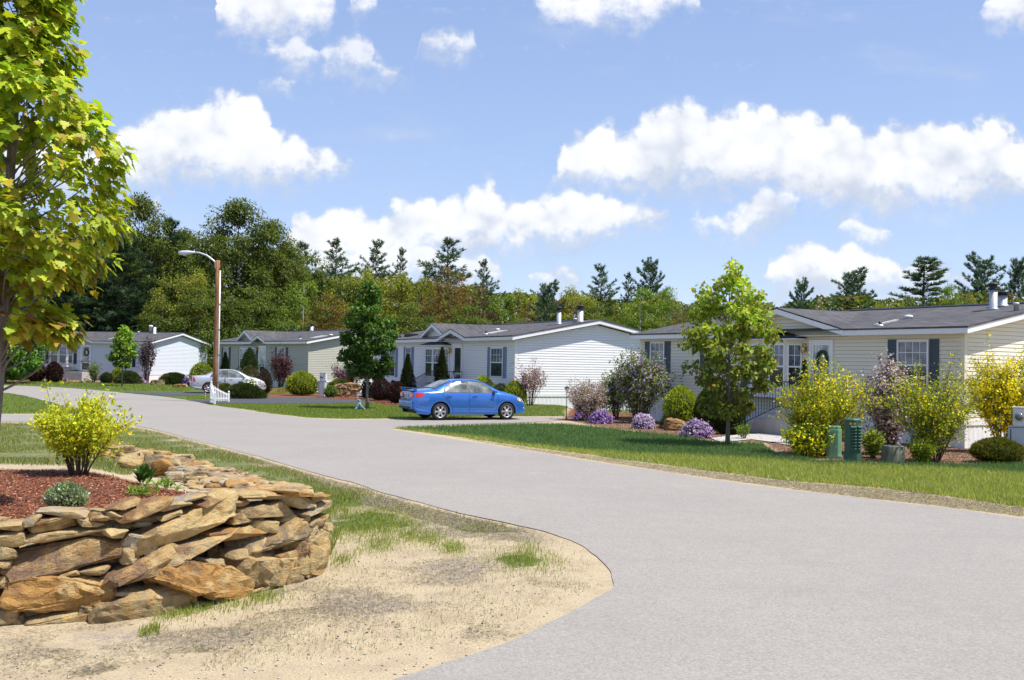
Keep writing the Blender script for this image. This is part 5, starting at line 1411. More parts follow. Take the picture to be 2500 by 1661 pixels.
hand = [ # cx, cy, w, h, tilt, colour, thickness in metres (crop pixels of the wall)
 (375, 1268, 690, 250, -2, 'o', .50), (410, 1035, 900, 190, 9, 'p', .42), (1115, 835, 600, 165, 17, 'c', .38), (880, 1128, 410, 190, 20, 'p', .36),
 (880, 1325, 500, 180, 3, 't', .42), (1280, 968, 430, 115, 8, 't', .36), (1300, 1190, 430, 220, -18, 'o', .40), (1590, 1110, 350, 250, -8, 't', .40),
 (1935, 1040, 215, 300, -6, 'c', .34), (1765, 910, 280, 165, 18, 'g', .36), (1655, 748, 310, 100, -3, 't', .34), (1478, 886, 265, 78, -2, 'o', .30),
 (1640, 848, 175, 92, -10, 'c', .28), (1615, 955, 200, 110, 0, 'g', .30), (912, 965, 185, 105, -22, 'w', .20), (80, 925, 220, 92, 8, 'c', .32),
 (55, 1010, 160, 95, 10, 'g', .30), (225, 946, 170, 52, 4, 'y', .28), (440, 880, 510, 66, 7, 't', .34), (335, 820, 350, 88, 8, 'b', .34),
 (570, 812, 170, 62, 0, 't', .30), (410, 762, 300, 50, -3, 's', .36), (228, 806, 140, 60, 22, 'y', .26), (900, 738, 280, 72, 14, 'b', .30),
 (785, 712, 190, 45, 18, 'b', .26), (1090, 708, 160, 46, 8, 'y', .26), (1200, 670, 150, 32, 8, 'y', .24), (725, 884, 150, 66, 0, 'c', .28),
 (730, 768, 90, 66, 0, 't', .24), (822, 1020, 95, 125, -10, 't', .26), (1062, 1062, 135, 140, -30, 'b', .28), (1122, 1182, 150, 90, -25, 'g', .26),
 (1100, 1240, 210, 52, -12, 'g', .28), (1775, 1052, 140, 95, 0, 'b', .26), (1778, 1172, 170, 130, 0, 'g', .30), (570, 1372, 135, 84, -5, 'k', .22),
 (68, 1405, 120, 140, 0, 'g', .26), (126, 1452, 66, 72, 0, 't', .18), (400, 1432, 540, 110, 6, 't', .40), (1150, 1300, 70, 62, 0, 'g', .16),
 (1198, 1302, 62, 60, 0, 'b', .16), (1182, 1342, 80, 42, 0, 'y', .16), (1256, 1340, 66, 36, 0, 'y', .15), (600, 1122, 190, 50, 6, 'g', .30),
 (450, 1140, 120, 36, 5, 'b', .26), (1480, 790, 115, 88, 0, 'b', .28), (1572, 826, 95, 62, 25, 'o', .22), (1800, 790, 80, 55, 0, 'c', .22),
 (1872, 800, 90, 60, -5, 't', .22), (1842, 690, 170, 78, -12, 's', .30), (1950, 737, 210, 52, 4, 'y', .32), (1950, 826, 120, 66, 0, 't', .26),
 (1918, 884, 110, 74, 15, 'y', .24), (2010, 800, 90, 60, 0, 'b', .24), (2000, 896, 80, 62, -15, 'b', .24), (2040, 852, 60, 50, 0, 't', .22),
 (60, 845, 220, 56, 6, 't', .32), (30, 1080, 120, 60, 0, 'g', .26), (20, 1190, 120, 90, 0, 'g', .26), (670, 1235, 90, 80, 30, 'o', .22), (680, 1385, 80, 90, -20, 'y', .20),
 (1420, 1260, 120, 70, 10, 'y', .24), (1560, 1275, 180, 40, 12, 't', .24), (1640, 1235, 130, 36, 14, 's', .22), (1520, 1020, 150, 90, 0, 't', .26), (1330, 1075, 130, 50, -12, 'y', .22),
 (820, 1250, 180, 40, 4, 'y', .26), (760, 1195, 120, 40, 0, 'g', .24), (960, 900, 120, 60, 20, 'c', .22), (640, 790, 130, 30, 2, 'b', .24), (1060, 775, 120, 40, 15, 't', .2),
 (1690, 660, 200, 50, -6, 't', .40), (1560, 640, 190, 46, -4, 'c', .40), (1870, 640, 260, 44, -8, 'o', .40), (1430, 700, 120, 46, 0, 'b', .32), (1330, 680, 140, 34, 10, 'b', .3), (1480, 655, 150, 40, 0, 't', .36),
 (-60, 960, 200, 200, 0, 't', .34), (-80, 1200, 220, 260, 0, 'b', .34), (-90, 1430, 200, 180, 0, 'g', .34), (-70, 830, 200, 70, 0, 't', .34),
]
Yspl = lambda px: float(np.interp(px, [-300, 0, 61, 256, 330, 490, 650, 712, 777, 795], [7.95, 7.86, 7.9, 8.10, 8.22, 8.63, 9.32, 9.62, 10.2, 10.9]))
def tang(px):
    a = Vector(((px - 12 - 1250) / F_PX * Yspl(px - 12), Yspl(px - 12))); c_ = Vector(((px + 12 - 1250) / F_PX * Yspl(px + 12), Yspl(px + 12))); return (c_ - a).normalized()
def put_stone(i, P, tan, tilt, w, h, d, col, detail=1, yaw=0.0, pitch=0.0):
    V, Fc = stone_arrays(i + 11, w, h, d, detail)
    me = mesh_np("stone", V, Fc, STONE, np.tile(np.array(col), (len(V), 1)), smooth=False)
    me.polygons.foreach_set("use_smooth", np.ones(len(me.polygons), bool))
    try: me.set_sharp_from_angle(angle=R(22))
    except Exception: pass
    o = link("stone", me, wall_e)
    rz = math.atan2(tan.y, tan.x) + yaw
    o.matrix_world = Matrix.Translation(P) @ Matrix.Rotation(rz, 4, 'Z') @ Matrix.Rotation(-R(tilt), 4, 'Y') @ Matrix.Rotation(pitch, 4, 'X')
    return o
bpy.context.view_layer.update()
wall_inv = wall_e.matrix_world.inverted()
nst = 0
for i, (cx, cy_, w, h_, tilt, cl, d) in enumerate(hand):
    px, py = cx * WK, 960 + cy_ * WK
    Y = Yspl(px); hgt = max(0.0, zat(px, py, Y)); Y += 0.10 * hgt
    t = tang(px); dpt = d * 0.46
    nrm_in = Vector((-t.y, t.x))
    if nrm_in.y < 0: nrm_in = -nrm_in
    P = at(px, py, Y); P += Vector((nrm_in.x, nrm_in.y, 0)) * dpt
    # keep the image position after moving in
    P = CAM + (P - CAM); q = at(px, py, P.y); P = Vector((q.x, P.y, q.z))
    fore = max(0.45, abs(t.x)); sc = P.y / F_PX
    c_ = np.array(SC[cl]) * (0.72 + 0.4 * rnd.random())
    put_stone(i * 7 + (3 if i % 3 else 4), P, t, tilt, w * WK * sc / fore * 0.95, h_ * WK * sc * 0.97, d * (1.0 + 0.15 * rnd.random()), c_, 2 if w > 250 else 1)
    nst += 1
# courses: rim and the flank that runs back along the road
path = [Vector(p) for p in WALL]; seglen = [0]
for a, c_ in zip(path[:-1], path[1:]): seglen.append(seglen[-1] + (c_ - a).length)
def onpath(s):
    s = max(0, min(s, seglen[-1] - 1e-4))
    i = max(j for j in range(len(seglen)) if seglen[j] <= s); i = min(i, len(path) - 2); f = (s - seglen[i]) / (seglen[i + 1] - seglen[i])
    p = path[i].lerp(path[i + 1], f); i2 = min(i + 1, len(path) - 2); t = (path[i + 1] - path[i]).lerp(path[i2 + 1] - path[i2], f * 0.5).normalized()
    ht = WALL_TOP[i] * (1 - f) + WALL_TOP[i + 1] * f
    return p, t, ht
s_corner = seglen[9]
inf = []; rr = random.Random(77)
def flat_stone(seed, P, ang, w, h, d, col, pitch=0, tilt=0):
    V, Fc = stone_arrays(seed, w, h, d, 1, 0.07)
    Mx = np.array(Matrix.Rotation(ang, 3, 'Z') @ Matrix.Rotation(tilt, 3, 'Y') @ Matrix.Rotation(pitch, 3, 'X'))
    V = V @ Mx.T + np.array(P); return V, Fc, np.tile(np.array(col), (len(V), 1))
pal = ['o', 't', 'c', 'b', 'g', 't', 'y', 'o', 't', 's']
LIB = []
sd_ = 1000
s = s_corner - 0.25
extra_parts = 0
big_top = []
while s < seglen[-1]:
    p, t, ht = onpath(s); n_in = Vector((-t.y, t.x)) 
    # face courses
    z = 0.0; row = 0
    while z < ht - 0.02:
        hh = rr.uniform(0.05, 0.10) if z > 0.12 else rr.uniform(0.09, 0.17)
        w = rr.uniform(0.22, 0.42); d = rr.uniform(0.25, 0.4)
        pp = p + n_in * (d * 0.42 + 0.10 * z + rr.uniform(-0.03, 0.05)) + t * rr.uniform(-0.08, 0.08)
        inf.append(flat_stone(sd_, (pp.x, pp.y, z + hh / 2), math.atan2(t.y, t.x) + rr.uniform(-.2, .2), w, hh * 1.25, d, np.array(SC[rr.choice(pal)]) * rr.uniform(.85, 1.15), rr.uniform(-.08, .08), rr.uniform(-.1, .1)))
        sd_ += 1; z += hh * 0.95
    # top: slabs across the thickness
    wid = 1.25 if s < s_corner + 5 else 1.0
    k = 0.08
    while k < wid:
        w = rr.uniform(0.2, 0.46); d = rr.uniform(0.14, 0.30); hh = rr.uniform(0.03, 0.065)
        pp = p + n_in * (k + rr.uniform(-.04, .04)) + t * rr.uniform(-.12, .12)
        drop = 0.0 if k < 0.45 else (k - 0.45) * 0.28
        inf.append(flat_stone(sd_, (pp.x, pp.y, ht - drop + rr.uniform(-.02, .03)), math.atan2(t.y, t.x) + rr.uniform(-.5, .5), w, hh * 1.3, d, np.array(SC[rr.choice(pal)]) * rr.uniform(.9, 1.2), rr.uniform(-.1, .1) - 0.08, rr.uniform(-.12, .12)))
        sd_ += 1; k += d * 0.62
    s += rr.uniform(0.17, 0.26)
# small chocks between the large face stones and rim slabs of the front
for i in range(190):
    px = rr.uniform(-20, 780); Y = Yspl(px); hh_ = rr.random(); p_ = at(px, 1300, Y); t = tang(px); n_in = Vector((-t.y, t.x))
    ht = float(np.interp(px, [0, 250, 480, 650, 790], [0.74, 0.78, 0.80, 0.74, 0.70])); z = hh_ * ht
    X_ = (px - 1250) / F_PX * Y
    w = rr.uniform(0.10, 0.26); d = rr.uniform(.12, .25); h2 = rr.uniform(0.04, 0.12)
    c_ = np.array(SC[rr.choice(pal)]) * rr.uniform(.5, .9)
    pp = Vector((X_, Y)) + n_in * (0.24 + 0.12 * z + rr.uniform(0, .08))
    inf.append(flat_stone(sd_, (pp.x, pp.y, z), math.atan2(t.y, t.x) + rr.uniform(-.3, .3), w, h2, d, c_, rr.uniform(-.2, .2), rr.uniform(-.3, .3))); sd_ += 1
for i in range(90):      # rim behind the face stones
    px = rr.uniform(-30, 790); Y = Yspl(px); t = tang(px); n_in = Vector((-t.y, t.x))
    ht = float(np.interp(px, [0, 250, 480, 650, 790], [0.70, 0.74, 0.80, 0.76, 0.72]))
    X_ = (px - 1250) / F_PX * Y; k = rr.uniform(0.22, 0.42 if px < 500 else 0.7)
    pp = Vector((X_, Y)) + n_in * k
    inf.append(flat_stone(sd_, (pp.x, pp.y, ht - rr.uniform(0.02, .08)), math.atan2(t.y, t.x) + rr.uniform(-.4, .4), rr.uniform(.18, .42), rr.uniform(.04, .08), rr.uniform(.12, .24), np.array(SC[rr.choice(pal)]) * rr.uniform(.9, 1.15), rr.uniform(-.12, .12), rr.uniform(-.2, .2))); sd_ += 1
# loose grey and tan rocks inside the far arm
for (a, c_, w, h2, cl) in [(318, 1120, 56, 34, 't'), (395, 1125, 90, 26, 'y'), (440, 1120, 60, 20, 'y'), (398, 1138, 46, 36, 'o'), (452, 1148, 70, 18, 'y'), (500, 1160, 60, 16, 's'), (425, 1160, 40, 16, 'w'), (470, 1150, 50, 14, 'y'), (350, 1112, 40, 24, 'c'), (480, 1168, 50, 16, 'c'), (300, 1100, 50, 22, 't'), (385, 1108, 60, 18, 'o'), (520, 1172, 56, 16, 't')]:
    q = G(a, c_ + h2 * 0.4, 0.50); sc = q.y / F_PX
    inf.append(flat_stone(sd_, (q.x, q.y, 0.50 + h2 * sc * 0.3), rr.uniform(-.5, .5), w * sc * 1.1, h2 * sc * 1.2, 0.22, np.array(SC[cl]))); sd_ += 1
V, Fc, Cc = join(inf)
Mw = wall_inv
me = mesh_np("small_stones", V - np.array(wall_e.location), Fc, STONE, Cc, smooth=False)
o = link("small_stones", me, wall_e); tag(o, "thin flat slabs stacked between and on top of the large stones", kind="stuff")
# earth core behind the stones
mb = MB(); N_ = 60; vs = []
for i in range(N_ + 1):
    p, t, ht = onpath(seglen[-1] * i / N_); n_in = Vector((-t.y, t.x)); a = p + n_in * 0.22; c_ = p + n_in * 0.60
    for q, z in ((a, -.05), (a, max(.02, ht - .12)), (c_, max(.02, ht - .14)), (c_, 0.0)): vs.append((q.x - wall_e.location.x, q.y - wall_e.location.y, z))
fs = []
for i in range(N_):
    for k in range(3): fs.append((4 * i + k, 4 * i + 4 + k, 4 * i + 5 + k, 4 * i + 1 + k))
mb.add(vs, fs); SOIL = plain("dark_earth", (0.06, 0.042, 0.03), 0.95, var=0.4, scale=20, bmp=0.6); mb.build("earth_core", SOIL, wall_e)
# ------------------------------------------------------------------ ground litter (uncountable)
def scatter_region(poly_world, n, g, power=1.0):
    P = np.asarray(poly_world); x0, y0 = P.min(0); x1, y1 = P.max(0); out = []
    got = 0
    while got < n:
        k = n * 3; x = g.uniform(x0, x1, k); yy = g.random(k)
        y = 1 / (1 / y0 + yy * (1 / y1 - 1 / y0)) if power else g.uniform(y0, y1, k)    # denser towards the viewer
        msk = poly_mask(x, y, poly_world) > 0; out.append(np.stack([x[msk], y[msk]], 1)); got += msk.sum()
        if len(out) > 30: break
    return np.concatenate(out)[:n]
def blades(name, label, pts, h, w, cols, g, lean=0.45, mask=None, patchy=0.0, hv=0.5):
    x, y = pts[:, 0], pts[:, 1]
    if patchy: 
        k = fbm(x, y, 1.3, 4, 3) + 0.25 * g.random(len(x)); m_ = k > patchy; x, y = x[m_], y[m_]
    z = ground_h(x, y); n = len(x)
    A = nrm(np.stack([g.standard_normal(n), g.standard_normal(n), np.zeros(n)], 1))
    up_ = nrm(np.stack([g.standard_normal(n) * lean, g.standard_normal(n) * lean, np.ones(n)], 1))
    hh = h * (1 - hv + 2 * hv * g.random(n)); ww = w * (0.7 + 0.6 * g.random(n)) 
    if callable(cols): col = cols(x, y, g)
    else: col = pick(cols, n, g)
    S = np.stack([ww, hh * 0.4, hh], 1)
    V, Fc, Cc = stamp(T_blade(), np.stack([x, y, z - 0.005], 1), A, up_, S, col)
    return tag(link(name, mesh_np(name, V, Fc, GRASSM, Cc)), label, "grass", kind="stuff")
g = np.random.default_rng(42)
LG = [((0.17, 0.235, 0.04), 3), ((0.23, 0.29, 0.05), 2), ((0.31, 0.32, 0.09), 1)]
DG = [((0.085, 0.16, 0.06), 3), ((0.12, 0.20, 0.07), 2), ((0.18, 0.24, 0.08), 1)]
YGR = [((0.30, 0.34, 0.065), 3), ((0.37, 0.39, 0.09), 2), ((0.46, 0.42, 0.20), 1)]
def col4(x, y, g):
    # long bluish grass up the slope and on the left, short yellow green strip by the road on the right
    edge = np.array([p for p in gp([(955, 1046), (1112, 1067), (1271, 1090), (1483, 1117), (1700, 1146), (1937, 1176), (2140, 1191), (2310, 1212), (2500, 1240), (2900, 1290)])])
    d = np.full(len(x), 9.0)
    for a, c_ in zip(edge[:-1], edge[1:]):
        e = c_ - a; t = np.clip(((x - a[0]) * e[0] + (y - a[1]) * e[1]) / (e @ e), 0, 1); d = np.minimum(d, np.hypot(x - a[0] - t * e[0], y - a[1] - t * e[1]))
    f = np.clip((d - np.interp(x, [0, 2, 4, 9, 14], [0.15, 0.4, 1.6, 4.2, 5.5]) + 0.8 * (fbm(x, y, 0.9, 3, 8) - 0.5)) / 0.5, 0, 1)[:, None]
    return pick(YGR, len(x), g) * (1 - f) + pick(DG, len(x), g) * f
l4 = scatter_region(lawn4, 150000, g)
blades("grass", "long green lawn along the road in front of the cream house", l4, 0.085, 0.016, col4, g)
l3 = scatter_region(lawn3, 60000, g)
blades("grass", "lawn wedge behind the blue car around the dark green street tree", l3, 0.06, 0.024, LG, g)
ls_ = scatter_region(gp([(0, 959), (60, 968), (119, 983), (180, 998), (245, 1010), (150, 1011), (0, 1011)]) + [(-24, 35.5), (-30, 50)], 26000, g)
blades("grass", "small green lawn between the two roads at the left edge", ls_, 0.06, 0.022, LG, g)
ln_ = scatter_region([(-22, 30.5)] + gp([(0, 1034), (200, 1034), (283, 1037), (330, 1044), (410, 1064), (480, 1086), (600, 1116), (715, 1150), (800, 1182), (870, 1206)]) + [(-1.88, 10.9), (-2.15, 11.6), (-3.05, 13.2), (-5.0, 16.7), (-6.25, 18.8), (-8.0, 21.5), (-18, 20)], 130000, g)
blades("grass", "thin grass strip between the stone wall and the road", ln_, 0.06, 0.012, LG + [((0.34, 0.32, 0.12), 2), ((0.42, 0.37, 0.2), 1)], g, patchy=0.56)
l1 = scatter_region([(-44, 66.5)] + gp([(0, 938), (102, 941), (213, 947), (304, 955), (460, 957), (470, 945), (380, 938), (150, 932), (0, 931)]) + [(-42, 72)], 14000, g)
blades("grass", "lawn in front of the leftmost white house", l1, 0.08, 0.04, LG, g)
l2 = scatter_region(lawn2, 9000, g); blades("grass", "strips of lawn beside the dark driveways", l2, 0.07, 0.04, LG, g)
lp_ = scatter_region([(-12, 21)] + gp([(60, 1100), (230, 1098), (300, 1078)], 0.3) + gp([(330, 1122), (300, 1146), (230, 1146), (0, 1143)], 0.62) + [(-9, 13.2)], 26000, g)
blades("grass", "thin sandy grass between the red mulch and the far arm of the stone wall", lp_, 0.06, 0.012, [((0.20, 0.24, 0.05), 3), ((0.13, 0.18, 0.035), 2), ((0.40, 0.35, 0.20), 2)], g, patchy=0.46)
# tufts on the sandy verge
pts = []
for (a, c_, w, h_, s_) in PATCH:
    q = G(a, c_); wx = w / F_PX * q.y; wy = abs(G(a, c_ - h_).y - q.y); k = int(1500 * s_ * min(2.2, wx * wy * 3 + 0.35))
    pts.append(np.stack([q.x + g.standard_normal(k) * wx * 0.62, q.y + g.standard_normal(k) * wy * 0.62], 1))
pts = np.concatenate(pts); okm = (poly_mask(pts[:, 0], pts[:, 1], bed_outline) < -0.05) & (poly_mask(pts[:, 0], pts[:, 1], road_poly) < -0.05)
pts = pts[okm]
VG = [((0.22, 0.29, 0.045), 3), ((0.32, 0.36, 0.06), 2), ((0.42, 0.38, 0.18), 1)]
blades("grass_tufts", "sparse yellow green grass tufts on the sandy verge", pts, 0.055, 0.007, VG, g, lean=0.5, patchy=0.42)
# dry thatch, twigs
pts = []
for (a, c_, w, h_, s_) in THATCH:
    q = G(a, c_); wx = w / F_PX * q.y; wy = abs(G(a, c_ - h_).y - q.y); k = int(5200 * s_ * min(2.0, wx * wy * 1.5 + 0.3))
    pts.append(np.stack([q.x + g.standard_normal(k) * wx * 0.75, q.y + g.standard_normal(k) * wy * 0.75], 1))
pts = np.concatenate(pts); k = fbm(pts[:, 0], pts[:, 1], 1.6, 4, 21); pts = pts[(k > 0.44)]
msk = (poly_mask(pts[:, 0], pts[:, 1], bed_outline) < -0.05) & (poly_mask(pts[:, 0], pts[:, 1], road_poly) < -0.04); pts = pts[msk]
TH = [((0.24, 0.20, 0.18), 3), ((0.36, 0.31, 0.27), 3), ((0.13, 0.10, 0.09), 2), ((0.48, 0.42, 0.33), 2)]
n = len(pts); z = ground_h(pts[:, 0], pts[:, 1])
A = nrm(np.stack([g.standard_normal(n), g.standard_normal(n) * 0.8, 0.12 * g.standard_normal(n)], 1))
V, Fc, Cc = stamp(T_leaf(1.0, 0.3), np.stack([pts[:, 0], pts[:, 1], z + 0.006], 1), A, nrm(np.stack([g.standard_normal(n) * .3, g.standard_normal(n) * .3, np.ones(n)], 1)), np.stack([0.05 * (0.4 + g.random(n)), np.full(n, 0.0035), np.full(n, 0.004)], 1), pick(TH, n, g))
tag(link("dry_thatch", mesh_np("dry_thatch", V, Fc, GRASSM, Cc)), "dead grey brown thatch and twigs lying on the sand", "dry grass", kind="stuff")
# thatch band along the far edge of the cream house lawn and the strip near the wall
pts = []
for poly, k in ((gp([(1112, 1069), (1271, 1092), (1483, 1119), (1700, 1148), (1937, 1178), (2140, 1193), (2310, 1214), (2500, 1242), (2500, 1262), (2276, 1234), (2107, 1216), (1937, 1195), (1700, 1163), (1483, 1130), (1271, 1097)]), 22000), (gp([(330, 1044), (421, 1064), (497, 1086), (612, 1116), (727, 1150), (871, 1190), (981, 1225), (1151, 1267), (1290, 1300), (1150, 1300), (900, 1235), (715, 1160), (600, 1128), (480, 1094), (410, 1070)]), 16000)):
    pts.append(scatter_region(poly, k, g))
pts = np.concatenate(pts); n = len(pts); z = ground_h(pts[:, 0], pts[:, 1])
msk = poly_mask(pts[:, 0], pts[:, 1], road_poly) < -0.03; pts = pts[msk]; z = z[msk]; n = len(pts)
A = nrm(np.stack([g.standard_normal(n), g.standard_normal(n) * 0.8, 0.2 * np.abs(g.standard_normal(n))], 1))
V, Fc, Cc = stamp(T_leaf(1.0, 0.3), np.stack([pts[:, 0], pts[:, 1], z + 0.006], 1), A, nrm(np.stack([g.standard_normal(n) * .3, g.standard_normal(n) * .3, np.ones(n)], 1)), np.stack([0.07 * (0.4 + g.random(n)), np.full(n, 0.007), np.full(n, 0.006)], 1), pick(TH, n, g))
tag(link("dry_thatch", mesh_np("dry_thatch", V, Fc, GRASSM, Cc)), "brown dead grass along both edges of the road", "dry grass", kind="stuff")
# mulch chips in the raised bed
RM = [((0.24, 0.09, 0.048), 4), ((0.35, 0.15, 0.085), 2), ((0.12, 0.045, 0.026), 2), ((0.46, 0.28, 0.18), 1)]
BM = [((0.22, 0.12, 0.07), 3), ((0.34, 0.22, 0.14), 2), ((0.10, 0.05, 0.03), 2), ((0.45, 0.36, 0.25), 1)]
def chips(name, lab, pts, L, cols):
    n = len(pts); z = ground_h(pts[:, 0], pts[:, 1])
    A = nrm(np.stack([g.standard_normal(n), g.standard_normal(n), 0.25 * g.standard_normal(n)], 1))
    V, Fc, Cc = stamp(T_leaf(1.0, 0.1), np.stack([pts[:, 0], pts[:, 1], z + 0.008], 1), A, nrm(np.stack([g.standard_normal(n) * .5, g.standard_normal(n) * .5, np.ones(n)], 1)), np.stack([L * (0.4 + g.random(n)), L * 0.32 * (0.5 + g.random(n)), np.full(n, L)], 1), pick(cols, n, g))
    return tag(link(name, mesh_np(name, V, Fc, GRASSM_D, Cc)), lab, "mulch", kind="stuff")
GRASSM_D = leafmat("mulch_chip", 0.0, 0.9, 0.1)
chips("mulch", "red brown bark mulch in the raised bed behind the stone wall", scatter_region(mulch_poly, 42000, g), 0.034, RM)
chips("mulch", "brown bark mulch around the shrubs of the cream house", scatter_region(mulch4, 30000, g), 0.05, BM)
chips("mulch", "orange red bark mulch in front of the white house with blue shutters", scatter_region(mulch3, 9000, g), 0.07, RM)

pp_ = scatter_region(gp([(300, 1580), (520, 1500), (700, 1450), (800, 1400), (830, 1330), (1100, 1330), (1400, 1380), (1490, 1430), (1380, 1500), (1100, 1620), (950, 1661)]) + [(-2.6, 6.2), (-4.5, 7.0)], 900, g)
n = len(pp_); z = ground_h(pp_[:, 0], pp_[:, 1])
oct_V = np.array([(1, 0, 0), (-1, 0, 0), (0, 1, 0), (0, -1, 0), (0, 0, .7), (0, 0, -.4)], float); oct_F = np.array([(0, 2, 4), (2, 1, 4), (1, 3, 4), (3, 0, 4), (2, 0, 5), (1, 2, 5), (3, 1, 5), (0, 3, 5)])
V, Fc, Cc = stamp((oct_V, oct_F), np.stack([pp_[:, 0], pp_[:, 1], z + .003], 1), nrm(np.stack([g.standard_normal(n), g.standard_normal(n), 0 * z], 1)), np.tile([0, 0, 1.0], (n, 1)), 0.004 + 0.012 * g.random(n) ** 3, pick([((0.30, 0.26, 0.21), 3), ((0.50, 0.46, 0.40), 2), ((0.16, 0.14, 0.12), 1)], n, g))
tag(link("pebbles", mesh_np("pebbles", V, Fc, GRASSM_D, Cc)), "small pebbles strewn over the sandy verge", "pebbles", kind="stuff")
sp_ = scatter_region(gp([(430, 1520), (700, 1455), (800, 1400), (840, 1240), (1000, 1245), (1250, 1310), (1440, 1380), (1440, 1440), (1200, 1540), (900, 1600), (500, 1640)]), 9000, g)
blades("grass_tufts", "scattered dry thin grass stalks all over the sandy verge", sp_, 0.035, 0.005, [((0.42, 0.37, 0.24), 3), ((0.28, 0.28, 0.09), 2), ((0.24, 0.20, 0.15), 2)], g, lean=0.9, patchy=0.48)
# ------------------------------------------------------------------ cars
def paint(name, col, metal=0.35, rough=0.28):
    m, bb, out = newmat(name)
    co = coords(bb); n = bb.noise(co, 220, 2, 0.6); n2 = bb.noise(co, 2.0, 3, 0.6)
    c = bb.mix(bb.mr(n, 0.4, 0.7, 0, 0.25), (*col, 1), (*[min(1, x * 1.5 + 0.02) for x in col], 1))
    c = bb.mix(bb.mr(n2, 0.5, 0.8, 0, 0.12), c, (*[x * 0.7 for x in col], 1))
    princ(bb, out, c, rough, metal, 0.5, None, 0.9)
    return m
P_BLUE = paint("bright_blue_paint", (0.04, 0.17, 0.56), 0.45, 0.22)
P_SILVER = paint("silver_paint", (0.50, 0.51, 0.54), 0.45, 0.32)
def cglass():
    m, bb, out = newmat("car_glass"); co = coords(bb)
    n = bb.noise(co, 2.3, 4, 0.6)
    c = bb.ramp(n, [(0.35, (0.05, 0.062, 0.065)), (0.5, (0.13, 0.15, 0.145)), (0.65, (0.23, 0.25, 0.235))])
    princ(bb, out, c, 0.10, 0, 0.35); return m
CGL = cglass()
TYRE = plain("tyre_rubber", (0.018, 0.018, 0.019), 0.8, var=0.2, scale=20)
RIM = plain("alloy", (0.58, 0.58, 0.60), 0.3, 0.75, var=0.08)
REDL = plain("red_lens", (0.50, 0.018, 0.015), 0.12, var=0.25, spec=0.8, coat=0.6)
CLRL = plain("clear_lens", (0.62, 0.60, 0.56), 0.1, var=0.15, spec=0.8, coat=0.6)
AMBER = plain("amber_lens", (0.62, 0.24, 0.04), 0.15, var=0.1, spec=0.8)
BLK = plain("black_trim", (0.012, 0.012, 0.013), 0.5, var=0.2)
PLATE = plain("licence_plate", (0.52, 0.56, 0.50), 0.5, var=0.2, scale=30)
KX = np.array([0, .05, .16, .35, .55, .80, 1.0, 1.2, 1.42, 1.7, 2.0, 2.3, 2.55, 2.8, 3.05, 3.3, 3.42, 3.7, 4.0, 4.2, 4.34, 4.42, 4.45])
KB = np.array([.46, .36, .27, .24, .22, .21, .20, .20, .20, .20, .20, .20, .20, .20, .20, .20, .20, .20, .20, .21, .24, .32, .38])
KS = np.array([.86, .90, .93, .945, .955, .96, .965, .97, .97, .965, .96, .955, .95, .94, .93, .915, .905, .87, .80, .72, .62, .52, .47])
KT = np.array([1.00, 1.03, 1.055, 1.075, 1.09, 1.12, 1.225, 1.325, 1.405, 1.452, 1.468, 1.462, 1.435, 1.362, 1.235, 1.095, 1.045, .985, .90, .82, .71, .58, .52])
KW = np.array([.66, .73, .785, .82, .838, .845, .848, .85, .85, .85, .85, .85, .85, .85, .848, .845, .84, .83, .795, .745, .675, .58, .50])
K4 = np.array([.58, .62, .66, .685, .69, .675, .635, .605, .58, .565, .56, .56, .565, .585, .62, .67, .69, .69, .66, .61, .54, .45, .40])
def kint(x, K): 
    # smooth interpolation
    return float(np.interp(x, KX, K))
WR, WF_, RW, RA = 0.98, 3.58, 0.305, 0.365
def zbot(x):
    z = kint(x, KB)
    for c_ in (WR, WF_):
        if abs(x - c_) < RA: z = max(z, 0.30 + math.sqrt(RA * RA - (x - c_) ** 2))
    return z
def section(x):
    W_, w4, zs, zt = kint(x, KW), kint(x, K4), kint(x, KS), kint(x, KT); zb = zbot(x); zb0 = kint(x, KB)
    cab = max(0, min(1, (zt - zs - 0.12) / 0.25))
    z4 = zt - (0.035 + 0.045 * cab)
    P = [(W_ * 0.95, zb0), (W_ * 1.0, zb0 + 0.06), (W_ * 0.985, zb0 + 0.14), (W_ * 1.0, 0.50 if zs > .6 else zb0 + (zs - zb0) * .5), (W_ * 1.0, zs - 0.16 if zs > .75 else zb0 + (zs - zb0) * .8), (W_ * 0.955, zs), (W_ * 0.955 * .45 + w4 * .55 + 0.012, zs * .45 + z4 * .55 + 0.0), (w4, z4), (w4 * 0.82, zt - 0.018), (w4 * 0.45, zt - 0.004), (0, zt)]
    P = [(y, max(z, zb + 0.002 * i)) for i, (y, z) in enumerate(P)]
    # catmull-rom
    out_ = []
    Q = [P[0]] + P + [(-P[-2][0], P[-2][1])]
    for i in range(1, len(Q) - 2):
        for k in range(3):
            t = k / 3; p0, p1, p2, p3 = Q[i - 1], Q[i], Q[i + 1], Q[i + 2]
            f = lambda a, b_, c_, d: 0.5 * (2 * b_ + (c_ - a) * t + (2 * a - 5 * b_ + 4 * c_ - d) * t * t + (3 * b_ - a - 3 * c_ + d) * t ** 3)
            out_.append((max(0, f(p0[0], p1[0], p2[0], p3[0])), max(zb, f(p0[1], p1[1], p2[1], p3[1]))))
    out_.append(P[-1]); return out_
def side_y(x, z):
    S = section(x)[:22]; zs_ = [p[1] for p in S]; ys_ = [p[0] for p in S]
    for i in range(1, len(zs_)): zs_[i] = max(zs_[i], zs_[i - 1] + 1e-5)
    return float(np.interp(z, zs_, ys_))
def top_z(x, y):
    S = section(x)[18:]; return float(np.interp(abs(y), [p[0] for p in S][::-1], [p[1] for p in S][::-1]))
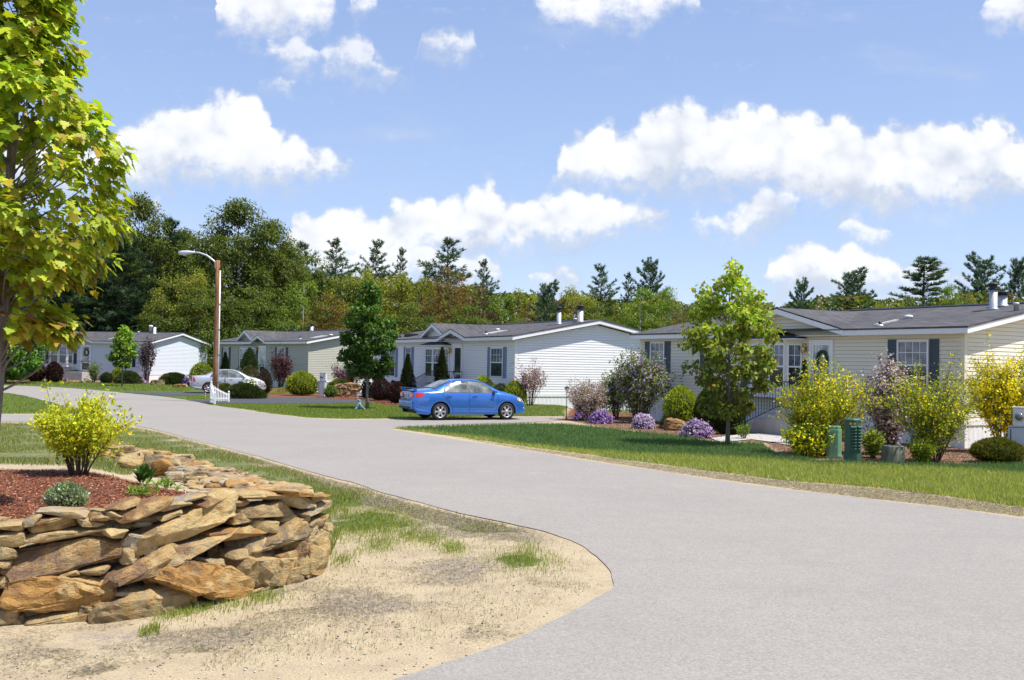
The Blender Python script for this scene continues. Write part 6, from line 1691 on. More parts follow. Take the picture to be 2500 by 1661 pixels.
def tri_grid(poly, step, fn):
    """fills a 2D polygon with a fine mesh and lifts it with fn"""
    bm = bmesh.new(); P = []
    for (a, c_) in zip(poly, poly[1:] + poly[:1]):
        L_ = math.hypot(c_[0] - a[0], c_[1] - a[1]); k = max(1, int(L_ / step))
        P += [(a[0] + (c_[0] - a[0]) * i / k, a[1] + (c_[1] - a[1]) * i / k) for i in range(k)]
    vs = [bm.verts.new((x, 0, z)) for x, z in P]; bm.faces.new(vs)
    x0, x1 = min(p[0] for p in P), max(p[0] for p in P); z0, z1 = min(p[1] for p in P), max(p[1] for p in P)
    k = x0 + step
    while k < x1: bmesh.ops.bisect_plane(bm, geom=bm.verts[:] + bm.edges[:] + bm.faces[:], plane_co=(k, 0, 0), plane_no=(1, 0, 0)); k += step
    k = z0 + step
    while k < z1: bmesh.ops.bisect_plane(bm, geom=bm.verts[:] + bm.edges[:] + bm.faces[:], plane_co=(0, 0, k), plane_no=(0, 0, 1)); k += step
    V = [fn(v.co.x, v.co.z) for v in bm.verts]; bm.verts.index_update(); F_ = [tuple(v.index for v in f.verts) for f in bm.faces]; bm.free()
    return V, F_
def sedan(label, loc, rz, mat, spoiler=True, tall_lights=False, s=1.0, skirt=True):
    e = empty("sedan", loc, rz, label, "car"); e.scale = (s, s, s)
    xs_ = sorted(set(list(np.linspace(0, 4.45, 90)) + [WR - RA, WR + RA, WF_ - RA, WF_ + RA] + [WR + RA * math.cos(t) for t in np.linspace(0.05, 3.09, 18)] + [WF_ + RA * math.cos(t) for t in np.linspace(0.05, 3.09, 18)]))
    V = []; F_ = []; rows = None
    for sg in (-1, 1):
        o = len(V)
        for x in xs_:
            S = section(x); rows = len(S)
            for (y, z) in S: V.append((x, sg * y, z))
        for i in range(len(xs_) - 1):
            for k in range(rows - 1):
                a = o + i * rows + k; q = (a, a + rows, a + rows + 1, a + 1)
                F_.append(q if sg < 0 else q[::-1])
    # ends
    for xi, fl in ((0, False), (len(xs_) - 1, True)):
        a = [xi * rows + k for k in range(rows)]; b_ = [len(xs_) * rows + xi * rows + k for k in range(rows)]
        loop = a + b_[::-1][1:]
        F_.append(tuple(loop if not fl else loop[::-1]))
    bm = bmesh.new(); bv = [bm.verts.new(v) for v in V]
    for f in F_:
        try: bm.faces.new([bv[i] for i in f])
        except ValueError: pass
    bmesh.ops.remove_doubles(bm, verts=bm.verts, dist=1e-4); bmesh.ops.recalc_face_normals(bm, faces=bm.faces)
    me = bpy.data.meshes.new("body"); bm.to_mesh(me); bm.free(); me.materials.append(mat); me.polygons.foreach_set("use_smooth", np.ones(len(me.polygons), bool))
    try: me.set_sharp_from_angle(angle=R(38))
    except Exception: pass
    body = link("body", me, e)
    mb = MB(); mb.box(0.25, 4.2, -.66, .66, .22, .50); mb.box(WR - .42, WR + .42, -.60, .60, .2, .66); mb.box(WF_ - .40, WF_ + .40, -.60, .60, .2, .66); mb.build("underbody", BLK, e)
    def side_panel(name, poly, matx, off, parent, sgs=(-1, 1), step=0.08):
        for sg in sgs:
            Vv, Ff = tri_grid(poly, step, lambda x, z: (x, sg * (side_y(x, z) + off), z))
            if sg > 0: Ff = [f[::-1] for f in Ff]
            m_ = bpy.data.meshes.new(name); m_.from_pydata(Vv, [], Ff); m_.materials.append(matx); m_.polygons.foreach_set("use_smooth", np.ones(len(m_.polygons), bool)); link(name, m_, parent)
    wr = [(1.14, .995), (1.20, 1.11), (1.30, 1.215), (1.44, 1.30), (1.62, 1.355), (1.84, 1.385), (2.02, 1.39), (2.06, .985)]
    wf_ = [(2.13, .983), (2.10, 1.39), (2.34, 1.385), (2.54, 1.35), (2.72, 1.275), (2.94, 1.135), (3.10, 1.03), (3.13, .965)]
    def ribbon(mb, pts, w, off, sg):
        for (x0, z0), (x1, z1) in zip(pts[:-1], pts[1:]):
            n = max(1, int(math.hypot(x1 - x0, z1 - z0) / .06)); dx_, dz_ = x1 - x0, z1 - z0; L_ = math.hypot(dx_, dz_); nx__, nz__ = -dz_ / L_ * w / 2, dx_ / L_ * w / 2
            for i in range(n):
                q = []
                for t in (i / n, (i + 1) / n):
                    for k in (-1, 1):
                        xx = x0 + dx_ * t + nx__ * k; zz = z0 + dz_ * t + nz__ * k; q.append((xx, sg * (side_y(min(max(xx, .01), 4.4), zz) + off), zz))
                mb.add(q, [(0, 2, 3, 1) if sg < 0 else (1, 3, 2, 0)])
    side_panel("window_surround", [(1.06, .975), (1.15, 1.13), (1.27, 1.25), (1.42, 1.33), (1.62, 1.383), (1.86, 1.405), (2.2, 1.41), (2.4, 1.40), (2.6, 1.36), (2.78, 1.275), (3.0, 1.13), (3.2, .99), (3.26, .955)], BLK, 0.003, body)
    side_panel("side_window", wr, CGL, 0.007, body); side_panel("side_window", wf_, CGL, 0.007, body)
    for sg in (-1, 1):
        mb = MB()
        for ln in ([(1.99, 1.40), (2.09, .97), (2.09, .30)], [(1.06, .97), (1.10, .85), (1.30, .66), (1.42, .45), (1.44, .30)], [(3.20, .93), (3.22, .75), (3.17, .45), (3.12, .30)], [(1.42, .30), (3.14, .28)]): ribbon(mb, ln, 0.010, 0.0035, sg)
        mb.build("door_gap", BLK, body)
        mb = MB(); ribbon(mb, [(1.45, .505), (2.06, .50)], .045, .014, sg); mb.build("side_moulding", mat, body)
        mb = MB(); ribbon(mb, [(2.13, .50), (3.10, .49)], .045, .014, sg); mb.build("side_moulding", mat, body)
        for hxx in (1.22, 2.22):
            mb = MB(); y = side_y(hxx + .08, .86); mb.box(hxx, hxx + .18, sg * (y + .002) if sg > 0 else -(y + .035), sg * (y + .035) if sg > 0 else -(y + .002), .845, .872); mb.build("door_handle", mat, body, bevel=.008)
        # mirror
        mb = MB(); y = side_y(3.08, .99); a, c_ = sorted((sg * (y - .02), sg * (y + .19))); mb.box(3.02, 3.12, a, c_, .955, 1.065); mb.build("wing_mirror", mat, body, bevel=.03)
        # side skirt
        if skirt:
            mb = MB(); ribbon(mb, [(1.40, .245), (3.16, .245)], .10, .022, sg); ribbon(mb, [(.12, .27), (.56, .235)], .09, .02, sg); mb.build("side_skirt", mat, body)
    # glass front and rear
    def top_panel(name, x0, x1, w0, w1, matx, off, parent):
        n, m_ = 12, 12; Vv = []; Ff = []
        for i in range(n + 1):
            x = x0 + (x1 - x0) * i / n; w = w0 + (w1 - w0) * i / n
            for k in range(m_ + 1): y = w * (2 * k / m_ - 1); Vv.append((x + (off if x0 > 2 else -off), y, top_z(x, y) + off))
        for i in range(n):
            for k in range(m_): a = i * (m_ + 1) + k; Ff.append((a, a + m_ + 1, a + m_ + 2, a + 1))
        q = bpy.data.meshes.new(name); q.from_pydata(Vv, [], Ff); q.materials.append(matx); q.polygons.foreach_set("use_smooth", np.ones(len(q.polygons), bool)); link(name, q, parent)
    top_panel("rear_window_frame", .80, 1.44, .63, .53, BLK, .004, body); top_panel("rear_window", .83, 1.42, .605, .51, CGL, .008, body)
    top_panel("windscreen_frame", 2.62, 3.33, .53, .64, BLK, .004, body); top_panel("windscreen", 2.64, 3.30, .51, .62, CGL, .008, body)
    # lights
    if tall_lights:
        side_panel("tail_light", [(.015, .70), (.015, .99), (.15, .99), (.26, .72), (.2, .68)], REDL, .008, e)
        for sg in (-1, 1):
            mb = MB(); a, c_ = sorted((sg * .50, sg * .655)); mb.box(-.02, .012, a, c_, .70, .97); mb.build("tail_light", REDL, e, bevel=.012)
    else:
        side_panel("tail_light", [(.012, .80), (.012, .955), (.30, .965), (.42, .925), (.34, .85), (.18, .79)], REDL, .008, e)
        for sg in (-1, 1):
            mb = MB(); a, c_ = sorted((sg * .40, sg * .655)); mb.box(-.022, .012, a, c_, .80, .95); mb.build("tail_light", REDL, e, bevel=.015)
    side_panel("headlight", [(4.02, .70), (4.00, .78), (4.12, .80), (4.26, .76), (4.33, .69), (4.30, .645), (4.15, .66)], CLRL, .007, e)
    side_panel("indicator", [(4.03, .705), (4.02, .765), (4.10, .775), (4.10, .69)], AMBER, .011, e)
    side_panel("fog_light", [(4.30, .40), (4.30, .45), (4.36, .45), (4.36, .40)], CLRL, .008, e)
    side_panel("bumper_marker", [(.30, .58), (.30, .61), (.42, .61), (.42, .58)], REDL, .006, e)
    # rear end
    mb = MB(); mb.box(-.07, .04, -.66, .66, .38, .70); mb.build("rear_bumper", mat, e, bevel=.05)
    mb = MB(); mb.box(-.076, -.068, -.60, .60, .40, .46); mb.build("bumper_insert", BLK, e)
    mb = MB(); mb.box(-.014, 0, -.36, .36, .735, .74); mb.box(-.012, 0, -.38, .38, .715, .72); mb.build("boot_gap", BLK, e)
    mb = MB(); mb.box(-.020, -.002, -.16, .16, .76, .87); mb.build("licence_plate", PLATE, e)
    mb = MB(); mb.box(-.024, -.021, -.11, .11, .80, .835); mb.build("plate_text", GREENP, e)
    mb = MB(); mb.box(-.02, -.002, -.26, .26, .895, .925); mb.build("boot_trim", RIM, e)
    if spoiler:
        mb = MB(); prof = [(-.04, 1.112), (.14, 1.105), (.17, 1.118), (0.06, 1.135), (-.05, 1.135)]
        mb.prism(prof, 'y', -.66, .66)
        for sg in (-1, 1): a, c_ = sorted((sg * .60, sg * .655)); mb.box(.02, .15, a, c_, 1.02, 1.11)
        mb.build("spoiler", mat, e, bevel=.008)
    mb = MB(); mb.tube([(1.5, 0, 1.44), (1.42, 0, 1.50)], .008, 5); mb.build("aerial", BLK, e)
    # front
    mb = MB(); mb.box(4.36, 4.47, -.50, .50, .26, .50); mb.build("front_bumper", mat, e, bevel=.045)
    mb = MB(); mb.box(4.40, 4.476, -.32, .32, .34, .44); mb.build("grille", BLK, e)
    # wheels
    tp = []
    for (wx, sg) in ((WR, -1), (WF_, -1), (WR, 1), (WF_, 1)):
        w = empty("wheel", (wx, sg * .74, RW)); w.parent = e; w.rotation_euler = (R(90) * sg * -1, 0, 0)
        if not tp:
            mb = MB(); mb.smooth = True
            mb.lathe([(.215, -.09), (.285, -.095), (.303, -.07), (.305, 0), (.303, .07), (.285, .095), (.215, .09)], 40, cap=False); t1 = mb.build("tyre", TYRE, w)
            mb = MB(); mb.smooth = True
            mb.lathe([(.222, -.08), (.222, .082), (.208, .086), (.196, .07), (.19, -.02), (.02, -.03)], 40, cap=False)
            for k in range(6):
                a = 2 * math.pi * k / 6; ca, sa = math.cos(a), math.sin(a); mb.smooth = False
                P = []
                for (r_, hw, zz) in ((.04, .034, .070), (.12, .030, .078), (.205, .044, .068)):
                    P += [(r_ * ca - hw * sa, r_ * sa + hw * ca, zz), (r_ * ca + hw * sa, r_ * sa - hw * ca, zz)]
                P2 = [(p[0], p[1], p[2] - .03) for p in P]
                mb.add(P + P2, [(0, 1, 3, 2), (2, 3, 5, 4), (6, 8, 9, 7), (8, 10, 11, 9), (0, 2, 8, 6), (2, 4, 10, 8), (1, 7, 9, 3), (3, 9, 11, 5)])
            mb.smooth = True; mb.lathe([(.052, .05), (.052, .078), (.03, .086), (.002, .086)], 16); t2 = mb.build("rim", RIM, w)
            mb = MB(); mb.lathe([(.188, .0), (.188, .012), (.002, .012)], 24); t3 = mb.build("brake_disc", BLK, w); tp = [t1, t2, t3]
        else:
            for t in tp: c_ = t.copy(); COL.objects.link(c_); c_.parent = w
    return e
GREENP = plain("green_lettering", (0.05, 0.16, 0.09), 0.6)
pr = Vector((-2.52, 36.4)); pf = Vector((-0.17, 37.5)); hd = (pf - pr).normalized(); az = math.atan2(hd.y, hd.x)
nrm_side = Vector((hd.y, -hd.x))        # towards the camera side
org = pr - hd * WR - nrm_side * 0.76
sedan("bright blue four door sedan with rear spoiler parked across the driveway", (org.x, org.y, 0.014), az, P_BLUE, True, False, 1.0)
g1 = G(508, 961); hd2 = Vector((math.cos(R(17)), math.sin(R(17)))); ns2 = Vector((hd2.y, -hd2.x)); org = Vector((g1.x, g1.y)) - hd2 * WR * .96 - ns2 * 0.72
sedan("silver sedan with tall red tail lights parked behind the street light pole", (org.x, org.y, 0.018), R(17), P_SILVER, False, True, 0.96, False)

# ------------------------------------------------------------------ street furniture and garden things
WOODP = barkmat("pole_wood", (0.13, 0.055, 0.025), (0.36, 0.19, 0.10), 9)
LAMPG = plain("lamp_grey", (0.55, 0.57, 0.60), 0.4, 0.3, var=0.1)
p = G(523, 982); Yp = 48.2; base = gx(523.5, Yp)
e = empty("street_light", (base.x, base.y, 0), 0, "wooden street light pole with curved arm and white conduit", "street light")
topz = zat(531, 636, Yp)
mb = MB(); mb.tube([(0.02 * math.sin(t * 3), 0, topz * t) for t in (0, .25, .5, .75, 1)], [.135, .125, .115, .105, .098], 14); mb.build("pole", WOODP, e)
cz = zat(533, 661, Yp); mb = MB(); mb.tube([(.155, -.03, 0.05), (.148, -.03, cz * .5), (.13, -.03, cz)], .033, 8); mb.build("conduit", WHITEP, e)
mb = MB(); mb.tube([(.13, -.03, cz), (.10, -.05, cz + .10), (.0, -.09, cz + .12), (-.08, -.06, cz), (-.1, -.03, cz - .1)], .014, 6); mb.build("cable_loop", BLACKM, e)
ax, az_ = (470 - 531) / F_PX * Yp, zat(470, 618, Yp)
mb = MB(); mb.tube([(-.10, 0, topz - .38), (-.12, 0, topz - .08), (-.25, 0, topz + .02), (ax * .45, 0, az_ - .10), (ax * .75, 0, az_ + .02), (ax, 0, az_ + .03)], .040, 8); mb.build("arm", LAMPG, e)
hx_ = (455 - 531) / F_PX * Yp
mb = MB(); mb.smooth = True
st = 12; rings = [(-.42, .01, 0), (-.38, .11, 0), (-.24, .175, 0), (0, .18, .01), (.17, .135, .02), (.33, .075, .03), (.38, .04, .035)]
o = len(mb.v)
for (xx, r_, zz) in rings:
    for k in range(st): a = 2 * math.pi * k / st; mb.v.append((hx_ + xx, r_ * math.cos(a), az_ + zz + r_ * 0.62 * math.sin(a)))
for i in range(len(rings) - 1):
    for k in range(st): a = o + i * st + k; b_ = o + i * st + (k + 1) % st; mb.f.append((a, b_, b_ + st, a + st)); mb.mi.append(0); mb.sm.append(True)
mb.build("lamp_head", LAMPG, e)
LENS = plain("lamp_lens", (0.5, 0.52, 0.52), 0.1, var=0.1, spec=0.8)
mb = MB(); mb.smooth = True; mb.lathe([(.005, -.15), (.07, -.13), (.115, -.09), (.13, -.04)], 14, (hx_ - .10, 0, az_)); mb.build("lens", LENS, e)
mb = MB()
for zz in (.9, 2.2, 3.4, 4.6): mb.box(.09, .20, -.07, .01, zz, zz + .03)
tag(mb.build("strap", BLACKM, e))
# white corner fence at its foot
c0 = G(515, 984); pn = G(524, 988); pe = gx(558, 48.4); c0 = Vector((c0.x, c0.y)); 
e = empty("picket_fence", (c0.x, c0.y, 0), 0, "small white corner picket fence with ball post, at the foot of the street light", "fence")
def picket_run(a, c_, h0, h1, n, wid):
    d = (c_ - a); L_ = d.length; ang = math.atan2(d.y, d.x)
    mbx = MB()
    for i in range(n):
        t = (i + .5) / n; hh = h0 + (h1 - h0) * (1 - (1 - t) ** 1.35); x = L_ * t
        mbx.prism([(x - wid / 2, .06), (x + wid / 2, .06), (x + wid / 2, hh), (x, hh + .05), (x - wid / 2, hh)], 'y', -.012, .012)
    for (za, zb_) in ((.16, .16), (h0 * .86, h1 * .84)):
        vs = [(0, .014, za), (L_, .014, zb_), (L_, .045, zb_), (0, .045, za)]; vs += [(q[0], q[1], q[2] + .06) for q in vs]
        mbx.add(vs, [(0, 3, 2, 1), (4, 5, 6, 7), (0, 1, 5, 4), (1, 2, 6, 5), (2, 3, 7, 6), (3, 0, 4, 7)])
    mbx.xf(Matrix.Translation((a.x - c0.x, a.y - c0.y, 0)) @ Matrix.Rotation(ang, 4, 'Z')); mbx.build("picket_panel", TRIM, e)
pe2 = Vector((pe.x, pe.y)); pn2 = Vector((pn.x, pn.y)) 
picket_run(c0, pe2, .84, .36, 11, .045); picket_run(pn2 + (pn2 - c0) * 0.0, c0 , .40, .84, 7, .09)
for q, hh in ((c0, .92), (pe2, .44), (pn2, .48)):
    mb = MB(); mb.box(q.x - c0.x - .04, q.x - c0.x + .04, q.y - c0.y - .04, q.y - c0.y + .04, 0, hh); mb.smooth = True; mb.lathe([(.02, 0), (.045, .03), (.045, .06), (.01, .09)], 10, (q.x - c0.x, q.y - c0.y, hh)); mb.build("post", TRIM, e)
# garden lamp
q = G(1383, 1024); e = empty("garden_lamp", (q.x, q.y, 0), 0, "short black garden lamp post with glass lantern beside the lilac bed", "lamp post")
hgt = zat(1386, 941, q.y)
mb = MB(); mb.smooth = True; mb.lathe([(.05, 0), (.035, .03), (.016, .06), (.014, hgt - .30), (.03, hgt - .29), (.03, hgt - .27)], 10); mb.build("post", BLACKM, e)
mb = MB(); mb.lathe([(.035, hgt - .27), (.085, hgt - .12)], 6); mb.build("lantern_glass", LENS, e)
mb = MB(); mb.lathe([(.115, hgt - .12), (.10, hgt - .10), (.04, hgt - .05), (.012, hgt - .035), (.018, hgt - .015), (.004, hgt)], 6); mb.build("lantern_cap", BLACKM, e)
# utility pedestals
UG = plain("light_green_utility_box", (0.17, 0.34, 0.20), 0.45, var=0.12, dirt=((0.3, 0.32, 0.2), .4))
UD = plain("dark_green_utility_box", (0.035, 0.095, 0.065), 0.5, var=0.15)
STK = plain("warning_sticker", (0.7, 0.35, 0.03), 0.5)
q = G(2036, 1119); w = 43 / F_PX * q.y; hh = zat(2036, 1040, q.y)
e = empty("utility_pedestal", (q.x, q.y, 0), R(-20), "light green rounded utility box, left of the dark ribbed one", "utility box")
mb = MB(); r_ = w * .40
mb.prism([(-r_, -r_ * .55), (-r_ * .55, -r_ * .9), (r_ * .55, -r_ * .9), (r_, -r_ * .55), (r_, r_ * .8), (-r_, r_ * .8)], 'z', 0, hh * .90)
mb.prism([(-r_ * .88, -r_ * .5), (-r_ * .5, -r_ * .8), (r_ * .5, -r_ * .8), (r_ * .88, -r_ * .5), (r_ * .88, r_ * .7), (-r_ * .88, r_ * .7)], 'z', hh * .90, hh); mb.build("cabinet", UG, e, bevel=.02)
mb = MB(); mb.box(-r_ * 1.08, r_ * 1.08, -r_ * .98, r_ * .9, 0, .06); mb.build("base", UG, e)
q = G(2081, 1128); w = 45 / F_PX * q.y; hh = zat(2081, 1022, q.y)
e = empty("utility_pedestal", (q.x, q.y, 0), R(-12), "dark green ribbed telephone pedestal, right of the light green box", "utility box")
mb = MB(); r_ = w * .44; oc = [(r_ * math.cos(R(22.5 + 45 * k)), r_ * math.sin(R(22.5 + 45 * k))) for k in range(8)]
mb.prism(oc, 'z', 0.12, hh - .05); mb.build("cabinet", UD, e, bevel=.006)
mb = MB(); oc2 = [(x * 1.10, y * 1.10) for x, y in oc]; mb.prism(oc2, 'z', 0, .20); mb.build("base", UD, e, bevel=.008)
mb = MB(); mb.smooth = False; mb.lathe([(r_ * 1.03, hh - .05), (r_ * 1.03, hh - .025), (r_ * .85, hh)], 8); mb.build("lid", UD, e)
for (ax0, nn, rr_) in ((-22.5 - 45, 8, .34),):
    for k in range(8):
        z = .28 + k * (hh - .42) / 8
        for an in (-45, -112.5 + 22.5):
            mb = MB(); W2 = r_ * .34
            vs = [(-W2, 0, z), (W2, 0, z), (W2, .055, z + .02), (-W2, .055, z + .02), (-W2, 0, z + .055), (W2, 0, z + .055)]
            mb.add([(x, y, zz) for x, y, zz in vs], [(0, 1, 2, 3), (3, 2, 5, 4), (0, 3, 4), (1, 5, 2)])
            mb.xf(Matrix.Rotation(R(an - 90), 4, 'Z') @ Matrix.Translation((0, r_ * .925, 0))); mb.build("louvre", UD, e)
mb = MB(); mb.box(-.09, -.03, -r_ * .955, -r_ * .93, hh - .13, hh - .09); mb.box(.0, .05, -r_ * .955, -r_ * .93, hh - .13, hh - .09); mb.build("sticker", STK, e)
# stump
q = G(2181, 1130); w = 55 / F_PX * q.y; hh = zat(2181, 1089, q.y)
STUMP = barkmat("weathered_stump", (0.07, 0.085, 0.055), (0.22, 0.225, 0.17), 14)
e = empty("tree_stump", (q.x, q.y, 0), 0, "grey green weathered wooden stump between the two forsythia bushes", "stump")
mb = MB(); mb.smooth = True; gs = random.Random(3); prof_n = 22
o = 0
for (rr2, zz) in ((1.04, 0), (1.0, hh * .5), (.97, hh * .96), (.92, hh)):
    for k in range(prof_n): a = 2 * math.pi * k / prof_n; r2 = w / 2 * rr2 * (1 + .035 * math.sin(5 * a) + .02 * math.sin(11 * a)); mb.v.append((r2 * math.cos(a), r2 * math.sin(a), zz))
for i in range(3):
    for k in range(prof_n): a = i * prof_n + k; b_ = i * prof_n + (k + 1) % prof_n; mb.f.append((a, b_, b_ + prof_n, a + prof_n)); mb.mi.append(0); mb.sm.append(True)
mb.build("bark", STUMP, e)
mb = MB(); mb.lathe([(w * .46, hh), (w * .45, hh + .006), (.01, hh + .004)], 22); mb.build("cut_face", plain("cut_wood", (0.30, 0.31, 0.24), 0.9, var=.3, scale=14), e)
# meter pedestals
BOXG = plain("meter_box_grey", (0.50, 0.52, 0.56), 0.45, var=.06)
BOXW = plain("meter_box_white", (0.70, 0.71, 0.72), 0.45, var=.05)
def meter(label, px, pby, ptop, wpx, Y, rz, two=True):
    q = gx(px, Y); hh = zat(px, ptop, Y); w = wpx / F_PX * Y
    e = empty("meter_pedestal", (q.x, q.y, 0), rz, label, "electric meter")
    mb = MB(); mb.box(-w * .5, w * .5, -.10, .10, .0, hh * .66); mb.build("lower_box", BOXG, e, bevel=.01)
    mb = MB(); mb.box(-w * .30, w * .62, -.09, .12, hh * .66 + .004, hh); mb.build("upper_box", BOXW, e, bevel=.012)
    mb = MB(); mb.box(-w * .34, w * .66, -.115, .14, hh, hh + .02); mb.build("rain_cap", BOXW, e)
    mb = MB(); mb.smooth = True; mb.lathe([(.095, 0), (.095, .05), (.08, .09), (.02, .10)], 18); mb.xf(Matrix.Translation((-w * .02, -.09, hh * .84)) @ Matrix.Rotation(R(90), 4, 'X')); mb.build("meter_dial", LENS2, e)
    mb = MB(); mb.box(-w * .40, -w * .36, -.104, -.101, .1, hh * .6); mb.box(-w * .46, w * .46, -.104, -.101, hh * .63, hh * .64); mb.build("seam", BLK, e)
    return e
LENS2 = plain("meter_glass", (0.16, 0.17, 0.18), 0.1, var=.3, spec=.8)
meter("tall white electric meter cabinet with round dial at the right edge", 2490, 1120, 996, 52, 23.9, R(-30))
q_ = meter("grey electric meter post beside the round golden shrub", 786, 966, 911, 17, 58.6, R(-15))
for (px, pb, pt, w, mt, lab) in ((577, 958, 937, 9, UG, "small light green utility box in front of the silver car"), (587, 959, 931, 10, UD, "small dark green bin beside the light green utility box by the silver car")):
    Y = 54.2; q = gx(px, Y); hh = zat(px, pt, Y); w_ = w / F_PX * Y
    e = empty("utility_box", (q.x, q.y, 0), R(10), lab, "utility box")
    mb = MB(); mb.prism([(-w_ / 2, -w_ / 2), (w_ / 2, -w_ / 2), (w_ / 2, w_ / 2), (-w_ / 2, w_ / 2)], 'z', 0, hh * .93); mb.build("cabinet", mt, e, bevel=.02)
    mb = MB(); mb.box(-w_ * .54, w_ * .54, -w_ * .54, w_ * .54, hh * .93, hh); mb.build("lid", mt, e, bevel=.02)
# boulders
def boulder(label, px0, px1, ptop, pbot, col, seed, z0=0.0, name="boulder", cat="boulder", group=None, Y=None):
    pc = (px0 + px1) / 2; q = G(pc, pbot, z0) if Y is None else gx(pc, Y, z0); sc = q.y / F_PX; w = (px1 - px0) * sc; hh = (pbot - ptop) * sc
    V, Fc = stone_arrays(seed, w, hh * 1.25, w * .6, 2)
    V = V + np.array([0, 0, hh * .42])
    me = mesh_np(name, V, Fc, STONE, np.tile(np.array(col), (len(V), 1)), smooth=True)
    try: me.set_sharp_from_angle(angle=R(35))
    except Exception: pass
    o = link(name, me); o.location = (q.x, q.y + w * .25, z0); o.rotation_euler = (0, 0, rnd.uniform(-.3, .3)); return tag(o, label, cat, group)
boulder("rusty brown boulder in the mulch between the golden shrub and the right phlox", 1624, 1680, 1024, 1052, SC['b'], 901)
boulder("large dark striped boulder under the low conifer between the two middle houses", 814, 880, 938, 969, (0.16, 0.11, 0.075), 902)
boulder("white garden stone in the flower border of the leftmost house", 199, 223, 925, 933.5, (0.75, 0.72, 0.66), 903)
boulder("small pale rock at the edge of the driveway between the two lawns", 1742, 1752, 1045, 1052, SC['w'], 904)
blab = ["flat brown edging stone left of the purple phlox at the leftmost house", "low stack of edging stones right of the purple phlox at the leftmost house", "edging stones beneath the spreading juniper at the leftmost house", "edging stone under the dark maroon shrubs at the leftmost house", "edging stone left of the white garden stone", "edging stone right of the white garden stone", "edging stone behind the young tree trunk at the leftmost house"]
for i, (a, c_, t, bt) in enumerate([(290, 330, 931, 937), (365, 398, 928, 941), (420, 455, 939, 946), (80, 112, 927, 932), (160, 196, 929, 934), (226, 262, 930, 935), (262, 292, 931, 936)]):
    boulder(blab[i], a, c_, t, bt, SC['g'] if i % 2 else SC['b'], 910 + i, name="edging_stone", cat="stone", group="edging stones of the leftmost garden")
# ornaments
STAT = plain("verdigris", (0.16, 0.26, 0.30), 0.6, var=.35, scale=20, bmp=.6)
q = G(878, 1001); sc = q.y / F_PX
mb = MB(); mb.smooth = True
mb.tube([(-.10, 0, .0), (-.07, 0, .16), (-.02, 0, .27), (.03, 0, .34)], [.10, .11, .085, .05], 10)
mb.tube([(.0, 0, .34), (-.05, -.02, .42)], [.055, .06], 10); mb.tube([(-.05, -.02, .42), (-.11, -.03, .41)], [.05, .02], 8)
mb.tube([(.0, -.05, .25), (.10, -.10, .14), (.19, -.08, .04)], [.045, .035, .02], 7); mb.tube([(-.1, -.05, .12), (-.16, -.1, .02), (-.20, -.1, .01)], [.05, .035, .02], 7); mb.tube([(.0, .05, .1), (.16, .04, .06), (.24, 0, .02)], [.05, .045, .03], 7)
o = mb.build("garden_statue", STAT); o.location = (q.x, q.y, 0); tag(o, "blue green crouching garden statue left of the dark street tree trunk", "statue")
q = G(884, 973); mb = MB(); mb.box(-.28, .28, -.12, .12, .16, .22); mb.prism([(-.30, .0), (-.16, .0), (-.20, .16), (-.26, .16)], 'y', -.1, .1); mb.prism([(.16, .0), (.30, .0), (.26, .16), (.20, .16)], 'y', -.1, .1)
mb.smooth = True; mb.lathe([(.09, .22), (.13, .30), (.07, .40), (.02, .46)], 12, (-.04, 0, 0)); o = mb.build("garden_bench", WHITEP); o.location = (q.x, q.y, 0); tag(o, "little white garden ornament bench on the red mulch by the striped boulder", "ornament")
# geranium pot
q = H3.M @ Vector((hx(H3, 1105, 1.0), -0.62, 0.74)); e = empty("flower_pot", q, 0, "white pot of red geraniums on the entry steps of the white house", "flower pot")
mb = MB(); mb.smooth = True; mb.lathe([(.11, 0), (.13, .02), (.17, .28), (.185, .30), (.16, .31)], 16); mb.build("pot", WHITEP, e)
for nm, me in shrub('ball', .50, .42, MIDG, 420, .07, 71, ([((0.55, 0.012, 0.02), 1)], 260, .065), core=False): 
    o = link("geranium_" + nm, me, e); o.location = (0, 0, .28)
# candy cane stake
q = G(502, 974.5); mb = MB(); hh = .56
for i in range(9):
    mb.cur = i % 2; mb.tube([(0, 0, hh * i / 9), (0, 0, hh * (i + 1) / 9)], .014, 6)
mb.cur = 1; mb.tube([(0, 0, hh), (-.02, 0, hh + .06), (-.07, 0, hh + .07), (-.10, 0, hh + .02)], .016, 6)
o = mb.build("driveway_marker", [WHITEP, plain("red_marker", (0.55, 0.03, 0.03), .5)]); o.location = (q.x, q.y, 0); o.rotation_euler = (0, R(-4), 0); tag(o, "thin red and white cane shaped stake left of the white corner fence", "marker")
# white bucket and arbour
q = G(1, 938.5); mb = MB(); mb.smooth = True; mb.lathe([(.11, 0), (.15, .32), (.165, .33), (.15, .345)], 14); o = mb.build("bucket", WHITEP); o.location = (q.x, q.y, 0); tag(o, "small white bucket at the road edge on the far left", "bucket")
Y = 90.5; q = gx(513, Y); e = empty("arbor", (q.x, q.y, 0), R(10), "white garden arbor between the leftmost house and the street light pole", "arbor")
for s_ in (-.38, .38):
    mb = MB(); mb.box(s_ - .05, s_ + .05, -.05, .05, 0, 1.95); mb.build("post", TRIM, e)
mb = MB(); mb.box(-.55, .55, -.06, .06, 1.96, 2.06); mb.box(-.50, .50, -.30, .30, 2.065, 2.10); mb.build("top_rail", TRIM, e)
# walkway and low step of the cream house
walk = gp([(1736, 1071), (1800, 1063), (1862, 1060), (1905, 1062), (1990, 1075), (2010, 1090), (1960, 1094), (1880, 1080), (1835, 1074), (1760, 1082)])
sheet("path", walk, 0.018, CONC)
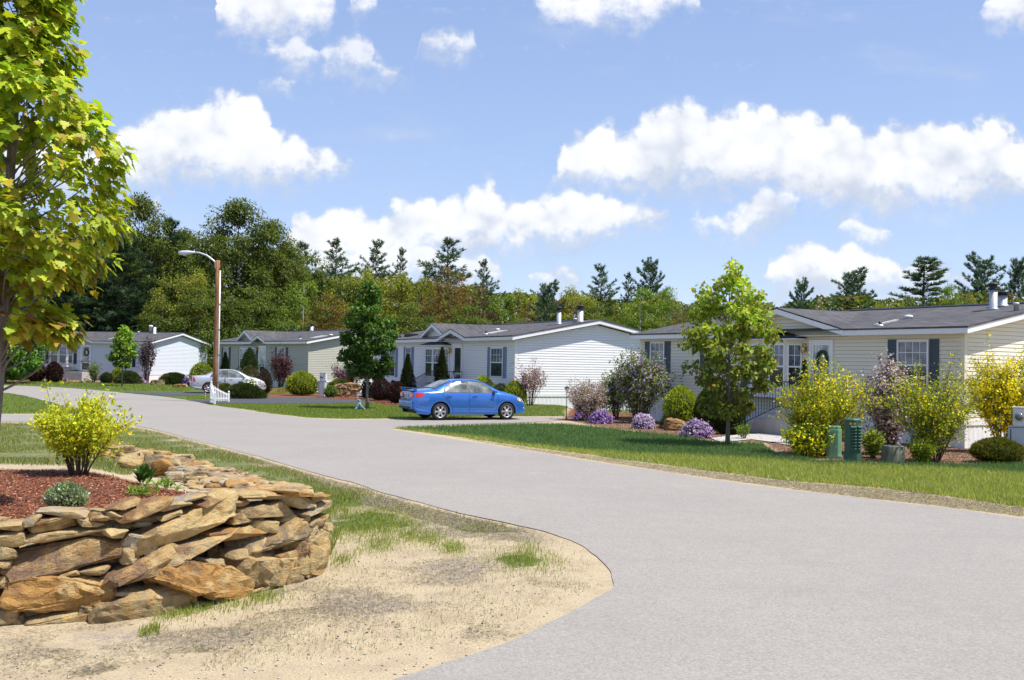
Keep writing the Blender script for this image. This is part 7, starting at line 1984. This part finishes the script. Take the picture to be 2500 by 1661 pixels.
# ------------------------------------------------------------------ foreground maple
def big_maple():
    g = np.random.default_rng(4); Y0 = 9.4
    base = gx(-44, Y0, 0.62)
    e = empty("maple_tree", (base.x, base.y, 0.55), 0, "big golden green maple at the left edge in front of everything, leaves turning bronze below", "tree")
    mb = MB(); Hh = 6.6
    tp = [Vector((0.058 * z + 0.02 * math.sin(z * 1.3), 0.03 * math.sin(z), z)) for z in np.linspace(-.1, Hh, 14)]
    mb.tube(tp, [0.058 * (1.15 - 0.9 * (i / 13)) for i in range(14)], 10)
    def tr_at(z): f = min(max(z / Hh, 0), .999) * 13; i = int(f); return tp[i].lerp(tp[i + 1], f - i)
    # outline of the right side: photo row -> reach in px from the trunk
    rows = [(-400, 60), (-200, 110), (-60, 150), (0, 172), (60, 130), (110, 160), (200, 170), (262, 250), (330, 262), (400, 320), (470, 318), (520, 250), (560, 318), (610, 262), (680, 245), (730, 200), (780, 196), (830, 195), (842, 150)]
    CP = []
    sc = Y0 / F_PX
    def reach(z): 
        y = proj(Vector((base.x, Y0, z + .55)))[1]
        return float(np.interp(y, [r[0] for r in rows], [r[1] for r in rows])) * sc
    zlo, zhi = zat(0, 812, Y0) - .55, 6.9
    tries = 0
    while len(CP) < 460:
        z = g.uniform(zlo, zhi); rc = reach(z) - 0.10
        if z > 5.0: rc *= max(.15, 1 - (z - 5.0) / 2.2)
        a = g.random() * 2 * math.pi; r = rc * (g.random() ** 0.42)
        
        if z < zlo + .28 and r < 0.2: continue
        c = tr_at(z); CP.append((c.x + r * math.cos(a), c.y + r * math.sin(a) * 0.95, z))
    # signature tips seen in the picture
    for (px, py) in ((300, 395), (290, 378), (292, 555), (270, 570), (305, 548), (170, 812), (185, 790), (140, 800), (255, 470), (160, 10), (135, 60), (235, 270), (280, 430)):
        q = at(px - 10, py, Y0 + g.uniform(-.15, .15)); CP.append((q.x - base.x, q.y - base.y, q.z - .55))
    CP = np.array(CP)
    for c in CP:
        if g.random() < .45:
            rr = math.hypot(c[0], c[1]); z0 = max(1.25, c[2] - rr * (0.5 + .4 * g.random())); 
            limb(mb, tr_at(z0), c, .013 * (1.2 - z0 / Hh), .003, g, .02, 5, 5)
    o = mb.build("trunk", BARKG, e)
    per = 26; n = per * len(CP); ci = np.repeat(np.arange(len(CP)), per)
    d = randdir(n, g); P = CP[ci] + d * (0.145 * g.random(n) ** .5)[:, None]
    out_ = nrm(np.stack([CP[ci][:, 0], CP[ci][:, 1], 0.3 + 0 * P[:, 0]], 1))
    A = nrm(out_ * .5 + d * .5 + randdir(n, g) * .45 + np.array([0, 0, -.75]))
    N = nrm(out_ * .7 + randdir(n, g) * .55 + np.array([0, 0, .75]))
    S = 0.108 * (0.55 + .65 * g.random(n))
    hz__ = P[:, 2] + .55
    GR = [((0.38, 0.48, 0.026), 4), ((0.50, 0.56, 0.03), 3), ((0.20, 0.30, 0.02), 2), ((0.46, 0.36, 0.04), 1)]
    BR = [((0.44, 0.43, 0.03), 3), ((0.34, 0.23, 0.03), 1.6), ((0.29, 0.37, 0.025), 4), ((0.24, 0.12, 0.03), .7)]
    f = np.clip((3.9 - hz__ + 0.8 * (g.random(len(CP))[ci] - .5)) / 1.6, 0, 1)[:, None]
    col = pick(GR, n, g) * (1 - f) + pick(BR, n, g) * f
    V, Fc, Cc = stamp(T_maple(), P, A, N, np.stack([S, S * (0.85 + .3 * g.random(n)), S], 1), col)
    link("crown", mesh_np("crown", V, Fc, LEAF, Cc), e)
big_maple()
# ------------------------------------------------------------------ street trees
def street_tree(label, px, pbase, ptop, pcrown, wpx, seed, cols, topc, nleaf, ls, ncl, prof, lean=0.0, bark=BARKG, clr=.12, Y=None, name="young_tree", group=None, droop=.5):
    q = G(px, pbase) if Y is None else gx(px, Y); Y = q.y
    H = zat(px, ptop, Y); base = zat(px, pcrown, Y); w = wpx / F_PX * Y
    crown, trunk = decid_tree(seed, H, w, base, prof, ncl, nleaf, ls, cols, T_lobed(), clr, trunk_r=0.0125 * H, lean=lean, topcols=topc, droop=droop, bark=bark, inner=.1)
    e = empty(name, (q.x, q.y, -.02), 0, label, "tree", group); link("trunk", trunk, e); link("crown", crown, e); return e
def prof_mapleR(t): return float(np.interp(t, [0, .08, .2, .32, .5, .62, .72, .82, .92, 1], [.45, .70, .80, .88, 1.0, .92, .72, .58, .36, .12]))
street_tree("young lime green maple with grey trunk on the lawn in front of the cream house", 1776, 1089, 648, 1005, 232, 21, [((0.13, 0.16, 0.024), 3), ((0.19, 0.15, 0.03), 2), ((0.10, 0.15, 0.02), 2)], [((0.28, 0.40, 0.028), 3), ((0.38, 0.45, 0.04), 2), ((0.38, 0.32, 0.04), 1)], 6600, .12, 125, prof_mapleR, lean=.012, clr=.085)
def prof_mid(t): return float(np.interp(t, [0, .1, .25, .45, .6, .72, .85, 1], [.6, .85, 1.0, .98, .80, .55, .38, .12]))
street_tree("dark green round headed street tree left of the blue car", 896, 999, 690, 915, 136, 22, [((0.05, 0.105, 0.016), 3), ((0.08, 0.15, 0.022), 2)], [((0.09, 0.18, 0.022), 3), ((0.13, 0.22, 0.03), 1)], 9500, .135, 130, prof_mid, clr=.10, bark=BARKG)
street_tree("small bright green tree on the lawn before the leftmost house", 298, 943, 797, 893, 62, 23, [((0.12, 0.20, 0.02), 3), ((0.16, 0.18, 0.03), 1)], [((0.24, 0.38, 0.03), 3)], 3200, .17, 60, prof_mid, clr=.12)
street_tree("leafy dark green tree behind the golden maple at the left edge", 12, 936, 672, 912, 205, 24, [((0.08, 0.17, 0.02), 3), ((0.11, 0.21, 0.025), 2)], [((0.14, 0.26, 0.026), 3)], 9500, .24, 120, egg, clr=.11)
# ------------------------------------------------------------------ shrubs
GOLD = [((0.36, 0.40, 0.030), 3), ((0.26, 0.34, 0.028), 3), ((0.45, 0.42, 0.04), 1)]
GOLD_D = [((0.29, 0.35, 0.028), 3), ((0.16, 0.22, 0.02), 3), ((0.40, 0.42, 0.03), 2)]
YEW = [((0.030, 0.052, 0.012), 3), ((0.05, 0.075, 0.016), 2), ((0.10, 0.11, 0.022), 1)]
JUN = [((0.045, 0.07, 0.018), 3), ((0.08, 0.10, 0.022), 2), ((0.12, 0.125, 0.03), 1)]
JUN_G = [((0.15, 0.15, 0.028), 3), ((0.09, 0.11, 0.022), 3)]
BARB = [((0.060, 0.020, 0.024), 3), ((0.09, 0.032, 0.034), 2), ((0.03, 0.015, 0.014), 1)]
PLUM = [((0.16, 0.075, 0.10), 3), ((0.10, 0.04, 0.055), 3), ((0.26, 0.16, 0.20), 1)]
PINKF = [((0.52, 0.40, 0.48), 3), ((0.64, 0.54, 0.60), 2), ((0.34, 0.22, 0.28), 1)]
LILAC = [((0.38, 0.28, 0.48), 3), ((0.48, 0.38, 0.56), 2), ((0.30, 0.20, 0.38), 1)]
PHLX = [((0.34, 0.20, 0.56), 4), ((0.48, 0.34, 0.66), 2), ((0.24, 0.11, 0.42), 2)]
FORS = [((0.80, 0.62, 0.012), 3), ((0.85, 0.74, 0.04), 2)]
FORL = [((0.32, 0.38, 0.04), 3), ((0.44, 0.45, 0.06), 2), ((0.18, 0.26, 0.03), 2), ((0.24, 0.17, 0.09), .6)]
LG2 = [((0.15, 0.24, 0.026), 3), ((0.22, 0.30, 0.035), 2), ((0.085, 0.15, 0.02), 2)]
ND = T_needle(4, .14, .45, 9)
def S(label, form, x0, x1, ptop, pbot, cols, n, ls, seed, Y=None, z0=0.0, name="shrub", cat="shrub", depth=.85, group=None, **kw):
    px = (x0 + x1) / 2; q = G(px, pbot, z0) if Y is None else gx(px, Y, z0)
    sc = q.y / F_PX; w = (x1 - x0) * sc; top = zat(px, ptop, q.y); h = top - z0
    parts = shrub(form, w, h, cols, n, ls, seed, w2=w * depth, **kw)
    return put_shrub(parts, (q.x, q.y, z0), label, cat, name, group=group)
# cream house garden
S("vivid purple phlox mound, left one of the three in front of the cream house", 'mound', 1438, 1495, 1007, 1034, MIDG, 500, .05, 1, name="phlox", cat="flowers", flowers=(PHLX, 1500, .055))
S("pale purple phlox mound, middle one of the three in front of the cream house", 'mound', 1544, 1596, 1015, 1047, MIDG, 500, .05, 2, name="phlox", cat="flowers", flowers=([((0.48, 0.36, 0.64), 3), ((0.58, 0.48, 0.70), 2)], 1300, .055))
S("purple phlox with some white blooms left of the young maple trunk", 'mound', 1662, 1738, 1030, 1069, MIDG, 600, .05, 3, name="phlox", cat="flowers", flowers=([((0.40, 0.25, 0.58), 4), ((0.50, 0.36, 0.64), 2), ((0.75, 0.72, 0.74), .6)], 1700, .055))
S("tiny purple flower clump beside the garden lamp", 'mound', 1398, 1428, 1008, 1028, MIDG, 160, .05, 4, name="phlox", cat="flowers", flowers=(PHLX, 260, .05))
S("large lilac bush with purple panicles in front of the left window of the cream house", 'vase', 1484, 1636, 884, 1026, LG2 + [((0.30, 0.36, 0.03), 2)], 9500, .095, 5, Y=36.8, name="lilac", depth=.6, nstem=30, twigs=7, leafy=.04, flowers=(LILAC, 4200, .07), fpos='all', srad=.012)
S("thin lilac with pale flowers between the pink shrub and the large lilac", 'vase', 1462, 1545, 915, 1022, LG2, 5200, .08, 6, name="lilac", nstem=20, twigs=6, leafy=.1, flowers=(LILAC, 900, .06), srad=.008)
S("pale pink flowering shrub beside the black garden lamp", 'vase', 1374, 1486, 942, 1028, PINKF + [((0.12, 0.14, 0.05), 1.5), ((0.24, 0.14, 0.08), .8)], 12000, .064, 7, Y=38.2, name="flowering_shrub", nstem=34, twigs=6, leafy=.10, srad=.006)
S("purple leaved plum shrub behind the left phlox", 'vase', 1432, 1516, 928, 1010, PLUM + PINKF, 5200, .07, 8, Y=40.5, name="plum_shrub", nstem=14, twigs=5, leafy=.35, srad=.007)
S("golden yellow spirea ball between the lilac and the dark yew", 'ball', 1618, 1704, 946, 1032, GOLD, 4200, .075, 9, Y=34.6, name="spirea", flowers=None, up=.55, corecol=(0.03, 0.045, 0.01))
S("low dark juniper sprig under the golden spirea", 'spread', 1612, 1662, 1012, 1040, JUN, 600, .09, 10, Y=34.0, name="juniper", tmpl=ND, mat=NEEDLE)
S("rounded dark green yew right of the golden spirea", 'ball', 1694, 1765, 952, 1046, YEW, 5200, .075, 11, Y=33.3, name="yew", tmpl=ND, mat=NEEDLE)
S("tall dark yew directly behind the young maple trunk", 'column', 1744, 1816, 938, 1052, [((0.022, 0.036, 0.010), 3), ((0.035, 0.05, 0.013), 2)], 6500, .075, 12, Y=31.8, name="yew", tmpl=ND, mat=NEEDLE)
S("small light green shrub right of the young maple trunk", 'vase', 1793, 1840, 1036, 1072, LG2, 700, .055, 13, name="small_shrub", nstem=12, leafy=.05, srad=.005)
S("small conical arborvitae in front of the cream house door", 'cone', 1940, 1984, 884, 1076, JUN, 3000, .075, 14, Y=28.3, name="arborvitae", tmpl=ND, mat=NEEDLE)
S("big yellow forsythia left of the two green utility boxes", 'vase', 1862, 2142, 922, 1120, FORL, 12000, .072, 15, Y=24.6, name="forsythia", nstem=46, twigs=7, leafy=.04, flowers=(FORS, 3600, .052), srad=.007, depth=.7, tmpl=T_leaf(.38))
S("yellow flowering forsythia skirt at the foot of the left forsythia", 'vase', 1900, 2040, 1050, 1122, LG2, 3600, .08, 16, Y=24.0, name="forsythia", nstem=22, twigs=4, leafy=.0, flowers=(FORS, 1000, .058), srad=.005, tmpl=T_leaf(.38))
S("big green yellow forsythia right of the weathered stump", 'vase', 2150, 2402, 930, 1134, FORL, 12000, .072, 17, Y=23.3, name="forsythia", nstem=44, twigs=7, leafy=.03, flowers=(FORS, 1700, .050), srad=.007, depth=.7, tmpl=T_leaf(.38))
S("bright yellow forsythia by the corner wall of the cream house, rightmost", 'vase', 2342, 2570, 895, 1106, FORL, 8500, .075, 18, Y=26.4, name="forsythia", nstem=34, twigs=6, leafy=.22, flowers=(FORS, 9000, .058), srad=.008, depth=.5, tmpl=T_leaf(.38))
S("purple leaved plum shrub with pale blossom between the two big forsythias", 'vase', 2098, 2242, 902, 1100, [((0.18, 0.08, 0.11), 3), ((0.11, 0.045, 0.06), 2), ((0.20, 0.20, 0.06), 1)], 6000, .070, 19, Y=25.2, name="plum_shrub", nstem=28, twigs=6, leafy=.08, flowers=([((0.58, 0.50, 0.58), 3), ((0.46, 0.36, 0.44), 2)], 7500, .055), srad=.007)
S("low green gold shrub between the dark pedestal and the stump", 'vase', 2096, 2165, 1056, 1124, FORL, 2600, .075, 20, Y=24.2, name="small_shrub", nstem=16, leafy=.03, srad=.005)
S("low clipped yew cushion with yellow green top below the meter cabinet", 'ball', 2372, 2500, 1072, 1131, [((0.05, 0.07, 0.014), 2), ((0.20, 0.19, 0.025), 3), ((0.12, 0.13, 0.02), 2)], 4800, .06, 21, name="yew", tmpl=ND, mat=NEEDLE)
S("yellow leaved twigs right of the stump at the foot of the right forsythia", 'vase', 2205, 2300, 1082, 1134, GOLD_D, 2600, .07, 22, Y=22.9, name="small_shrub", nstem=14, leafy=.0, srad=.005)
# white house with blue shutters
S("slender dark conical arborvitae left of the bay window of the white house", 'cone', 969, 1018, 868, 985, [((0.03, 0.05, 0.014), 3), ((0.05, 0.07, 0.018), 2)], 3600, .10, 30, Y=52.8, name="arborvitae", tmpl=ND, mat=NEEDLE)
S("dark conical arborvitae in front of the bay window of the white house", 'cone', 1052, 1102, 852, 990, [((0.03, 0.05, 0.014), 3), ((0.05, 0.07, 0.018), 2)], 3600, .10, 31, Y=49.0, name="arborvitae", tmpl=ND, mat=NEEDLE)
S("dark maroon barberry right of the dark street tree trunk", 'ball', 902, 954, 925, 974, BARB, 1900, .10, 32, Y=53.5, name="barberry")
S("dark maroon barberry touching the tail of the blue car", 'ball', 944, 994, 935, 986, BARB, 1900, .10, 33, Y=50.6, name="barberry")
S("blackish narrow shrub left of the dark street tree trunk", 'ball', 882, 906, 928, 968, [((0.028, 0.024, 0.022), 2), ((0.04, 0.03, 0.03), 1)], 700, .10, 34, Y=55.5, name="barberry")
S("small green shrub between the barberry and the left arborvitae", 'ball', 946, 972, 932, 952, YEW, 500, .10, 35, Y=54.8, name="small_shrub", tmpl=ND, mat=NEEDLE)
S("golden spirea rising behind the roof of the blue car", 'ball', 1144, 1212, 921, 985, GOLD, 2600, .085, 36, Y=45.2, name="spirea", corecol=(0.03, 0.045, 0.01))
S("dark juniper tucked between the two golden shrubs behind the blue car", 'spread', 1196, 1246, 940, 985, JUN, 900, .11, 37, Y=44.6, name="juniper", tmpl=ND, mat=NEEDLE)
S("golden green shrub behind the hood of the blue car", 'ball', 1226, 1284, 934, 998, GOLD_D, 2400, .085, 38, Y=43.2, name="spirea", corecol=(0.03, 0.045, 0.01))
S("bare stemmed purple sand cherry against the white end wall", 'vase', 1248, 1338, 896, 992, [((0.40, 0.26, 0.31), 3), ((0.22, 0.10, 0.13), 2), ((0.52, 0.40, 0.44), 2)], 3600, .075, 39, Y=43.3, z0=.24, name="sand_cherry", nstem=15, twigs=6, leafy=.48, srad=.010)
# grey beige house
S("slender dark arborvitae right of the light pole at the grey beige house", 'cone', 532, 565, 863, 945, [((0.03, 0.045, 0.016), 3)], 2600, .12, 50, Y=70.5, name="arborvitae", tmpl=ND, mat=NEEDLE)
S("broad bright arborvitae beside the bay window of the grey beige house", 'column', 587, 628, 853, 945, [((0.05, 0.085, 0.02), 3), ((0.075, 0.11, 0.025), 2)], 2800, .12, 51, Y=67.6, name="arborvitae", tmpl=ND, mat=NEEDLE)
S("olive red leafed shrub behind the hood of the silver car", 'ball', 580, 634, 897, 958, [((0.10, 0.11, 0.03), 3), ((0.13, 0.07, 0.035), 2)], 1700, .12, 52, Y=62.0, name="small_shrub")
S("dark red brown shrub left of the purple sand cherry of the grey beige house", 'ball', 626, 663, 905, 955, [((0.055, 0.035, 0.025), 3), ((0.08, 0.06, 0.035), 2)], 1100, .11, 53, Y=61.0, name="small_shrub")
S("maroon sand cherry with a short trunk under the right window of the grey beige house", 'vase', 652, 718, 872, 953, [((0.11, 0.035, 0.05), 3), ((0.075, 0.025, 0.035), 2), ((0.16, 0.08, 0.10), 1)], 3600, .12, 54, Y=63.5, z0=.22, name="sand_cherry", nstem=16, twigs=6, leafy=.40, srad=.013)
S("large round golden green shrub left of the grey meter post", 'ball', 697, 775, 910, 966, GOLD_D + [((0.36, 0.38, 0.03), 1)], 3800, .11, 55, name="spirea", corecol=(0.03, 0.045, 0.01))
S("low green juniper draped above the striped boulder", 'spread', 796, 872, 930, 960, JUN_G, 1700, .14, 56, Y=61.0, z0=.25, name="juniper", tmpl=ND, mat=NEEDLE)
S("small fresh green bush left of the striped boulder", 'ball', 790, 824, 944, 970, LG2, 700, .09, 57, Y=57.2, name="small_shrub")
S("round purple plum bush left of the dark street tree", 'vase', 810, 888, 889, 958, [((0.20, 0.10, 0.16), 3), ((0.13, 0.055, 0.09), 3), ((0.30, 0.20, 0.26), 1)], 4200, .12, 58, Y=62.0, name="plum_shrub", nstem=18, twigs=6, leafy=.30, srad=.012)
S("long dark juniper hedge right of the white corner fence", 'spread', 545, 643, 940, 973, YEW, 3000, .13, 59, name="juniper", tmpl=ND, mat=NEEDLE)
S("golden tipped juniper behind the white corner fence", 'spread', 524, 572, 940, 962, JUN_G, 1100, .12, 60, Y=53.8, name="juniper", tmpl=ND, mat=NEEDLE)
S("white blossoming low shrub in front of the silver car hood", 'mound', 588, 632, 927, 956, MIDG, 400, .08, 61, Y=55.8, name="flowering_shrub", flowers=([((0.75, 0.76, 0.74), 1)], 420, .09))
S("bare twigs in front of the silver car door", 'vase', 524, 562, 925, 958, [((0.13, 0.10, 0.10), 1)], 90, .05, 62, Y=54.6, name="small_shrub", nstem=16, leafy=.3, srad=.007)
S("yellow green spirea behind the roof of the silver car", 'ball', 462, 522, 888, 940, GOLD_D, 2200, .13, 63, Y=74.0, name="spirea", corecol=(0.03, 0.045, 0.01))
# leftmost house
S("spreading dark juniper in front of the end wall of the leftmost house", 'spread', 386, 461, 913, 940, YEW, 2600, .15, 70, name="juniper", tmpl=ND, mat=NEEDLE)
S("tall airy purple plum sapling against the leftmost house", 'vase', 330, 384, 830, 929, [((0.08, 0.035, 0.05), 3), ((0.05, 0.022, 0.03), 2)], 1700, .15, 71, Y=79.0, name="plum_shrub", nstem=14, twigs=6, leafy=.2, srad=.016)
S("purple flower cushion right of the spreading juniper", 'mound', 447, 463, 921, 942, MIDG, 120, .08, 72, Y=72.5, name="phlox", cat="flowers", flowers=(PHLX, 260, .085))
S("pink purple phlox carpet under the plum sapling", 'mound', 312, 358, 927, 937, MIDG, 200, .07, 73, name="phlox", cat="flowers", flowers=([((0.40, 0.18, 0.45), 2), ((0.55, 0.46, 0.66), 2)], 600, .09))
S("pink phlox tuft near the steps of the leftmost house", 'mound', 148, 164, 925, 932, MIDG, 80, .07, 74, name="phlox", cat="flowers", flowers=([((0.40, 0.20, 0.42), 1)], 150, .09))
S("small violet flower tuft right of the white garden stone", 'mound', 230, 244, 922, 932, MIDG, 80, .07, 75, name="phlox", cat="flowers", flowers=(PHLX, 140, .09))
S("dark maroon barberry, left of the pair at the leftmost house", 'ball', 66, 108, 884, 928, BARB, 1700, .15, 76, Y=77.5, name="barberry")
S("dark maroon barberry, right of the pair at the leftmost house", 'ball', 110, 151, 887, 927, BARB, 1700, .15, 77, Y=77.5, name="barberry")
S("low green hedge left of the maroon barberries", 'spread', 12, 66, 906, 928, JUN_G, 1500, .15, 78, name="juniper", tmpl=ND, mat=NEEDLE)
S("low olive juniper before the steps of the leftmost house", 'spread', 153, 210, 907, 930, JUN_G, 1500, .15, 79, name="juniper", tmpl=ND, mat=NEEDLE)
S("pale variegated shrub below the door of the leftmost house", 'vase', 208, 247, 890, 931, [((0.24, 0.30, 0.12), 2), ((0.14, 0.20, 0.05), 2)], 1300, .12, 80, Y=77.5, name="small_shrub", nstem=16, leafy=.05, srad=.01)
S("small dark round yew right of the variegated shrub", 'ball', 243, 275, 912, 931, YEW, 700, .13, 81, Y=77.5, name="yew", tmpl=ND, mat=NEEDLE)
S("golden shrub half hidden by the small bright green tree", 'ball', 270, 304, 901, 926, GOLD_D, 900, .13, 82, Y=79.5, name="spirea")
S("feathery dark juniper right of the small bright green tree", 'spread', 280, 342, 908, 932, JUN, 1500, .16, 83, Y=77.0, name="juniper", tmpl=ND, mat=NEEDLE)
S("dark grey purple shrub at the left edge beside the white bucket", 'ball', -22, 10, 898, 930, [((0.05, 0.035, 0.04), 2), ((0.07, 0.05, 0.03), 1)], 800, .14, 84, Y=77.5, name="barberry")
# raised bed
S("glowing golden mock orange shrub on the raised bed, nearest yellow bush", 'vase', 66, 318, 1000, 1162, [((0.52, 0.53, 0.025), 4), ((0.62, 0.58, 0.04), 2), ((0.36, 0.43, 0.03), 2)], 8500, .055, 90, Y=12.2, z0=.655, name="golden_shrub", nstem=26, twigs=6, leafy=.44, srad=.0065, depth=.8, flat=.5)
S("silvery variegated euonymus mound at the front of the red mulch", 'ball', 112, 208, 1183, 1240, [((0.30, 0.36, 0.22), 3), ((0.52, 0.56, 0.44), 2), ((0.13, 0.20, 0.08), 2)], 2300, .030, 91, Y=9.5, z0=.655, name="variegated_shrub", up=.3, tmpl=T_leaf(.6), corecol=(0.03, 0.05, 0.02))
def rosette(label, px, Y, z0, n, L, w, cols, seed, el=(50, 80), heads=1, spread=.06):
    g = np.random.default_rng(seed); q = gx(px, Y, z0); e = empty("garden_plant", (q.x, q.y, z0), 0, label, "plant")
    P = []; A = []; N = []
    for k in range(heads):
        c = np.array([g.normal() * spread, g.normal() * spread, 0.0])
        for i in range(n):
            a = g.random() * 6.28; eL = R(g.uniform(*el)); d = np.array([math.cos(a) * math.cos(eL), math.sin(a) * math.cos(eL), math.sin(eL)])
            P.append(c + d * L * .05 + np.array([0, 0, L * .6 * g.random() * (1 if heads > 2 else .3)])); A.append(d); N.append([-d[0] * d[2], -d[1] * d[2], 1 - d[2] ** 2 + .05])
    P, A, N = map(np.array, (P, A, N)); n_ = len(P); s = L * (.7 + .5 * g.random(n_))
    T = (np.array([(0, -.06, 0), (0, .06, 0), (.45, -.5, .06), (.45, .5, .06), (.8, -.36, .0), (.8, .36, .0), (1, 0, -.10), (.45, 0, -.02)]), np.array([(0, 2, 7), (0, 7, 1), (1, 7, 3), (2, 4, 7), (7, 4, 6), (7, 6, 5), (7, 5, 3)]))
    V, Fc, Cc = stamp(T, P, A, N, np.stack([s, s * w, s], 1), pick(cols, n_, g)); link("foliage", mesh_np("foliage", V, Fc, LEAF, Cc), e); return e
rosette("dark green broad leaved perennial beside the loose rocks in the raised bed", 357, 12.0, .60, 16, .15, .34, [((0.075, 0.15, 0.03), 3), ((0.05, 0.11, 0.022), 2)], 5, (40, 85), 4, .055)
rosette("pale green spreading perennial just below the dark broad leaved one", 372, 11.2, .62, 10, .10, .25, [((0.16, 0.26, 0.05), 2), ((0.24, 0.32, 0.08), 1)], 6, (10, 60), 7, .12)
rosette("light green whorled perennial in the middle of the red mulch", 332, 10.6, .655, 12, .075, .24, [((0.22, 0.32, 0.05), 2), ((0.14, 0.24, 0.04), 2)], 7, (10, 65), 11, .11)
